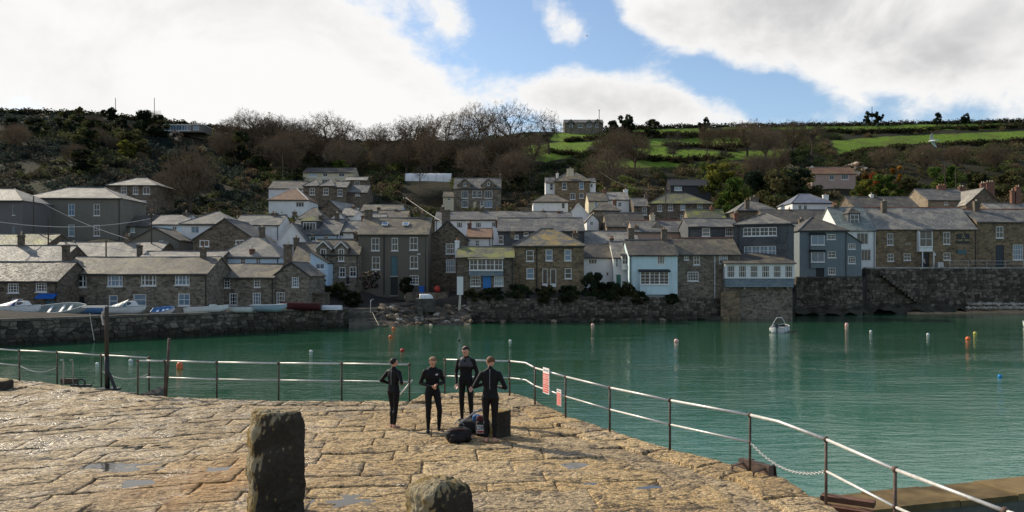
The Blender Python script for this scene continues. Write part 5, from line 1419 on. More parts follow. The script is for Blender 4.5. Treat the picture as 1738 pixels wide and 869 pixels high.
# hillside scrub: a mass nobody could count, thousands of low bushes in one object
def build_scrub():
    g = np.random.default_rng(5)
    cen = []; tint = []; size = []
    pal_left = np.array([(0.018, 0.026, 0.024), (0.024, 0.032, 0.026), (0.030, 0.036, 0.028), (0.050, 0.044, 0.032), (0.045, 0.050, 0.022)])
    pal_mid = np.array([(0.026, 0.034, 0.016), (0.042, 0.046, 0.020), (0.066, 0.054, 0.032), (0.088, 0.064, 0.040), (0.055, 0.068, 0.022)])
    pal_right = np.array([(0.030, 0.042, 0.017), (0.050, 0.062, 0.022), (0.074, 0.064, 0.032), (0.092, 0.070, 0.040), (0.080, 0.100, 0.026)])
    n_b = 0
    tries = 0
    while n_b < 4600 and tries < 40000:
        tries += 1
        px = g.uniform(-120, 1860)
        d0 = interp(EDGE, px); ds = interp(SKYD, px)
        t_ = g.uniform(0.24, 1.0) ** 0.9
        D = d0 + (ds - d0) * t_
        x = X(px, D)
        z = gz(x, D)
        py = HY - (z - CZ) / D * FPX
        if in_field(px, py - 2) or in_field(px, py + 1): continue
        # open plots of the gardens round the upper houses stay thinner
        if t_ < 0.42 and g.random() < 0.45: continue
        hit = False
        for h_ in HOUSES:
            if h_['x0'] - 4 < px < h_['x1'] + 4 and h_['D'] - 5 < D < h_['D'] + h_['dep'] + 1: hit = True; break
            if h_['x0'] < px < h_['x1'] and h_['D'] - 22 < D < h_['D'] and h_['ye'] - 12 < py < h_['yb'] + 3 and h_['D'] > 140 and g.random() < 0.75: hit = True; break
        if 684 < px < 770 and 200 < D < 234: continue
        if hit: continue
        n_b += 1
        rad = g.uniform(1.0, 2.6) * (1.15 if t_ > 0.6 else 0.85)
        if t_ > 0.93: rad *= 0.55
        for f in FIELDS:                         # bushes standing before a field stay low enough to show it
            if any(in_poly(f, px, py - dd) for dd in (5, 10)): rad *= 0.4; break
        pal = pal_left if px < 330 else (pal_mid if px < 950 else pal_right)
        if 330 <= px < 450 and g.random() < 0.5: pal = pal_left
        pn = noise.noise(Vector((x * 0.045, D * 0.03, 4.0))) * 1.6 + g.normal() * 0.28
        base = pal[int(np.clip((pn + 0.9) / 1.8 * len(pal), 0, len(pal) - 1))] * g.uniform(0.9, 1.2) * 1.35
        if g.random() < 0.012: base = np.array((0.16, 0.15, 0.11))
        k = int(95 * (rad / 1.6) ** 1.3)
        d = g.normal(size=(k, 3)); d /= np.linalg.norm(d, axis=1)[:, None]
        lump = np.array([noise.noise(Vector((v[0] * 2.2 + n_b, v[1] * 2.2, v[2] * 2.2))) for v in d])
        rr = rad * (0.62 + 0.55 * lump)[:, None] * g.uniform(0.7, 1.05, (k, 1))
        pts = np.array([x, D, z + rad * 0.25]) + d * rr * np.array([1.15, 1.0, 0.85])
        cen.append(pts); tint.append(base[None] * g.uniform(0.72, 1.28, (k, 1))); size.append(np.full(k, 0.30 if rad > 1.2 else 0.22))
    # hedgerows: lines of dense growth between and along the fields
    hedges = [[(1030, 222), (1080, 219), (1205, 215), (1300, 215), (1400, 212)], [(1400, 211), (1500, 207), (1640, 207), (1800, 205)], [(1400, 225), (1480, 226), (1640, 220), (1800, 213)],
              [(960, 240), (1035, 236), (1090, 231), (1200, 231), (1260, 226)], [(1130, 250), (1225, 253), (1260, 250)], [(930, 262), (1000, 266), (1080, 270), (1150, 275), (1225, 272)],
              [(1430, 268), (1480, 256), (1600, 248), (1738, 242), (1850, 238)], [(-100, 192), (60, 190), (160, 192), (300, 208), (420, 220), (520, 232)]]
    for hl in hedges:
        for (a, b_) in zip(hl[:-1], hl[1:]):
            n = int(abs(b_[0] - a[0]) / 2.6)
            for i in range(n):
                f = i / n; px = a[0] + (b_[0] - a[0]) * f + g.uniform(-2, 2); py = a[1] + (b_[1] - a[1]) * f
                # find the ground point under that line of sight
                d0 = interp(EDGE, px); ds = interp(SKYD, px)
                Ds = d0 + (ds - d0) * np.linspace(0.45, 1.0, 45)
                zz = base_z(np.full(45, px), Ds); pyy = HY - (zz - CZ) / Ds * FPX
                D = float(Ds[int(np.argmin(np.abs(pyy - py)))]) + g.uniform(-1, 1)
                x = X(px, D); z = gz(x, D)
                rad = g.uniform(0.9, 1.9)
                base = pal_right[g.integers(4)] * g.uniform(0.4, 0.9)
                k = 80
                d = g.normal(size=(k, 3)); d /= np.linalg.norm(d, axis=1)[:, None]
                pts = np.array([x, D, z + rad * 0.4]) + d * rad * g.uniform(0.5, 1.05, (k, 1)) * np.array([1.2, 1, 0.9])
                cen.append(pts); tint.append(base[None] * g.uniform(0.6, 1.4, (k, 1))); size.append(np.full(k, 0.32))
    cen = np.concatenate(cen); tint = np.concatenate(tint); size = np.concatenate(size)
    o = link('hillside_scrub', leaf_mesh('hillside_scrub', cen, size, tint, seed=3))
    tag(o, 'dense brown and dark green scrub and hedges covering the hillside', 'scrub', kind='stuff')
    print('SCRUB', n_b, len(cen))
build_scrub()

# ------------------------------------------------------------------ foreshore, sand, steps
plain('shingle', (0.10, 0.082, 0.062), 0.95, 0.1, 0.45, scale=1.2)
plain('sand', (0.30, 0.22, 0.125), 0.9, 0.15, 0.2, scale=0.6)
plain('rock_brown', (0.19, 0.145, 0.10), 0.9, 0.2, 0.55, scale=2.0)
plain('rock_pale', (0.34, 0.31, 0.26), 0.9, 0.2, 0.3, scale=2.0)
plain('weed_rock', (0.045, 0.040, 0.026), 0.8, 0.3, 0.4, scale=2.0)
def strip(name, mat, px0, px1, d_in, d_out, z_in, z_out, nx=60, ny=8, rough=0.12):
    mb = MB(); V = []
    for j in range(ny + 1):
        for i in range(nx + 1):
            px = px0 + (px1 - px0) * i / nx; f = j / ny
            D = interp(EDGE, px) + d_in + (d_out - d_in) * f
            x = X(px, D); z = z_in + (z_out - z_in) * f
            z += rough * noise.noise(Vector((x * 0.7, D * 0.7, 1.3))) * (1 if 0 < f else 0.3)
            V.append((x, D, z))
    F = [(j * (nx + 1) + i + 1, j * (nx + 1) + i, (j + 1) * (nx + 1) + i, (j + 1) * (nx + 1) + i + 1) for j in range(ny) for i in range(nx)]
    F = [tuple(reversed(f)) for f in F]
    mb.add(V, F)
    return tag(mb.build(name, mat, smooth=True), kind='structure')
strip('foreshore', 'shingle', 644, 800, 1.5, -6.5, 2.5, -0.7, rough=0.5)
strip('foreshore', 'weed_rock', 795, 1225, 0.5, -3.0, 0.55, -0.5, nx=120, rough=0.5)
strip('beach', 'sand', 1540, 2000, 1.0, -6.0, 0.75, -0.22, nx=90, rough=0.25)
strip('rock_ledge', 'weed_rock', 1350, 1640, 0.3, -3.4, 1.3, 0.2, nx=90, rough=0.9)

ROCKS = []
for s in range(7):
    bm = bmesh.new(); bmesh.ops.create_icosphere(bm, subdivisions=1, radius=0.5)
    r_ = random.Random(s)
    for v in bm.verts:
        v.co = Vector((v.co.x * 1.2, v.co.y, v.co.z * 0.7)) * r_.uniform(0.72, 1.18)
    me = bpy.data.meshes.new('rock'); bm.to_mesh(me); bm.free(); box_uv(me)
    ROCKS.append(me)
def rock(x, y, z, s, mat, label, group):
    k = (ROCKS.index(random.choice(ROCKS)), mat)
    if k not in RC:
        me = ROCKS[k[0]].copy(); me.materials.append(MATS[mat]); RC[k] = me
    o = link('rock', RC[k]); o.location = (x, y, z); o.scale = (s * random.uniform(.8, 1.3), s * random.uniform(.8, 1.2), s * random.uniform(.7, 1.1)); o.rotation_euler = (random.uniform(-.3, .3), random.uniform(-.3, .3), random.uniform(0, 6.28))
    return tag(o, label, 'rock', group)
RC = {}
for i in range(170):
    px = random.uniform(640, 800); f = random.random()
    D = interp(EDGE, px) + 0.5 - 6.0 * f
    rock(X(px, D), D, 2.2 - 2.5 * f - 0.05, random.uniform(0.35, 0.95), random.choice(['rock_brown', 'rock_brown', 'rock_brown', 'rock_pale', 'weed_rock']), 'weathered loose rock on the shingle foreshore below the tall house', 'rocks on the foreshore')
for i in range(46):
    px = 1645 + (i // 2) * 4.6 + random.uniform(-2, 2)
    D = interp(EDGE, px) - 0.9 - 0.9 * (i % 2)
    rock(X(px, D), D, 0.75 + 0.55 * (1 - i % 2), random.uniform(0.7, 1.15), 'rock_pale', 'pale boulder heaped at the foot of the inn wall', 'boulders below the inn wall')
for i in range(46):
    px = random.uniform(805, 1225); D = interp(EDGE, px) - random.uniform(0.5, 2.4)
    rock(X(px, D), D, 0.15, random.uniform(0.5, 1.0), random.choice(['weed_rock', 'rock_brown', 'weed_rock']), 'dark weedy rock at the waterline of the rubble sea wall', 'rocks at the sea wall foot')

st = thing('slipway_steps', 'broad stone steps leading down to the water between quay and foreshore', 'steps', (0, 0, 0))
for i in range(6):
    mb = MB(); z = 2.0 - i * 0.36
    a, b_ = P(592, 500, 94.5 - i * 0.75), P(640 + i * 2, 500, 96.5 - i * 0.75)
    mb.add([(a.x, a.y, z - 1), (b_.x, b_.y, z - 1), (b_.x, b_.y + 1.4, z - 1), (a.x, a.y + 1.4, z - 1), (a.x, a.y, z), (b_.x, b_.y, z), (b_.x, b_.y + 1.4, z), (a.x, a.y + 1.4, z)],
           [(0, 3, 2, 1), (4, 5, 6, 7), (0, 1, 5, 4), (1, 2, 6, 5), (2, 3, 7, 6), (3, 0, 4, 7)])
    mb.build('step', 'concrete_mid', st)
plain('rust_metal', (0.15, 0.06, 0.035), 0.85, 0.3, 0.5, scale=8)
plain('galvanised', (0.42, 0.42, 0.40), 0.45, 0.5, 0.2, metal=0.4, scale=6)
plain('rope', (0.55, 0.50, 0.38), 0.9)
hr = MB(); p = P(629, 527, 95); hr.tube([p + Vector((0, 0, -0.3)), p + Vector((0, 0, 1.1)), p + Vector((0.12, 0, 1.3)), p + Vector((0.4, 0, 1.32))], 0.05, 6)
tag(hr.build('step_handrail', 'galvanised'), 'hooked metal handrail post at the top of the stone steps', 'handrail')
for (a, b_, lab) in (((632, 530, 95), (643, 552, 92), 'white mooring rope running down beside the stone steps'), ((705, 532, 99), (714, 551, 96), 'mooring rope stretched down the shingle foreshore'), ((152, 532, 72.8), (160, 578, 72.2), 'thin rope dangling down the long quay wall')):
    mb = MB(); A, B = P(*a), P(*b_); mb.tube([A, A.lerp(B, 0.5) - Vector((0, 0, 0.06)), B], 0.035, 5); tag(mb.build('mooring_rope', 'rope'), lab, 'rope')
# concrete plinth, boats ashore on it, white box, bin, float
def block(name, label, cat, px0, px1, yt, yb, D, dep, mat, bev=0.04):
    x0, x1 = X(px0, D), X(px1, D); z0, z1 = Z(yb, D), Z(yt, D)
    bm = bmesh.new(); bmesh.ops.create_cube(bm, size=1)
    for v in bm.verts: v.co = Vector((v.co.x * (x1 - x0), v.co.y * dep, (v.co.z + 0.5) * (z1 - z0)))
    bmesh.ops.bevel(bm, geom=list(bm.edges), offset=bev, segments=2, affect='EDGES')
    me = bpy.data.meshes.new(name); bm.to_mesh(me); bm.free(); me.materials.append(MATS[mat]); box_uv(me)
    o = link(name, me); o.location = ((x0 + x1) / 2, D + dep / 2, z0)
    return tag(o, label, cat)
block('concrete_plinth', 'square concrete plinth with a white dinghy on top at the foreshore', 'plinth', 704, 737, 507, 530, 98, 2.2, 'concrete_dark')
block('concrete_block', 'small concrete block standing against the front of the plinth', 'block', 708, 717, 523, 536, 97, 0.8, 'concrete_dark')
wb = thing('white_cabinet', 'tall white box on a post at the edge of the foreshore', 'cabinet', P(781, 514, 100.6))
mb = MB(); mb.box(-0.38, 0.38, -0.3, 0.3, 1.0, 3.3); mb.build('box', 'white_paint', wb)
mb = MB(); mb.box(-0.42, 0.42, -0.34, 0.34, 3.3, 3.38); mb.build('lid', 'lead', wb)
mb = MB(); mb.tube([(-0.1, 0, -1), (0.0, 0, 1.0)], [0.16, 0.14], 7); mb.build('post', 'rope', wb)
bn = thing('blue_bin', 'dark blue wheeled bin beside the tall house lamp post', 'bin', P(716, 500, 105.6))
mb = MB(); mb.add([(-.28, -.3, .1), (.28, -.3, .1), (.28, .3, .1), (-.28, .3, .1), (-.34, -.36, 1.0), (.34, -.36, 1.0), (.34, .36, 1.0), (-.34, .36, 1.0)], [(0, 3, 2, 1), (4, 5, 6, 7), (0, 1, 5, 4), (1, 2, 6, 5), (2, 3, 7, 6), (3, 0, 4, 7)]); mb.build('body', 'awning_blue', bn)
mb = MB(); mb.slab([(-.37, -.4, 1.02), (.37, -.4, 1.02), (.37, .38, 1.12), (-.37, .38, 1.12)], 0.05); mb.build('lid', 'awning_blue', bn)
for sx in (-1, 1):
    mb = MB(); mb.tube([(sx * .3, .3, .1), (sx * .24, .3, .1)], 0.1, 10); mb.build('wheel', 'black_paint', bn)
plain('float_red', (0.42, 0.045, 0.03), 0.5); plain('float_orange', (0.70, 0.16, 0.05), 0.5); plain('float_pink', (0.72, 0.42, 0.36), 0.5)
plain('float_white', (0.72, 0.70, 0.66), 0.5); plain('float_dark', (0.04, 0.04, 0.04), 0.5); plain('float_yellow', (0.55, 0.46, 0.10), 0.5); plain('float_blue', (0.02, 0.20, 0.50), 0.5)
fl = MB(); fl.ball((0, 0, 0.42), 0.44, 14); fl.lathe((0, 0, 0.84), [(0.10, 0), (0.10, 0.08), (0.05, 0.12)], 8)
fo = fl.build('round_float', 'float_red', smooth=True); fo.location = P(742, 496, 105); tag(fo, 'big round red float resting on the wall right of the tall house', 'float')

# ------------------------------------------------------------------ buoys
def buoy(px, py, wpx, mat, label, cyl=False, two=None):
    D = CZ * FPX / (py + wpx * 0.35 - HY)
    r_ = max(0.12, wpx / 2 / FPX * D)
    root = thing('mooring_buoy', label, 'buoy', (X(px, D), D, 0), 0, 'mooring buoys in the harbour')
    mb = MB()
    if cyl: mb.lathe((0, 0, 0), [(r_ * 0.4, -r_ * 0.6), (r_ * 0.85, -r_ * 0.3), (r_ * 0.95, 0.3 * r_), (r_ * 0.9, r_ * 1.5), (r_ * 0.5, r_ * 2.0), (0.01, r_ * 2.1)], 14)
    else: mb.ball((0, 0, r_ * 0.45), r_, 14)
    mb.build('float', mat, root, smooth=True)
    mb = MB(); top = r_ * 2.1 if cyl else r_ * 1.42
    mb.lathe((0, 0, top - 0.03), [(r_ * 0.22, 0), (r_ * 0.22, r_ * 0.2), (r_ * 0.1, r_ * 0.3)], 8); mb.build('eye', two or 'float_dark', root)
buoy(668, 557, 6, 'float_orange', 'orange buoy nearest the foreshore steps')
buoy(663, 571, 7, 'float_orange', 'orange buoy just below the one nearest the steps')
buoy(683, 594, 8, 'float_red', 'red buoy above the leftmost swimmer head')
buoy(528, 596, 6, 'float_white', 'white buoy in open water left of the swimmers')
buoy(305, 622, 11, 'float_orange', 'large orange buoy seen through the left railing', True)
buoy(222, 612, 7, 'float_white', 'white buoy behind the left railing end')
buoy(165, 618, 3.5, 'float_white', 'tiny white buoy left of the lamp post')
buoy(779, 577, 4.5, 'float_dark', 'small black buoy above the tallest swimmer')
buoy(866, 578, 5, 'float_white', 'small white buoy right above the right swimmer', two='float_dark')
buoy(1006, 551, 6, 'float_pink', 'pale pink buoy below the low white cottage')
buoy(1148, 578, 8, 'float_pink', 'pale pink buoy in the middle of the open water')
buoy(1437, 552, 6, 'float_pink', 'upright pink buoy right of the moored white boat', True)
buoy(1478, 562, 4.5, 'float_white', 'small white buoy right of the upright pink one')
buoy(1575, 567, 5, 'float_white', 'small dark-topped white buoy below the inn')
buoy(1643, 574, 8, 'float_orange', 'orange buoy at the right side of the harbour')
buoy(1655, 565, 6, 'float_yellow', 'yellow buoy next to the right orange buoy')
buoy(1697, 638, 7, 'float_blue', 'blue buoy alone in the right foreground water')

# ------------------------------------------------------------------ boats
for nm, c in (('boat_white', (0.66, 0.66, 0.64)), ('boat_grey', (0.36, 0.40, 0.38)), ('boat_blue', (0.10, 0.22, 0.42)), ('boat_paleblue', (0.30, 0.40, 0.45)), ('boat_red', (0.085, 0.016, 0.02)), ('boat_yellow', (0.50, 0.42, 0.16)), ('boat_wood', (0.16, 0.11, 0.07)), ('cover_blue', (0.02, 0.05, 0.22)), ('cover_teal', (0.05, 0.13, 0.17)), ('boat_dark', (0.05, 0.055, 0.06))):
    plain(nm, c, 0.45, 0.4, 0.12)
def boat(label, pos, L, B, Hh, yaw, hull='boat_white', inner='boat_wood', trim='boat_wood', up=False, cabin=None, cover=None, heel=0.0, thwarts=True, pitch=0.0, name='dinghy', engine=False, group='boats pulled up on the quay'):
    if group != 'boats afloat' and not up: Hh *= 1.2; B *= 1.1
    root = thing(name, label, 'boat', pos, yaw, group)
    tilt = bpy.data.objects.new('hull', None) if False else None
    n = 12; hb = MB(); ib = MB(); secs = []; isecs = []
    for i in range(n + 1):
        t = i / n
        bw = B / 2 * (0.80 + 0.2 * min(1, t / 0.4)) * (1 - max(0, (t - 0.45) / 0.55) ** 2.3)
        bw = max(bw, 0.02)
        sh = Hh * (1 + 0.06 * (1 - t) + 0.42 * max(0, t - 0.35) ** 1.6)
        kz = Hh * 0.75 * max(0, (t - 0.72) / 0.28) ** 2.2
        x = (t - 0.5) * L + (0.06 * L * t * t)
        sec = []
        for k in range(-4, 5):
            a = k / 4
            yy = bw * math.copysign(abs(math.sin(a * PI / 2)) ** 0.75, a)
            zz = kz + (sh - kz) * (abs(a) ** 2.6)
            sec.append((x, yy, zz))
        secs.append(sec)
        isecs.append([(x * 0.97, yy * 0.93, zz + (0.07 * (1 - abs(k_ - 4) / 4)) - 0.004) for k_, (x_, yy, zz) in enumerate(sec)])
    for S, mbx, flip in ((secs, hb, False), (isecs, ib, True)):
        V = [p for s in S for p in s]; F = []
        for i in range(n):
            for k in range(8):
                f = (i * 9 + k, i * 9 + k + 1, (i + 1) * 9 + k + 1, (i + 1) * 9 + k)
                F.append(f if flip else tuple(reversed(f)))
        F.append(tuple(range(9)) if not flip else tuple(reversed(range(9))))
        mbx.add(V, F)
    rot = Matrix.Rotation(PI if up else heel, 4, 'X') @ Matrix.Rotation(pitch, 4, 'Y')
    off = Matrix.Translation((0, 0, Hh * 1.05 if up else 0.0))
    M_ = off @ rot
    def fin(mb, nm, mat, par=root, smooth=False):
        mb.v = [tuple(M_ @ Vector(p)) for p in mb.v]
        return mb.build(nm, mat, par, smooth)
    ho = fin(hb, 'hull', hull, smooth=True); fin(ib, 'inner_hull', inner, smooth=True)
    gw = MB()
    for s in (0, 8): gw.tube([secs[i][s] for i in range(n + 1)], 0.035, 5)
    gw.tube([secs[0][k] for k in (0, 8)], 0.035, 5)
    fin(gw, 'gunwale', trim)
    kl = MB(); kl.tube([secs[i][4] for i in range(n + 1)], 0.03, 4); fin(kl, 'keel', trim)
    if thwarts and not up and not cover:
        for t in (0.25, 0.5, 0.72):
            i = int(t * n); mb = MB(); x = secs[i][0][0]; hwid = secs[i][8][1] * 0.93; z = secs[i][8][2] - 0.14
            mb.box(x - 0.12, x + 0.12, -hwid, hwid, z - 0.03, z); fin(mb, 'thwart', trim)
    if cover:
        mb = MB(); a0, a1 = cover[1], cover[2]; V = []; k0, k1 = int(a0 * n), int(a1 * n)
        for i in range(k0, k1 + 1):
            f = (i - k0) / max(1, k1 - k0); rise = cover[3] * (math.sin(PI * (0.15 + 0.85 * (f if cover[4] > 0 else 1 - f))) ** 0.8 if cover[4] == 0 else (f if cover[4] > 0 else 1 - f))
            x = secs[i][0][0]; hwid = secs[i][8][1] * 1.02; z = secs[i][8][2] + 0.02
            for a in (-1, -0.6, 0, 0.6, 1): V.append((x, hwid * a, z + rise * (1 - a * a)))
        F = [(i * 5 + k + 1, i * 5 + k, (i + 1) * 5 + k, (i + 1) * 5 + k + 1) for i in range(k1 - k0) for k in range(4)]
        F += [tuple(range(5)), tuple((k1 - k0) * 5 + k for k in reversed(range(5)))]
        mb.add(V, [tuple(reversed(f)) for f in F]); fin(mb, 'cover', cover[0])
    if cabin:
        x0, x1, hh_ = (cabin[0] - 0.5) * L, (cabin[1] - 0.5) * L, cabin[2]; wv = B * 0.36; z = Hh * 0.95
        mb = MB(); mb.add([(x0, -wv, z), (x1, -wv * 0.8, z), (x1, wv * 0.8, z), (x0, wv, z), (x0 + 0.05, -wv * 0.85, z + hh_), (x1 - 0.35, -wv * 0.65, z + hh_), (x1 - 0.35, wv * 0.65, z + hh_), (x0 + 0.05, wv * 0.85, z + hh_)], [(0, 3, 2, 1), (4, 5, 6, 7), (0, 1, 5, 4), (1, 2, 6, 5), (2, 3, 7, 6), (3, 0, 4, 7)])
        co = fin(mb, 'cabin', 'boat_white')
        mb = MB(); q = lambda s, f, g: Vector((x0 + 0.1 + (x1 - x0 - 0.4) * f, s * (wv * (0.98 - 0.16 * g) + 0.006) * (1 - 0.2 * f), z + hh_ * g))
        for s in (-1, 1):
            pts = [q(s, 0.1, 0.4), q(s, 0.9, 0.4), q(s, 0.8, 0.85), q(s, 0.1, 0.85)]
            mb.add(pts, [(0, 1, 2, 3) if s < 0 else (3, 2, 1, 0)])
        fin(mb, 'cabin_window', 'pane_dark', co)
    if engine:
        mb = MB(); x = -0.5 * L - 0.12; z = Hh
        mb.box(x - 0.16, x + 0.14, -0.14, 0.14, z + 0.05, z + 0.42); mb.box(x - 0.05, x + 0.05, -0.05, 0.05, z - 0.7, z + 0.05)
        fin(mb, 'outboard', 'boat_dark')
    return root
QZ = 2.14
def q(px, D, z=QZ): return (X(px, D), D, z)
boat('white cabin boat with deep blue cover, far left on the quay', q(30, 75.5), 3.9, 1.6, 0.75, 0, hull='boat_white', inner='boat_white', trim='boat_grey', cabin=(0.52, 0.80, 0.55), cover=('cover_blue', 0.0, 0.56, 0.62, 1), name='cabin_boat')
boat('pale grey-green open boat leaning over beside the blue awning', q(107, 76.5, QZ + .1), 4.2, 1.6, 0.6, R(8), hull='boat_grey', inner='boat_grey', trim='boat_white', heel=R(28), pitch=R(-5))
boat('blue open boat just left of the teal covered cabin boat', q(160, 79), 3.0, 1.4, 0.55, 0, hull='boat_blue', inner='boat_blue', trim='boat_paleblue')
boat('white cabin boat with teal striped cover in the middle of the quay row', q(212, 78.5), 3.6, 1.6, 0.6, 0, hull='boat_white', inner='boat_white', trim='boat_grey', cabin=(0.58, 0.84, 0.62), cover=('cover_teal', 0.15, 0.65, 0.68, 1), name='cabin_boat')
boat('small white dinghy with blue inside, leaning on the quay', q(278, 79.5), 2.1, 1.1, 0.42, R(6), hull='boat_white', inner='boat_blue', trim='boat_blue', heel=R(22), pitch=R(-6))
bo = boat('long white open boat with a small pale box aboard', q(350, 81), 4.0, 1.5, 0.5, R(4), hull='boat_white', inner='boat_grey', trim='boat_white', pitch=R(-3))
mb = MB(); mb.box(0.35, 1.0, -0.3, 0.3, 0.42, 0.85); mb.build('locker', 'boat_paleblue', bo)
boat('white dinghy with black gunwale, right of the long white open boat', q(405, 82.2), 2.7, 1.3, 0.5, R(180), hull='boat_white', inner='boat_dark', trim='boat_dark')
boat('blue-grey open boat in front of the small sash windows', q(455, 84.4), 3.5, 1.5, 0.55, R(3), hull='boat_paleblue', inner='boat_grey', trim='boat_white')
boat('long dark red boat near the right end of the quay row', q(513, 87.5), 4.0, 1.5, 0.62, R(180), hull='boat_red', inner='boat_red', trim='boat_red')
boat('white upturned dinghy at the right end of the quay', q(561, 89.5), 2.5, 1.2, 0.42, R(180), hull='boat_white', up=True, trim='boat_white')
boat('yellow upturned dinghy on the wall below the tall house', (X(706, 104), 104, 3.05), 2.7, 1.3, 0.5, R(180), hull='boat_yellow', up=True, trim='boat_yellow', group='boats left at the foreshore')
boat('white upturned dinghy on top of the concrete plinth', (X(723, 98.8), 98.8, Z(507.5, 98)), 1.55, 1.2, 0.55, R(10), hull='boat_white', up=True, trim='boat_white', group='boats left at the foreshore')
# dark low ledge under the yellow dinghy
block('wall_ledge', 'low dark stone ledge carrying the yellow upturned dinghy', 'wall', 688, 760, 497, 512, 103, 2.5, 'stone_dark')
# white motor boat moored in the middle of the harbour
D = CZ * FPX / (563 - HY)
mbt = boat('white moored motor boat with tubular arch, alone on the water', (X(1325, D), D, -0.22), 4.2, 1.7, 0.75, R(62), hull='boat_white', inner='boat_dark', trim='boat_white', name='motor_boat', engine=True, group='boats afloat')
mb = MB(); mb.tube([(-0.9, -0.75, 0.75), (-0.8, -0.5, 1.35), (-0.75, -0.25, 1.75), (-0.75, 0.25, 1.75), (-0.8, 0.5, 1.35), (-0.9, 0.75, 0.75)], 0.035, 6); mb.build('arch', 'boat_white', mbt)
for (x, y) in ((-0.4, -0.85), (-1.5, -0.72), (-1.4, 0.78)):
    mb = MB(); mb.ball((x, y, 0.5), 0.13, 8, 1.9); mb.build('fender', 'boat_white', mbt, smooth=True)
D = CZ * FPX / (556 - HY)
boat('white boat cut off by the right edge of the picture', (X(1752, D), D, -0.2), 4.0, 1.6, 0.75, R(75), hull='boat_white', inner='boat_grey', trim='boat_white', name='motor_boat', group='boats afloat')

# ------------------------------------------------------------------ poles, lamps, wires
def pole(px, yb, yt, D, label, arm=0.5, r=0.11, name='utility_pole', mat='pole_wood'):
    b_ = P(px, yb, D); tp = Z(yt, D)
    g_ = min(b_.z, gz(b_.x, D) if D > 95 else b_.z)
    root = thing(name, label, 'pole', (b_.x, D, g_ - 0.3))
    hgt = tp - g_ + 0.3
    mb = MB(); mb.tube([(0, 0, 0), (0, 0, hgt)], [r, r * 0.75], 7); mb.build('shaft', mat, root)
    if arm:
        mb = MB(); mb.box(-arm, arm, -0.16, -0.08, hgt - 0.35, hgt - 0.24); mb.build('crossarm', mat, root)
        for s in (-1, 1):
            mb = MB(); mb.lathe((s * arm * 0.85, -0.12, hgt - 0.24), [(0.05, 0), (0.07, 0.05), (0.05, 0.13)], 6); mb.build('insulator', 'white_paint', root)
    return Vector((b_.x, D, tp))
pole(57, 410, 333, 118, 'thin dark pole in front of the big grey building left side', 0)
pole(82, 425, 372, 110, 'short dark pole left of the lower grey building windows', 0)
pole(180, 440, 408, 103, 'short pole between pale roofs above the long quay cottage', 0)
pole(257, 430, 362, 112, 'dark pole rising beside the small grey gabled cottage', 0.4)
pole(688, 385, 334, 140, 'dark pole left of the slanting white cable', 0.3)
pole(1130, 380, 319, 152, 'dark pole in front of the mossy roofed house', 0.5)
pole(899, 312, 287, 215, 'thin pole on the open slope left of the hillside villa', 0)
pole(196, 200, 166, 262, 'thin mast on the left skyline', 0, 0.12)
pole(262, 210, 166, 258, 'second thin mast right of the left skyline one', 0, 0.12)
pole(457, 235, 190, 272, 'thin mast above the skyline leafless trees', 0.5, 0.12)
pole(1017, 225, 186, 305, 'pole beside the hilltop house', 0.4, 0.16)
pole(1480, 214, 181, 350, 'tall pole between the two umbrella-shaped trees', 0, 0.18)
pole(1604, 318, 276, 190, 'pale pole above the orange chimneys, left of a pair', 0)
pole(1622, 318, 286, 190, 'pale pole above the orange chimneys, right of a pair', 0)
pole(480, 320, 262, 195, 'thin pole in the wood above the red-roofed cottage', 0)
def wire(pts, r, label, mat='cable', name='overhead_cable'):
    mb = MB(); out_ = []
    for (a, b_) in zip(pts[:-1], pts[1:]):
        A, B = P(*a[:3]), P(*b_[:3]); sag = a[3]
        for i in range(11):
            f = i / 10; v = A.lerp(B, f); v.z -= sag * 4 * f * (1 - f); out_.append(v)
    mb.tube(out_, r, 4); tag(mb.build(name, mat), label, 'cable')
wire([(-60, 366, 101, 1.3), (256, 371, 112, 0)], 0.045, 'long sagging line of small white flags across the big grey building', 'bunting', 'flag_line')
wire([(57, 336, 118, 0.5), (217, 405, 111, 0)], 0.03, 'grey cable slanting down across the big grey building', 'bunting')
wire([(688, 335, 140, 0.1), (750, 376, 114, 0)], 0.028, 'bright cable slanting down to the apex chimney', 'bunting')
wire([(1016, 290, 190, 1.6), (1130, 321, 152, 0)], 0.04, 'dark cable sagging from the hillside villa to the mossy house pole')
# lamp posts
def lamp_post(label, base, hgt, arm, headdir, mat='black_paint', name='lamp_post'):
    root = thing(name, label, 'lamp post', base)
    mb = MB(); mb.tube([(0, 0, 0), (0, 0, hgt)], [0.075, 0.05], 8); mb.build('post', mat, root)
    mb = MB(); mb.tube([(0, 0, hgt * arm), (headdir * 0.35, -0.05, hgt * arm + 0.15), (headdir * 0.8, -0.1, hgt * arm + 0.15)], 0.03, 6); mb.build('arm', mat, root)
    mb = MB(); mb.box(headdir * 0.8 - 0.3, headdir * 0.8 + 0.15, -0.2, 0.0, hgt * arm + 0.09, hgt * arm + 0.2); mb.build('lamp_head', 'white_paint', root)
lamp_post('dark street lamp post at the right corner of the tall house', P(722.5, 498, 105.5), 7.4, 0.68, -1)

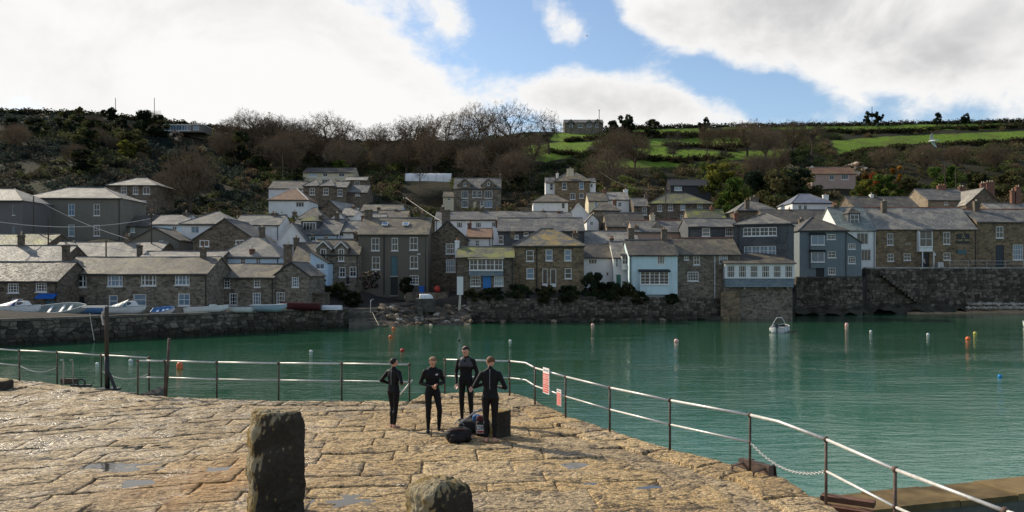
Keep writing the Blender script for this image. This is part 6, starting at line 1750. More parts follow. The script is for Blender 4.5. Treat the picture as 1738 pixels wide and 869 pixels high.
# white polytunnel among the trees
pt = P(727, 307, 226); zg_ = min(pt.z, gz(pt.x, 226)) 
ptn = thing('polytunnel', 'long white polytunnel among bare trees above the town', 'greenhouse', (pt.x, 226, zg_))
plain('tunnel_sheet', (0.72, 0.71, 0.68), 0.4, 0.4, 0.08)
hz_ = Z(293, 226) - zg_; Lh = 6.5
mb = MB(); V = []
arc = [(math.cos(PI * i / 10), math.sin(PI * i / 10)) for i in range(11)]
for xx in np.linspace(-Lh, Lh, 14):
    for c_, s_ in arc: V.append((xx, -c_ * 2.0 + 1.5, s_ ** 0.7 * hz_ * (1 + 0.012 * math.sin(xx * 3))))
F = [(i * 11 + j, (i + 1) * 11 + j, (i + 1) * 11 + j + 1, i * 11 + j + 1) for i in range(13) for j in range(10)]
F += [tuple(range(10, -1, -1)), tuple(13 * 11 + j for j in range(11))]
mb.add(V, F); mb.build('cover', 'tunnel_sheet', ptn, smooth=True)
for i in range(7):
    mb = MB(); xx = -Lh + 2 * Lh * i / 6; mb.tube([(xx, -c_ * 2.04 + 1.5, s_ ** 0.7 * hz_ * 1.02) for c_, s_ in arc], 0.05, 5); mb.build('hoop', 'galvanised', ptn)
# harbour stairs on the inn wall, railing and bits of the terrace
sg = thing('harbour_stairs', 'worn stairs slanting down the face of the inn wall', 'stairs', (0, 0, 0))
for i in range(15):
    px = 1490 + i * 5.2; D = interp(EDGE, px) - 0.1
    z = 6.6 - i * 0.37
    mb = MB(); a, b_ = X(px, D), X(px + 5.3, D); mb.box(a, b_, D - 0.75, D + 0.05, z - 0.75, z); mb.build('step', 'stone_wall', sg)
def fence(label, pts, hgt, npost, name='terrace_railing', mat='galvanised'):
    root = thing(name, label, 'railing', pts[0])
    o = Vector(pts[0]); L = [Vector(p) - o for p in pts]
    for k in (0.5, 1.0):
        mb = MB(); mb.tube([p + Vector((0, 0, hgt * k)) for p in L], 0.035, 6); mb.build('rail', mat, root)
    A, B = L[0], L[-1]
    for i in range(npost):
        p = A.lerp(B, i / (npost - 1)); mb = MB(); mb.tube([p, p + Vector((0, 0, hgt + 0.06))], 0.045, 6); mb.build('post', mat, root)
a, b_ = E(1612, 0.3), E(1830, 0.3)
fence('thin metal railing along the right half of the inn terrace', [(a[0], a[1], 7.15), (b_[0], b_[1], 7.15)], 1.05, 8)
mb = MB(); mb.box(-0.45, 0.45, -0.3, 0.3, 0.0, 0.95)
for k in range(4): mb.box(-0.47, 0.47, -0.33, -0.301, 0.1 + k * 0.22, 0.24 + k * 0.22)
cr = mb.build('slatted_crate', 'galvanised'); cr.location = (X(1595, 128), 128, 7.02); tag(cr, 'pale slatted crate on the terrace right of the inn porch', 'crate')

# ------------------------------------------------------------------ the granite quay in the foreground
QH = 2.6
def qp(px, py): 
    D = (CZ - QH) * FPX / (py - HY); return (X(px, D), D)
QE = [(-34, 36.2), qp(0, 642), qp(100, 653), qp(233, 668), qp(300, 676), qp(490, 681), qp(692, 682), qp(715, 672), qp(755, 668), qp(865, 667), qp(900, 677), qp(960, 706), qp(1035, 732), qp(1137, 763), qp(1273, 799), qp(1335, 815), (4.72, 12.6), (4.98, 10.3), (5.3, 8.5), (5.9, 3)]
QPOLY = QE + [(6.5, -6), (-45, -6), (-45, 42)]
m, t, b = principled('quay_granite', 0.8, 0.35)
pos = t.node('ShaderNodeNewGeometry').outputs['Position']
oi = t.node('ShaderNodeObjectInfo')
rpi = t.node('ShaderNodeNewGeometry').outputs['Random Per Island']
tint = t.math('FRACT', t.math('ADD', oi.outputs['Random'], rpi))
base = t.cramp(tint, [(0.0, (0.31, 0.212, 0.105)), (0.3, (0.45, 0.312, 0.148)), (0.55, (0.34, 0.255, 0.152)), (0.8, (0.53, 0.38, 0.195)), (1.0, (0.40, 0.268, 0.118))])
sp = t.node('ShaderNodeSeparateXYZ'); t.l.new(pos, sp.inputs[0])
nA = t.noise(pos, 0.55, 5, 0.62, 0.5); nB = t.noise(pos, 4.0, 6, 0.7, 0.2); nC = t.noise(pos, 26, 4, 0.7)
# the left half of the quay is greyer stone
lefty = t.ramp(t.math('ADD', sp.outputs[0], t.math('MULTIPLY', t.math('SUBTRACT', nA, 0.5), 6.0)), -8.0, -1.5, 1.0, 0.0)
base = t.mix(t.math('MULTIPLY', lefty, 0.5), base, (0.36, 0.285, 0.19))
base = t.mix(t.math('MULTIPLY', t.ramp(nA, 0.52, 0.75), 0.45), base, (0.20, 0.155, 0.10))
base = t.mix(t.math('MULTIPLY', t.ramp(nB, 0.52, 0.70), 0.6), base, (0.60, 0.47, 0.29))
base = t.mix(t.math('MULTIPLY', t.ramp(nB, 0.47, 0.38), 0.85), base, (0.050, 0.038, 0.026))
crk = t.voro(t.mapping(pos, (2.2, 5.0, 1), rot=(0, 0, R(-14))), 1.0, 'DISTANCE_TO_EDGE').outputs['Distance']
base = t.mix(t.math('MULTIPLY', t.math('MULTIPLY', t.ramp(crk, 0.06, 0.0), t.ramp(nA, 0.40, 0.55)), 0.75), base, (0.045, 0.034, 0.024))
nD = t.noise(pos, 55, 3, 0.7)
base = t.mix(0.85, base, t.mix(t.ramp(nC, 0.30, 0.70), (0.10, 0.10, 0.10), (0.92, 0.92, 0.92)), 'OVERLAY')
base = t.mix(t.math('MULTIPLY', t.ramp(nD, 0.46, 0.36), 0.6), base, (0.07, 0.055, 0.04))
# an iron stain bleeding over the stones on the left
dx = t.math('DIVIDE', t.math('ADD', sp.outputs[0], 5.0), 1.7); dy = t.math('DIVIDE', t.math('SUBTRACT', sp.outputs[1], 13.4), 2.3)
rr = t.math('ADD', t.math('MULTIPLY', dx, dx), t.math('MULTIPLY', dy, dy))
stn = t.math('MULTIPLY', t.math('EXPONENT', t.math('MULTIPLY', rr, -1.0)), t.ramp(nA, 0.30, 0.62))
base = t.mix(t.math('MULTIPLY', stn, 0.65), base, (0.36, 0.18, 0.05), 'MIX')
t.put(b.inputs['Base Color'], base)
wet = t.ramp(t.math('ADD', t.noise(pos, 0.9, 4, 0.6, 0.4), t.math('MULTIPLY', lefty, 0.09)), 0.56, 0.70)
t.put(b.inputs['Roughness'], t.math('SUBTRACT', 0.85, t.math('MULTIPLY', wet, 0.62)))
h1 = t.voro(t.mapping(pos, (1, 1.0, 1)), 9.0, 'F1').outputs['Distance']
hh = t.math('ADD', t.math('MULTIPLY', nB, 1.3), t.math('MULTIPLY', nC, 0.35)); hh = t.math('ADD', hh, t.math('MULTIPLY', h1, 0.4))
hh = t.math('ADD', hh, t.math('MULTIPLY', t.ramp(crk, 0.0, 0.10), 0.35))
t.put(b.inputs['Normal'], t.bump(hh, 0.9, 0.062))

quay = MB()
ztop = QH - 0.045
quay.add([(x, y, ztop) for x, y in QPOLY], [tuple(reversed(range(len(QPOLY))))])
qo = quay.build('quay', 'quay_granite', uv=False); tag(qo, kind='structure')
sidem = MB()
for (a, b_) in zip(QE[:-1], QE[1:]):
    sidem.quad((b_[0], b_[1], -2.4), (a[0], a[1], -2.4), (a[0], a[1], QH - 0.08), (b_[0], b_[1], QH - 0.08))
sidem.build('side_wall', 'stone_wall', qo)

PUD = [(qp(205, 792), 0.6, 0.45), (qp(225, 818), 0.5, 0.3), (qp(598, 846), 0.55, 0.45), (qp(268, 757), 0.9, 0.45), (qp(1005, 817), 0.28, 0.25), (qp(1115, 823), 0.38, 0.2), (qp(60, 775), 0.8, 0.4), (qp(975, 786), 0.45, 0.35), (qp(352, 792), 0.6, 0.3), (qp(1190, 806), 0.25, 0.25)]
def slab_h(x, y):
    h = 0.024 * noise.noise(Vector((x * 1.1, y * 1.1, 0))) + 0.020 * noise.noise(Vector((x * 3.1 + 5, y * 4.2, 2)))
    n3 = noise.noise(Vector((x * 6.5, y * 9.5, 7)))
    h += 0.016 * n3 - 0.014 * max(0, noise.noise(Vector((x * 2.2 + 9, y * 3.4, 4)))) ** 0.6
    for (c, rx, ry) in PUD:
        e = ((x - c[0]) / rx) ** 2 + ((y - c[1]) / ry) ** 2
        if e < 6: h -= 0.045 * math.exp(-e)
    return h
def slab_geo(c00, c10, c11, c01, lift, tilt, cell):
    """a rough stone: gridded top with rounded arrises and sides"""
    A, B, C, Dd = [Vector((p[0], p[1], 0)) for p in (c00, c10, c11, c01)]
    Lx = (B - A).length; Ly = (Dd - A).length
    nx = max(3, min(26, int(Lx / cell))); ny = max(3, min(14, int(Ly / cell)))
    V = []; F = []
    eu, ev = 0.022 / Lx, 0.022 / Ly
    us = [0] + [eu + (1 - 2 * eu) * i / (nx - 2) for i in range(nx - 1)] + [1]; vs_ = [0] + [ev + (1 - 2 * ev) * j / (ny - 2) for j in range(ny - 1)] + [1]
    for j, v in enumerate(vs_):
        for i, u in enumerate(us):
            p = A.lerp(B, u).lerp(Dd.lerp(C, u), v)
            edge = (i in (0, len(us) - 1)) or (j in (0, len(vs_) - 1))
            wob = 0.02 if edge else 0
            p.x += wob * noise.noise(Vector((p.x * 5, p.y * 5, 3))); p.y += wob * noise.noise(Vector((p.x * 5, p.y * 5, 8)))
            z = slab_h(p.x, p.y) + lift + tilt[0] * (u - 0.5) + tilt[1] * (v - 0.5) - (0.020 if edge else 0)
            V.append((p.x, p.y, QH + z))
    W = len(us); Hn = len(vs_)
    for j in range(Hn - 1):
        for i in range(W - 1): F.append((j * W + i, j * W + i + 1, (j + 1) * W + i + 1, (j + 1) * W + i))
    ring = [i for i in range(W)] + [j * W + W - 1 for j in range(1, Hn)] + [(Hn - 1) * W + i for i in range(W - 2, -1, -1)] + [j * W for j in range(Hn - 2, 0, -1)]
    o = len(V)
    for i in ring: V.append((V[i][0], V[i][1], QH - 0.12))
    k = len(ring)
    for i in range(k): F.append((ring[i], o + i, o + (i + 1) % k, ring[(i + 1) % k]))
    return V, F
def build_quay():
    r = random.Random(3); slabs = []
    lineA, lineB = Vector((-14.4, 23.4)), Vector((-5.2, 11.0))      # seam between the older left paving and the rest
    def side(p): return (lineB.x - lineA.x) * (p[1] - lineA.y) - (lineB.y - lineA.y) * (p[0] - lineA.x)
    def field(ang, org, keep, r0, r1, l0, l1, ext):
        c, s = math.cos(ang), math.sin(ang)
        def tw(u, v):
            x_, y_ = org[0] + u * c - v * s, org[1] + u * s + v * c
            return (x_, y_ - 0.030 * max(0, -x_ - 2) ** 2 if x_ > -9 else y_ - 0.030 * 49 - 0.42 * (-x_ - 9))
        v = -ext
        while v < ext:
            rh = r.uniform(r0, r1); u = -ext * 1.4 + r.uniform(0, 1)
            while u < ext * 1.4:
                ln = r.uniform(l0, l1); g = r.uniform(0.004, 0.014)
                j = lambda: r.uniform(-0.018, 0.018)
                q4 = [tw(u + g + j(), v + g + j() * .6), tw(u + ln - g + j(), v + g + j() * .6), tw(u + ln - g + j(), v + rh - g + j() * .6), tw(u + g + j(), v + rh - g + j() * .6)]
                u += ln
                if not all(in_poly(QPOLY, *p) for p in q4): continue
                if not all(keep(p) for p in q4): continue
                cx = sum(p[0] for p in q4) / 4; cy = sum(p[1] for p in q4) / 4
                if cy < 9.5 or cy > 36: continue
                pxx = CX + cx / cy * FPX
                if pxx < -120 or pxx > 1820: continue
                slabs.append((q4, ln * rh / cy ** 2))
            v += rh
    field(R(5), (0, 18), lambda p: True, 0.50, 1.05, 0.8, 2.3, 34)
    # edging stones along the harbour side
    for (a, b_) in zip(QE[:-1], QE[1:]):
        A, B = Vector(a), Vector(b_); d = B - A; L = d.length
        if L < 0.3 or max(A.y, B.y) < 9: continue
        d.normalize(); nrm = Vector((d.y, -d.x))
        if not in_poly(QPOLY, *(A.lerp(B, 0.5) + nrm * 0.1)): nrm = -nrm
        u = 0
        while u < L - 0.05:
            ln = min(r.uniform(0.8, 1.6), L - u)
            if L - u - ln < 0.4: ln = L - u
            wd = r.uniform(0.6, 0.9)
            o0 = nrm * r.uniform(-0.06, 0.02)
            q4 = [A + d * (u + .012) + o0, A + d * (u + ln - .012) + o0, A + d * (u + ln - .012) + nrm * wd, A + d * (u + .012) + nrm * wd]
            q4 = [tuple(p) for p in q4]
            if (q4[1][0] - q4[0][0]) * (q4[3][1] - q4[0][1]) - (q4[1][1] - q4[0][1]) * (q4[3][0] - q4[0][0]) < 0: q4 = [q4[1], q4[0], q4[3], q4[2]]
            cy = sum(p[1] for p in q4) / 4
            slabs.append((q4, ln * wd / cy ** 2 * 1.5, 0.018))
            u += ln
    def vis(s):
        q4 = s[0]; cx = sum(p[0] for p in q4) / 4; cy = sum(p[1] for p in q4) / 4
        pxx = CX + cx / cy * FPX; pyy = HY + (CZ - QH) / cy * FPX
        return s[1] if (-20 < pxx < 1760 and pyy < 885) else s[1] * 0.05
    slabs.sort(key=vis, reverse=True)
    rest = MB()
    for i, s in enumerate(slabs):
        near = i < 300
        V, F = slab_geo(*s[0], (s[2] if len(s) > 2 else 0) + r.uniform(-0.012, 0.012), (r.uniform(-.02, .02), r.uniform(-.02, .02)), 0.075 if near else 0.14)
        if near:
            mb = MB(); mb.add(V, F); mb.build('paving_slab', 'quay_granite', qo, smooth=True, uv=False)
        else: rest.add(V, F)
    if rest.v: tag(rest.build('small_paving', 'quay_granite', qo, smooth=True, uv=False), kind='stuff')
    print('SLABS', len(slabs))
build_quay()
m, t, b = principled('puddle_water', 0.03, 0.5); b.inputs['Base Color'].default_value = (0.05, 0.045, 0.038, 1); b.inputs['IOR'].default_value = 1.33
tcn = t.node('ShaderNodeNewGeometry').outputs['Position']
t.put(b.inputs['Normal'], t.bump(t.noise(tcn, 9, 2), 0.06, 0.02))
for (c, rx, ry) in PUD:
    mb = MB(); mb.add([(c[0] + rx * 1.5 * math.cos(a * PI / 12), c[1] + ry * 1.5 * math.sin(a * PI / 12), QH - 0.030 - 0.0017 * PUD.index((c, rx, ry))) for a in range(24)], [tuple(range(24))])
    tag(mb.build('puddle', 'puddle_water', uv=False), kind='structure')

# ------------------------------------------------------------------ standing stones
m, t, b = principled('standing_granite', 0.9, 0.2)
pos = t.node('ShaderNodeTexCoord').outputs['Object']
nA = t.noise(pos, 2.2, 5, 0.65, 0.3); nB = t.noise(pos, 14, 5, 0.7)
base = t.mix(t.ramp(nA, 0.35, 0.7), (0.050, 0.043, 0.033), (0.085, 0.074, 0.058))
# sunlight painted onto left side and head, in golden and pale lichen tones
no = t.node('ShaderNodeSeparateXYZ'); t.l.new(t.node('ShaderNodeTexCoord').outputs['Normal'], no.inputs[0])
lit_mask = t.math('ADD', t.math('MULTIPLY', no.outputs[0], -1.0), t.math('MULTIPLY', no.outputs[2], 0.9))
lit_mask = t.math('ADD', lit_mask, t.math('MULTIPLY', t.math('SUBTRACT', nA, 0.5), 0.8))
lit_lichen = t.mix(t.ramp(nA, 0.40, 0.62), (0.33, 0.22, 0.075), (0.44, 0.37, 0.24))
base = t.mix(t.ramp(lit_mask, 0.30, 0.66), base, lit_lichen)
base = t.mix(0.8, base, t.mix(nB, (0.1, 0.1, 0.1), (0.9, 0.9, 0.9)), 'OVERLAY')
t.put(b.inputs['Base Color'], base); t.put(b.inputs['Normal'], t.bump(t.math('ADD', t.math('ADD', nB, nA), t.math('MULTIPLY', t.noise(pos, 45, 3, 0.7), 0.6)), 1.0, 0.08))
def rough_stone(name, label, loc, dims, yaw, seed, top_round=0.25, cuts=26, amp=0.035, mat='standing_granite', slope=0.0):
    bm = bmesh.new(); bmesh.ops.create_cube(bm, size=1)
    bmesh.ops.subdivide_edges(bm, edges=list(bm.edges), cuts=cuts, use_grid_fill=True)
    W, Dp, Hh = dims
    for v in bm.verts:
        x, y, z = v.co.x * 2, v.co.y * 2, v.co.z + 0.5
        # round the corners and pull the head in
        k = 1 - 0.10 * (abs(x) ** 6) * (abs(y) ** 6)
        zz = z
        if top_round and z > 0.80:
            f = (z - 0.80) / 0.20
            k *= 1 - top_round * f ** 2.2
        zz -= 0.10 * top_round * (abs(x) ** 3) * (z ** 8)
        zz += slope * x * z ** 6
        p = Vector((x * W / 2 * k * (1.03 - 0.06 * z), y * Dp / 2 * k, zz * Hh))
        n = Vector((x, y, (z - 0.5) * 2)).normalized()
        s = Vector((seed * 3.1, seed * 1.7, 0))
        d = amp * noise.noise(p * 3.0 + s) + amp * 0.55 * abs(noise.noise(p * 7.0 + s)) + amp * 0.45 * noise.noise(p * 16.0 + s) + amp * 0.25 * noise.noise(p * 34.0 + s)
        v.co = p + n * d
    me = bpy.data.meshes.new(name); bm.to_mesh(me); bm.free(); me.materials.append(MATS[mat])
    me.polygons.foreach_set('use_smooth', [True] * len(me.polygons))
    o = link(name, me); o.location = loc; o.rotation_euler = (0, 0, yaw)
    return tag(o, label, 'stone')
x, y = qp(466, 871)
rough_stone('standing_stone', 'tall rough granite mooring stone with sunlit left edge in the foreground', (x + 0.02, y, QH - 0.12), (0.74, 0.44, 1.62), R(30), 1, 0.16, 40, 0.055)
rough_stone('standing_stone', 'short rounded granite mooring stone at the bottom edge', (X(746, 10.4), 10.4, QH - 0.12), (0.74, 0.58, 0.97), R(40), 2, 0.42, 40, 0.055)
x, y = qp(848, 742)
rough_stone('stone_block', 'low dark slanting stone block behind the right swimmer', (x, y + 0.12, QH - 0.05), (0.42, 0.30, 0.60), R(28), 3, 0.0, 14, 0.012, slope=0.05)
x, y = qp(0, 660)
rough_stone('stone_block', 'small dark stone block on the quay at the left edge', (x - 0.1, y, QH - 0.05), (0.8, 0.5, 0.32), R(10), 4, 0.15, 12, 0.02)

# ------------------------------------------------------------------ railings along the quay edge
plain('rail_paint', (0.55, 0.54, 0.51), 0.45, 0.5, 0.2, metal=0.3, scale=14)
plain('post_rust', (0.085, 0.055, 0.042), 0.7, 0.4, 0.55, scale=9)
def railing(label, posts, spans, lows, hgt=1.0):
    """posts: ground points; spans: point lists (index, or xyz) of the top rail; lows: pairs joined by the lower rail"""
    root = thing('quay_railing', label, 'railing', (posts[0][0], posts[0][1], QH), 0, 'railings on the quay')
    o = Vector((posts[0][0], posts[0][1], QH))
    tops = []
    for p in posts:
        q_ = Vector((p[0], p[1], p[2] if len(p) > 2 else QH)) - o
        tp = Vector((q_.x, q_.y, QH + hgt - o.z)); tops.append(tp)
        mb = MB(); mb.tube([q_ + Vector((0, 0, -0.05)), tp], 0.0235, 8); po = mb.build('post', 'post_rust', root, smooth=True)
        mb = MB(); mb.ball(tuple(tp), 0.046, 10); mb.build('knuckle', 'post_rust', po, smooth=True)
        mb = MB(); mb.ball((tp.x, tp.y, tp.z - 0.48), 0.038, 8); mb.build('knuckle', 'post_rust', po, smooth=True)
    for sp_ in spans:
        pts = [tops[s] if isinstance(s, int) else Vector(s) - o for s in sp_]
        mb = MB(); mb.tube(pts, 0.024, 8); mb.build('top_rail', 'rail_paint', root, smooth=True)
    for (i, j) in lows:
        mb = MB(); mb.tube([tops[i] - Vector((0, 0, 0.48)), tops[j] - Vector((0, 0, 0.48))], 0.020, 8); mb.build('lower_rail', 'rail_paint', root, smooth=True)
    return root, tops, o
def chain(root, A, B, sag, n=34, r=0.008):
    mb = MB()
    for i in range(n):
        f0, f1 = (i - 0.15) / n, (i + 1.15) / n
        a, b_ = A.lerp(B, f0), A.lerp(B, f1)
        a.z -= sag * 4 * f0 * (1 - f0); b_.z -= sag * 4 * f1 * (1 - f1)
        d = (b_ - a); sd = (Vector((0, 0, 1)).cross(d).normalized() if i % 2 else d.cross(Vector((0, 0, 1)).cross(d)).normalized()) * 0.022
        c = (a + b_) / 2
        mb.tube([a, c + sd, b_, c - sd, a], r, 4, cap=False)
    mb.build('chain', 'rail_paint', root)
pl = [qp(-190, 624), qp(-60, 638), qp(33, 647), qp(97, 651), qp(172, 658), qp(253, 664)]
root, tops, o = railing('far left quay railing with two hanging chains', pl, [(0, 1), (1, 2), (2, 3), (3, 4), (4, 5)], [(0, 1), (1, 2)])
dz = Vector((0, 0, 0.48))
chain(root, tops[2] - dz, tops[3] - dz, 0.18); chain(root, tops[4] - dz, tops[5] - dz, 0.2)
pm_ = [qp(234, 671), qp(280, 671.5), qp(368, 675), qp(473, 677), qp(580, 678), qp(695, 680)]
root, tops, o = railing('long straight quay railing left of the swimmers', pm_, [(0, 1), (1, 2), (2, 3), (3, 4), (4, 5)], [(0, 1), (1, 2), (2, 3), (3, 4), (4, 5)])
mb = MB(); mb.tube([tops[5] - dz + Vector((0.08, 0, 0.05)), tops[5] + Vector((-0.35, 0.1, -0.95))], 0.024, 8); mb.build('brace', 'rail_paint', root, smooth=True)
# leaning timber post lashed to that railing with a gull-white tip
x, y = qp(278, 673)
mb = MB(); mb.tube([(0, 0, -0.1), (0.06, 0, 0.9), (0.10, 0.02, 1.65)], [0.045, 0.04, 0.045], 8)
o_ = mb.build('leaning_post', 'post_rust', smooth=True); o_.location = (x, y + 0.12, QH); tag(o_, 'dark leaning timber post rising above the long quay railing', 'post')
pr = [qp(755, 668.5), qp(865, 672), qp(908, 688), qp(960, 709), qp(1035, 735), qp(1137, 765), qp(1273, 800), qp(1402, 858), (4.90, 10.25, 2.3), (5.20, 8.45, 2.2), (5.6, 6.4, 2.2)]
root, tops, o = railing('curving quay railing with white top rail on the right', pr, [(0, 1), (2, 3), (3, 4), (4, 5), (5, 6), (7, 8), (8, 9), (9, 10)], [(0, 1), (2, 3), (3, 4), (4, 5), (5, 6), (7, 8), (8, 9)])
A, B = tops[1], tops[2]; mid = A.lerp(B, 0.35) + Vector((0.22, 0.1, 0))
for dzz, nm in ((0, 'top_rail'), (-0.48, 'lower_rail')):
    mb = MB(); mb.tube([p + Vector((0, 0, dzz)) for p in (A, A.lerp(mid, 0.7), mid, mid.lerp(B, 0.4), B)], 0.027 if not dzz else 0.024, 8); mb.build(nm, 'rail_paint', root, smooth=True)
A, B = tops[6], tops[7]
mb = MB(); mb.tube([A, A.lerp(B, 0.4) + Vector((0.02, 0, 0.035)), B], 0.028, 8); mb.build('top_rail', 'rail_paint', root, smooth=True)
chain(root, tops[6] - dz, tops[7] - dz, 0.22, 44)
# warning signs hung on the railing
plain('sign_white', (0.70, 0.66, 0.63), 0.5); plain('sign_red', (0.62, 0.09, 0.07), 0.5); plain('sign_ink', (0.25, 0.25, 0.32), 0.5)
def sign(label, px0, px1, ytop, ybot, Da, rows):
    x0, x1 = tops[2], tops[3]
    d = (x1 - x0); d.z = 0; d.normalize()
    f = (((px0 + px1) / 2) - 908) / (960 - 908)
    c = o + tops[2].lerp(tops[3], f)
    wd = 0.40 if rows > 5 else 0.26; hg = 0.66 if rows > 5 else 0.40
    zt = c.z + (0.10 if rows > 5 else -0.34)
    root_ = thing('warning_sign', label, 'sign', (c.x - 0.04, c.y - 0.05, zt), math.atan2(d.y, d.x), 'signs on the railing')
    mb = MB(); mb.box(-wd / 2, wd / 2, -0.012, 0.0, -hg, 0); mb.build('board', 'sign_white', root_)
    y_ = -0.016
    for (xa, xb) in ((-0.38, -0.08), (-0.02, 0.36)):
        mb = MB(); mb.box(wd * xa, wd * xb, y_, -0.0125, -hg * 0.13, -hg * 0.07); mb.build('heading', 'sign_ink', root_)
    z = -hg * 0.22; k = 0
    while z > -hg * 0.96:
        hh_ = hg * (0.038 if k % 3 else 0.055)
        if rows > 5 and z < -hg * 0.62: hh_ = hg * 0.06
        mb = MB(); mb.box(-wd * 0.46, wd * (0.46 if k % 2 == 0 else 0.40), y_, -0.0125, max(z - hh_, -hg * 0.98), z); mb.build('red_print', 'sign_red', root_)
        z -= hh_ + hg * 0.026; k += 1
sign('tall white and red warning sign on the curving railing', 921, 941, 626, 675, 20.5, 9)
sign('small white and red warning sign on the lower rail', 947, 958, 660, 684, 19.9, 4)

# pole with a bracket lamp, ladder tops, mooring ring, timber platform, concrete ledge
x, y = qp(184, 661)
lp = thing('gantry_post', 'weathered post with white overhead arm and dark braced foot on the quay', 'post', (x, y, QH))
mb = MB(); mb.tube([(-0.05, 0, 0.95), (-0.05, 0, 2.52)], [0.066, 0.06], 8); mb.build('upper_post', 'pole_wood', lp, smooth=True)
mb = MB(); mb.tube([(-0.03, 0, 0), (-0.05, 0, 1.0)], 0.075, 8); mb.build('lower_post', 'black_paint', lp, smooth=True)
mb = MB(); mb.box(-0.78, -0.02, -0.05, 0.05, 2.48, 2.54); mb.build('arm', 'white_paint', lp)
mb = MB(); mb.tube([(-0.14, 0, 1.95), (-0.2, 0, 2.2), (-0.16, 0, 2.35)], 0.035, 6); mb.build('bracket', 'rail_paint', lp)
mb = MB(); mb.tube([(0.02, 0, 0.5), (0.22, -0.02, 0.02)], 0.05, 6); mb.build('brace', 'black_paint', lp)
mb = MB(); mb.box(-0.32, 0.3, -0.2, 0.2, -0.02, 0.035); mb.build('base_plate', 'black_paint', lp)
def ladder_top(label, loc, yaw, w_=0.5, hoops=True, hh_=0.8):
    root_ = thing('ladder_head', label, 'ladder', loc, yaw)
    for s in (-1, 1):
        mb = MB()
        if hoops: mb.tube([(s * w_ / 2, 0, -0.4), (s * w_ / 2, 0, hh_ * 0.85), (s * w_ / 2, -0.06, hh_), (s * w_ / 2, -0.18, hh_)], 0.022, 7)
        else: mb.tube([(s * w_ / 2, 0.3, -0.2), (s * w_ / 2, 0.25, 0.16), (s * w_ / 2, -0.25, 0.12), (s * w_ / 2, -0.28, 0)], 0.03, 7)
        mb.build('hoop', 'galvanised' if hoops else 'post_rust', root_, smooth=True)
    mb = MB(); mb.box(-w_ / 2 - 0.1, w_ / 2 + 0.1, 0.0, 0.12, 0.02, 0.2); mb.build('kick_plate', 'post_rust', root_)
ladder_top('pair of steel ladder hoops behind the far left railing', (qp(110, 655)[0], qp(110, 655)[1] + 0.2, QH), 0, 0.3)
ladder_top('low dark ladder head under the chain of the curving railing', (qp(1280, 803)[0] + 0.0, qp(1280, 803)[1] + 0.05, QH - 0.02), R(-60), 0.5, False)
mr = MB()
mr.tube([(0.12 * math.cos(a * PI / 8), 0, 0.1 + 0.1 * math.sin(a * PI / 8)) for a in range(17)], 0.025, 6, cap=False); mr.box(-0.3, 0.3, -0.08, 0.08, -0.02, 0.04)
mo = mr.build('mooring_ring', 'black_paint'); mo.location = (*qp(138, 656), QH + 0.02); tag(mo, 'black iron mooring ring by the ladder hoops on the quay', 'mooring ring')
rp = MB(); a = qp(236, 671); b_ = qp(268, 669)
rp.add([(a[0], a[1] + 0.05, QH + 0.02), (b_[0], b_[1] + 0.05, QH + 0.02), (b_[0] + 0.05, b_[1] + 0.5, QH + 0.22), (a[0] + 0.3, a[1] + 0.8, QH + 0.02), (a[0], a[1] + 0.05, QH - 0.4), (b_[0], b_[1] + 0.05, QH - 0.4), (b_[0] + 0.05, b_[1] + 0.5, QH - 0.4), (a[0] + 0.3, a[1] + 0.8, QH - 0.4)],
       [(0, 1, 2), (0, 2, 3), (4, 7, 6, 5), (0, 4, 5, 1), (1, 5, 6, 2), (2, 6, 7, 3), (3, 7, 4, 0)])
tag(rp.build('quay_ramp', 'concrete_dark'), 'dark wedge-shaped ramp where the two left railings meet', 'ramp')
tp_ = thing('timber_landing', 'rusty timber landing with an orange board beside the right railing', 'landing', (5.35, 13.0, 1.75), R(-32))
plain('orange_board', (0.55, 0.13, 0.03), 0.6); plain('wet_timber', (0.12, 0.06, 0.035), 0.7, 0.3, 0.4)
for i, (z, y_) in enumerate(((0.10, -0.30), (0.25, -0.05), (0.40, 0.20), (0.50, 0.45))):
    mb = MB(); mb.box(-0.42, 0.42, y_, y_ + 0.22, z, z + 0.09); mb.build('plank', 'orange_board' if i == 1 else 'wet_timber', tp_)
for s in (-1, 1):
    mb = MB(); mb.box(s * 0.48 - 0.06, s * 0.48 + 0.06, -0.4, 0.75, -2.5, 0.30); mb.build('side_beam', 'wet_timber', tp_)
lg = thing('concrete_ledge', 'low concrete jetty wall with pale top in the bottom right corner', 'jetty', (6.2, 15.4, 0), R(17))
mb = MB(); mb.box(0, 12, 0, 1.0, -2.4, 1.38); mb.build('body', 'concrete_dark', lg)
plain('ledge_top', (0.15, 0.105, 0.048), 0.9, 0.2, 0.45, scale=1.5)
for i in range(8):
    mb = MB(); mb.box(i * 1.5 + 0.01, i * 1.5 + 1.49, -0.05, 1.05, 1.382, 1.50 + 0.02 * (i % 2)); mb.build('capping_slab', 'ledge_top', lg)
lw = thing('lower_landing', 'small sunlit stone landing below the timber planks', 'landing', (5.5, 11.9, 0), R(-20))
mb = MB(); mb.box(-0.6, 0.7, -0.5, 0.5, -2.4, 1.72); mb.build('body', 'concrete_dark', lw)
mb = MB(); mb.box(-0.64, 0.74, -0.54, 0.54, 1.722, 1.80); mb.build('top_slab', 'ledge_top', lw)

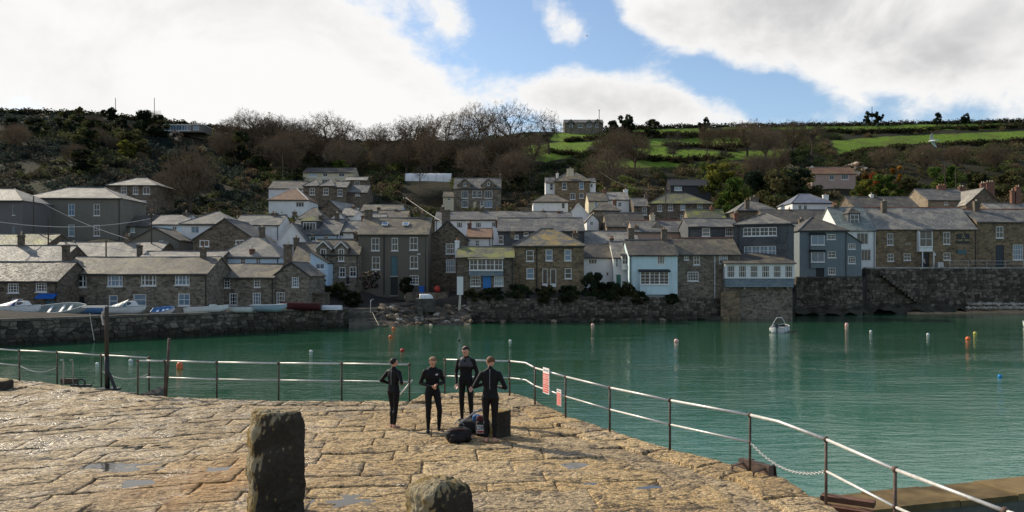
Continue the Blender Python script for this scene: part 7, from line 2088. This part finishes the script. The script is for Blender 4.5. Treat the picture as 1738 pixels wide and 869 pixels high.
# ------------------------------------------------------------------ people
m, t, b = principled('wetsuit', 0.62, 0.2)
b.inputs['Base Color'].default_value = (0.006, 0.006, 0.0075, 1)
tcn = t.node('ShaderNodeTexCoord').outputs['Object']; t.put(b.inputs['Normal'], t.bump(t.noise(tcn, 22, 3), 0.25, 0.02))
plain('wetsuit_grey', (0.035, 0.037, 0.044), 0.5, 0.4)
m, t, b = principled('skin', 0.55, 0.4); b.inputs['Base Color'].default_value = (0.50, 0.27, 0.19, 1)
plain('hair_brown', (0.10, 0.048, 0.024), 0.7); plain('hair_fair', (0.20, 0.12, 0.06), 0.7); plain('cap_black', (0.012, 0.012, 0.013), 0.6); plain('boot_black', (0.014, 0.014, 0.015), 0.6)
plain('strap_grey', (0.22, 0.23, 0.25), 0.6)
plain('cloth_pale', (0.42, 0.40, 0.36), 0.9); plain('cloth_dark', (0.03, 0.032, 0.04), 0.9)

def person(label, loc, yaw, H, pose, hair='hair_brown', feet='skin', chest=None, top='wetsuit', legs='wetsuit', cap=False, voxel=0.0115):
    root = thing('person', label, 'person', loc, yaw)
    segs = []          # (a, b, ra, rb, material)
    def S(a, b_, ra, rb, mat): segs.append((Vector(a) * H, Vector(b_) * H, ra * H, rb * H, mat))
    J = dict(hipL=(.052, 0, .515), hipR=(-.052, 0, .515), kneeL=(.058, -.012, .285), kneeR=(-.058, -.012, .285), ankL=(.06, .012, .045), ankR=(-.06, .012, .045), footL=0.15, footR=-0.15,
             shL=(.100, 0, .792), shR=(-.100, 0, .792), elL=(.15, .02, .64), elR=(-.15, .02, .64), wrL=(.13, -.05, .49), wrR=(-.13, -.05, .49), hdL=(0, -.2, -1), hdR=(0, -.2, -1), turn=0.0, nod=0.2, side=0.0)
    J.update(pose)
    for s in 'LR':
        S(J['hip' + s], J['knee' + s], .053, .036, legs); S(J['knee' + s], J['ank' + s], .037, .0225, legs)
        kx = Vector(J['knee' + s]).lerp(Vector(J['ank' + s]), 0.28) + Vector((0, .010, 0)); S(kx, kx + Vector((0, 0, -.05)), .036, .030, legs)
        a = Vector(J['ank' + s]); f = J['foot' + s]
        S(a, a + Vector((0, 0, -.012)), .024, .024, feet)
        heel = a + Vector((0, .014, -.026)); toe = a + Vector((math.sin(f) * .088, -math.cos(f) * .088, -.032))
        S(heel, toe, .021, .017, feet); ball_ = heel.lerp(toe, 0.75); sd = Vector((math.cos(f), math.sin(f), 0)) * .014
        S(ball_ - sd, ball_ + sd, .016, .016, feet); S(toe - sd * 0.7, toe + sd * 0.9 + Vector((0, .006, 0)), .0125, .010, feet)
        S(J['sh' + s], J['el' + s], .033, .026, top); S(J['el' + s], J['wr' + s], .027, .0185, top)
        S(J['sh' + s], Vector((J['sh' + s][0] * 0.35, 0, .79)), .034, .046, top); S(Vector((J['sh' + s][0] * 0.8, .004, .803)), Vector((0, .006, .846)), .022, .030, top)
        # hand: palm, four fingers of different length, thumb from the side of the palm
        w_ = Vector(J['wr' + s]); d = Vector(J['hd' + s]).normalized(); sd = d.cross(Vector((0, 1, 0.25)) if abs(d.y) < 0.9 else Vector((0, 0, 1))).normalized()
        pn = d.cross(sd).normalized()
        if pn.y > 0: pn = -pn
        c1 = w_ + d * .045
        for k in (-1, 0, 1): S(w_ + sd * .006 * k, c1 + sd * .013 * k, .0125, .0105, 'skin')
        for k, ln in ((-1.5, .040), (-0.5, .047), (0.5, .044), (1.5, .034)):
            b0 = c1 + sd * (.0105 * k); b1 = b0 + d * ln * .5 + pn * .008; b2 = b1 + d * ln * .38 + pn * .016
            S(b0, b1, .0062, .0058, 'skin'); S(b1, b2, .0058, .0050, 'skin')
        sg_ = 1 if s == 'L' else -1
        t0 = w_ + d * .014 + sd * .014 * (-1); t1 = t0 + d * .022 - sd * .018 + pn * .008; S(t0, t1, .0085, .007, 'skin'); S(t1, t1 + d * .022 + pn * .006, .007, .0058, 'skin')
    # trunk as stacked cross capsules so that it is broad and flat, not a pipe
    for z, hw, r_ in ((.525, .045, .052), (.555, .043, .052), (.59, .037, .050), (.62, .034, .048), (.65, .036, .048), (.68, .041, .050), (.71, .047, .053), (.74, .051, .054), (.77, .050, .050), (.795, .040, .045)):
        yy = 0.006 if z < 0.55 else (0.0 if z < 0.7 else -0.004)
        S((-hw, yy, z), (hw, yy, z), r_, r_, legs if z < 0.53 else (chest if (chest and z > 0.72) else top))
    for z0, z1 in ((.53, .58), (.58, .68), (.68, .79)): S((0, 0, z0), (0, 0, z1), .052, .052, top)
    hc = Vector((J['side'], -.012 - .03 * J['nod'], .925 - .008 * J['nod']))
    S((0, .004, .82), (0, -.002, .862), .034, .030, top); S((0, 0, .855), tuple(hc + Vector((0, .006, -.03))), .028, .028, 'skin')
    fd = Vector((math.sin(J['turn']), -math.cos(J['turn']), -math.tan(J['nod'] * 0.8))).normalized()       # where the face points
    rt = fd.cross(Vector((0, 0, 1))).normalized(); up = rt.cross(fd).normalized()
    S(hc + up * .026 - fd * .010, hc - up * .004 - fd * .004, .047, .046, 'skin'); S(hc + up * .012 + fd * .012, hc - up * .028 + fd * .012, .041, .030, 'skin')
    S(hc - up * .040 + fd * .024, hc - up * .034 + fd * .010, .020, .028, 'skin')                 # jaw and chin
    S(hc + up * .004 + fd * .050, hc - up * .014 + fd * .058, .006, .009, 'skin')                # nose
    S(hc - up * .029 + fd * .044 - rt * .010, hc - up * .029 + fd * .044 + rt * .010, .0065, .0065, 'skin')  # lips
    for s in (-1, 1): S(hc + rt * s * .046 + up * .006, hc + rt * s * .047 - up * .012, .009, .007, 'skin')  # ears
    mb = MB()
    for a, b_, ra, rb, mat in segs:
        d = b_ - a
        if d.length < 1e-6: d = Vector((0, 0, 1e-4))
        dn = d.normalized(); pts = []; rs = []
        for k in range(4):
            an = PI / 2 * (1 - k / 3); pts.append(a - dn * ra * math.sin(an)); rs.append(max(1e-4, ra * math.cos(an)))
        for k in range(4):
            an = PI / 2 * k / 3; pts.append(b_ + dn * rb * math.sin(an)); rs.append(max(1e-4, rb * math.cos(an)))
        mb.tube(pts, rs, 12)
    tmp = mb.build('tmp_body', 'wetsuit', uv=False)
    md = tmp.modifiers.new('r', 'REMESH'); md.mode = 'VOXEL'; md.voxel_size = voxel; md.use_smooth_shade = True
    sm = tmp.modifiers.new('s', 'SMOOTH'); sm.factor = 0.5; sm.iterations = 7
    dg = bpy.context.evaluated_depsgraph_get()
    me = bpy.data.meshes.new_from_object(tmp.evaluated_get(dg)); me.name = 'body'
    old = tmp.data; bpy.data.objects.remove(tmp); bpy.data.meshes.remove(old)
    me.materials.clear(); names = []
    for a, b_, ra, rb, mat in segs:
        if mat not in names: names.append(mat)
    for nme in names: me.materials.append(MATS[nme])
    nf = len(me.polygons); cen = np.empty(nf * 3); me.polygons.foreach_get('center', cen); cen = cen.reshape(-1, 3)
    best = np.full(nf, 1e9); idx = np.zeros(nf, dtype=np.int32)
    for a, b_, ra, rb, mat in segs:
        a_ = np.array(a); d = np.array(b_ - a); L2 = max(1e-9, d @ d)
        tt = np.clip(((cen - a_) @ d) / L2, 0, 1)
        dist = np.linalg.norm(cen - a_ - tt[:, None] * d, axis=1) - (ra + (rb - ra) * tt)
        w_ = dist < best; best[w_] = dist[w_]; idx[w_] = names.index(mat)
    me.polygons.foreach_set('material_index', idx); me.polygons.foreach_set('use_smooth', [True] * nf)
    body = link('body', me, root)
    # hair or cap over the skull
    bm = bmesh.new(); bmesh.ops.create_icosphere(bm, subdivisions=3, radius=1)
    kill = []
    c = hc * H + (up * .018 - fd * .010) * H
    for v in bm.verts:
        n = v.co.copy()
        w_ = (rt * n.x * .0515 + fd * n.y * .0575 + up * n.z * .0530) * H
        if not cap: w_ *= 1 + 0.06 * noise.noise(n * 5) + 0.035 * noise.noise(n * 13)
        front = n.y > 0.30 and n.z < (0.50 if not cap else 0.35); low = n.z < (-0.62 if not cap else (-0.9 if n.y < 0 else -0.4))
        if front or low: kill.append(v)
        v.co = c + w_
    bmesh.ops.delete(bm, geom=kill, context='VERTS')
    hm = bpy.data.meshes.new('hair'); bm.to_mesh(hm); bm.free(); hm.materials.append(MATS[hair]); hm.polygons.foreach_set('use_smooth', [True] * len(hm.polygons))
    ho = link('cap' if cap else 'hair', hm, root)
    sd_ = ho.modifiers.new('t', 'SOLIDIFY'); sd_.thickness = 0.006 * H; sd_.offset = -1
    # eyes
    for s in (-1, 1):
        mb = MB(); p = (hc + rt * s * .019 + up * .010 + fd * .0475) * H; mb.ball(tuple(p), .006 * H, 6); mb.build('eye', 'black_paint', root)
    return root, body
def on_quay(px, py):
    x, y = qp(px, py); return (x, y, QH + 0.0)
person('slim swimmer in black wetsuit and hood turned away towards the railing', on_quay(668, 726), R(148), 1.60,
       dict(elL=(.19, .05, .665), wrL=(.075, -.09, .60), hdL=(-.6, -.8, 0), elR=(-.185, .05, .665), wrR=(-.075, -.10, .615), hdR=(.6, -.8, .1), kneeL=(.035, -.02, .285), ankL=(.03, .01, .045), kneeR=(-.035, -.005, .285), ankR=(-.03, .02, .045), turn=R(-20), nod=0.1), hair='cap_black', feet='skin', cap=True)
person('swimmer in black wetsuit with fair hair looking down at clasped hands', on_quay(734, 733), R(14), 1.69,
       dict(elL=(.155, .035, .645), wrL=(.035, -.125, .625), hdL=(-.55, -.8, .15), elR=(-.155, .035, .645), wrR=(-.025, -.125, .61), hdR=(.7, -.7, .1), hipL=(.055, 0, .515), kneeL=(.09, -.03, .285), ankL=(.085, 0, .045), kneeR=(-.055, -.01, .285), ankR=(-.055, .01, .045), footL=0.5, turn=R(12), nod=0.75), hair='hair_fair', feet='boot_black')
person('tallest swimmer in black wetsuit with grey chest and black cap facing the camera', on_quay(791, 714), R(-14), 1.80,
       dict(elR=(-.145, .02, .635), wrR=(-.105, -.085, .50), hdR=(.35, -.45, -.8), elL=(.15, .02, .63), wrL=(.115, -.095, .475), hdL=(-.15, -.3, -.9), turn=R(-14), nod=0.5, kneeL=(.07, -.02, .285), ankL=(.075, .0, .045)), hair='cap_black', feet='boot_black', chest='wetsuit_grey', cap=True)
person('brown-haired barefoot swimmer in black wetsuit seen from behind on the right', on_quay(832, 750), R(176), 1.79,
       dict(elL=(.185, .02, .645), wrL=(.075, -.125, .66), hdL=(-.8, -.5, .1), elR=(-.18, .02, .635), wrR=(-.075, -.13, .63), hdR=(.8, -.5, .1), turn=R(38), nod=0.45, kneeL=(.05, -.005, .285), ankL=(.045, .01, .045), kneeR=(-.052, -.01, .285), ankR=(-.05, .015, .045), footL=0.35, footR=-0.5), hair='hair_brown', feet='skin')
mb = MB(); mb.box(0.045, 0.10, -0.128, -0.122, 1.27, 1.285); mb.box(0.06, 0.11, -0.127, -0.121, 1.29, 1.30)
sw2 = [o for o in bpy.data.objects if o.name.startswith('person') and 'clasped' in o.get('label', '')][0]
mb.build('chest_logo', 'white_paint', sw2)
x, y = E(1568, 1.2)
person('small figure in pale top and dark trousers at the inn porch', (x, y, 7.0), R(20), 1.7, dict(wrR=(-.12, -.08, .6), elR=(-.15, .0, .66)), hair='hair_brown', feet='boot_black', top='cloth_pale', legs='cloth_dark', voxel=0.03)

# back zips with pull cords on the two suits seen from behind
for key in ('turned away', 'seen from behind'):
    pr_ = [o for o in bpy.data.objects if o.name.startswith('person') and key in o.get('label', '')][0]
    H_ = 1.60 if key == 'turned away' else 1.79
    mb = MB(); mb.tube([(0, 0.037 * H_, 0.85 * H_), (0, 0.052 * H_, 0.79 * H_), (0, 0.057 * H_, 0.72 * H_), (0, 0.050 * H_, 0.62 * H_)], 0.006, 5); mb.build('back_zip', 'strap_grey', pr_)
# bags at their feet
m, t, b = principled('bag_black', 0.75, 0.3); b.inputs['Base Color'].default_value = (0.014, 0.012, 0.013, 1)
tcn = t.node('ShaderNodeTexCoord').outputs['Object']; t.put(b.inputs['Normal'], t.bump(t.noise(tcn, 12, 4), 0.5, 0.03))
plain('bag_red', (0.07, 0.014, 0.016), 0.7); plain('bag_blue', (0.02, 0.12, 0.30), 0.6); plain('print_white', (0.66, 0.64, 0.60), 0.6); plain('tan_leather', (0.33, 0.20, 0.08), 0.6)
def soft(name, mat, parent, c, dims, seed, sub=3, lump=0.10, rot=(0, 0, 0), power=3.2):
    bm = bmesh.new(); bmesh.ops.create_icosphere(bm, subdivisions=sub, radius=1)
    for v in bm.verts:
        n = v.co.normalized(); k = (abs(n.x) ** power + abs(n.y) ** power + abs(n.z) ** power) ** (-1 / power)
        p = n * k * (1 + lump * noise.noise(n * 2.3 + Vector((seed, 0, 0))) + lump * 0.5 * noise.noise(n * 6 + Vector((seed, 0, 0))))
        v.co = Vector((p.x * dims[0] / 2, p.y * dims[1] / 2, p.z * dims[2] / 2))
    me = bpy.data.meshes.new(name); bm.to_mesh(me); bm.free(); me.materials.append(MATS[mat]); me.polygons.foreach_set('use_smooth', [True] * len(me.polygons))
    o = link(name, me, parent); o.location = c; o.rotation_euler = rot
    return o
x, y = qp(779, 751)
bg = thing('rucksack', 'black rucksack with dark red trim lying nearest the camera', 'bag', (x, y, QH), R(8), 'bags by the swimmers')
soft('bag_body', 'bag_black', bg, (0, 0.1, 0.145), (0.54, 0.36, 0.29), 1, lump=0.22)
soft('pocket', 'bag_black', bg, (-0.04, -0.08, 0.11), (0.32, 0.12, 0.18), 2, lump=0.2)
mb = MB(); mb.tube([(-0.24, 0.0, 0.22), (-0.12, -0.05, 0.275), (0.08, -0.05, 0.28), (0.24, 0.02, 0.22)], 0.014, 6); mb.build('red_trim', 'bag_red', bg)
mb = MB(); mb.tube([(-0.1, 0.18, 0.33), (0.0, 0.2, 0.43), (0.12, 0.18, 0.33)], 0.012, 6); mb.build('grab_handle', 'strap_grey', bg)
x, y = qp(802, 735)
kb = thing('kit_bag', 'open dark kit bag with grey straps and a blue bundle behind the rucksack', 'bag', (x, y, QH), R(-12), 'bags by the swimmers')
soft('bag_body', 'bag_black', kb, (-0.02, 0.05, 0.15), (0.60, 0.40, 0.30), 3, lump=0.2)
soft('blue_bundle', 'bag_blue', kb, (0.10, 0.0, 0.33), (0.20, 0.18, 0.16), 4)
for (a, b_, c) in (((-0.28, -0.12, 0.2), (-0.02, -0.15, 0.40), (0.2, 0.0, 0.54)), ((-0.2, 0.1, 0.25), (0.02, 0.1, 0.46), (0.26, 0.12, 0.50))):
    mb = MB(); mb.tube([a, b_, c], 0.018, 6); mb.build('strap', 'strap_grey', kb)
x, y = qp(818, 741)
pbag = thing('printed_bag', 'dark bag with white printed panel beside the right swimmer feet', 'bag', (x, y, QH), R(-6), 'bags by the swimmers')
soft('bag_body', 'bag_black', pbag, (0, 0.12, 0.17), (0.30, 0.22, 0.34), 5, lump=0.06, power=5)
soft('towel', 'bag_red', pbag, (-0.02, 0.12, 0.36), (0.24, 0.18, 0.14), 6)
mb = MB(); mb.box(-0.12, 0.12, -0.012, -0.004, 0.07, 0.25); pp = mb.build('print_panel', 'print_white', pbag)
cu = bpy.data.curves.new('tmp_text', 'FONT'); cu.body = 'ORT'; cu.size = 0.13; cu.align_x = 'CENTER'; cu.extrude = 0.001
to = bpy.data.objects.new('tmp_text', cu); col.objects.link(to)
dg = bpy.context.evaluated_depsgraph_get(); tm_ = bpy.data.meshes.new_from_object(to.evaluated_get(dg)); bpy.data.objects.remove(to)
tm_.materials.clear(); tm_.materials.append(MATS['cloth_dark'])
lo = link('lettering', tm_, pp); lo.location = (0, -0.0145, 0.145); lo.rotation_euler = (R(90), 0, 0)
mb = MB(); mb.box(-0.10, 0.10, -0.0145, -0.0122, 0.085, 0.125); mb.build('red_stripe', 'float_red', pp)

# ------------------------------------------------------------------ gulls
plain('gull_white', (0.78, 0.78, 0.76), 0.7, 0.2, 0.05); plain('gull_grey', (0.50, 0.51, 0.53), 0.7, 0.2, 0.1); plain('beak_yellow', (0.6, 0.42, 0.05), 0.5)
def gull(label, loc, span, rot, dark=False):
    root = thing('gull', label, 'bird', loc); root.rotation_euler = rot
    wm_ = 'gull_grey' if not dark else 'cap_black'; bmx = 'gull_white' if not dark else 'cap_black'
    k = span
    mb = MB(); mb.tube([(-0.24 * k, 0, 0), (-0.18 * k, 0, 0.005 * k), (-0.05 * k, 0, 0), (0.08 * k, 0, 0.0), (0.17 * k, 0, 0.012 * k), (0.21 * k, 0, 0.018 * k), (0.25 * k, 0, 0.014 * k)], [0.008 * k, 0.028 * k, 0.052 * k, 0.048 * k, 0.030 * k, 0.030 * k, 0.010 * k], 10); mb.build('body', bmx, root, smooth=True)
    mb = MB(); mb.tube([(0.245 * k, 0, 0.014 * k), (0.285 * k, 0, 0.006 * k)], [0.010 * k, 0.002 * k], 6); mb.build('beak', 'beak_yellow', root)
    mb = MB(); mb.slab([(-0.20 * k, -0.02 * k, 0.005 * k), (-0.20 * k, 0.02 * k, 0.005 * k), (-0.32 * k, 0.055 * k, 0.0), (-0.32 * k, -0.055 * k, 0.0)][::-1], 0.006 * k); mb.build('tail', bmx, root)
    for s in (-1, 1):
        st_ = [(0.02, 0.10, -0.09, 0.0), (0.18, 0.13, -0.06, 0.06), (0.36, 0.07, -0.08, 0.07), (0.50, -0.06, -0.12, 0.03)]
        for nm, a0, a1, mt in (('wing', 0, 3, wm_),):
            mb = MB()
            for (p, q_) in zip(st_[:-1], st_[1:]):
                y0, y1 = p[0] * k * s, q_[0] * k * s
                pts = [(p[1] * k, y0, p[3] * k), (q_[1] * k, y1, q_[3] * k), (q_[2] * k, y1, q_[3] * k), (p[2] * k, y0, p[3] * k)]
                mb.slab(pts if s > 0 else pts[::-1], 0.008 * k)
            wo = mb.build('wing', mt, root)
        mb = MB(); mb.tube([(p[1] * k, p[0] * k * s, p[3] * k) for p in st_], [0.012 * k, 0.012 * k, 0.010 * k, 0.004 * k], 6); mb.build('leading_edge', bmx, wo)
gull('white gull with grey wings gliding over the right hillside', P(1583, 239, 70), 1.45, (R(52), 0, R(130)))
gull('tiny dark bird high in the blue sky gap', P(996, 61, 140), 0.62, (R(10), 0, R(150)), True)
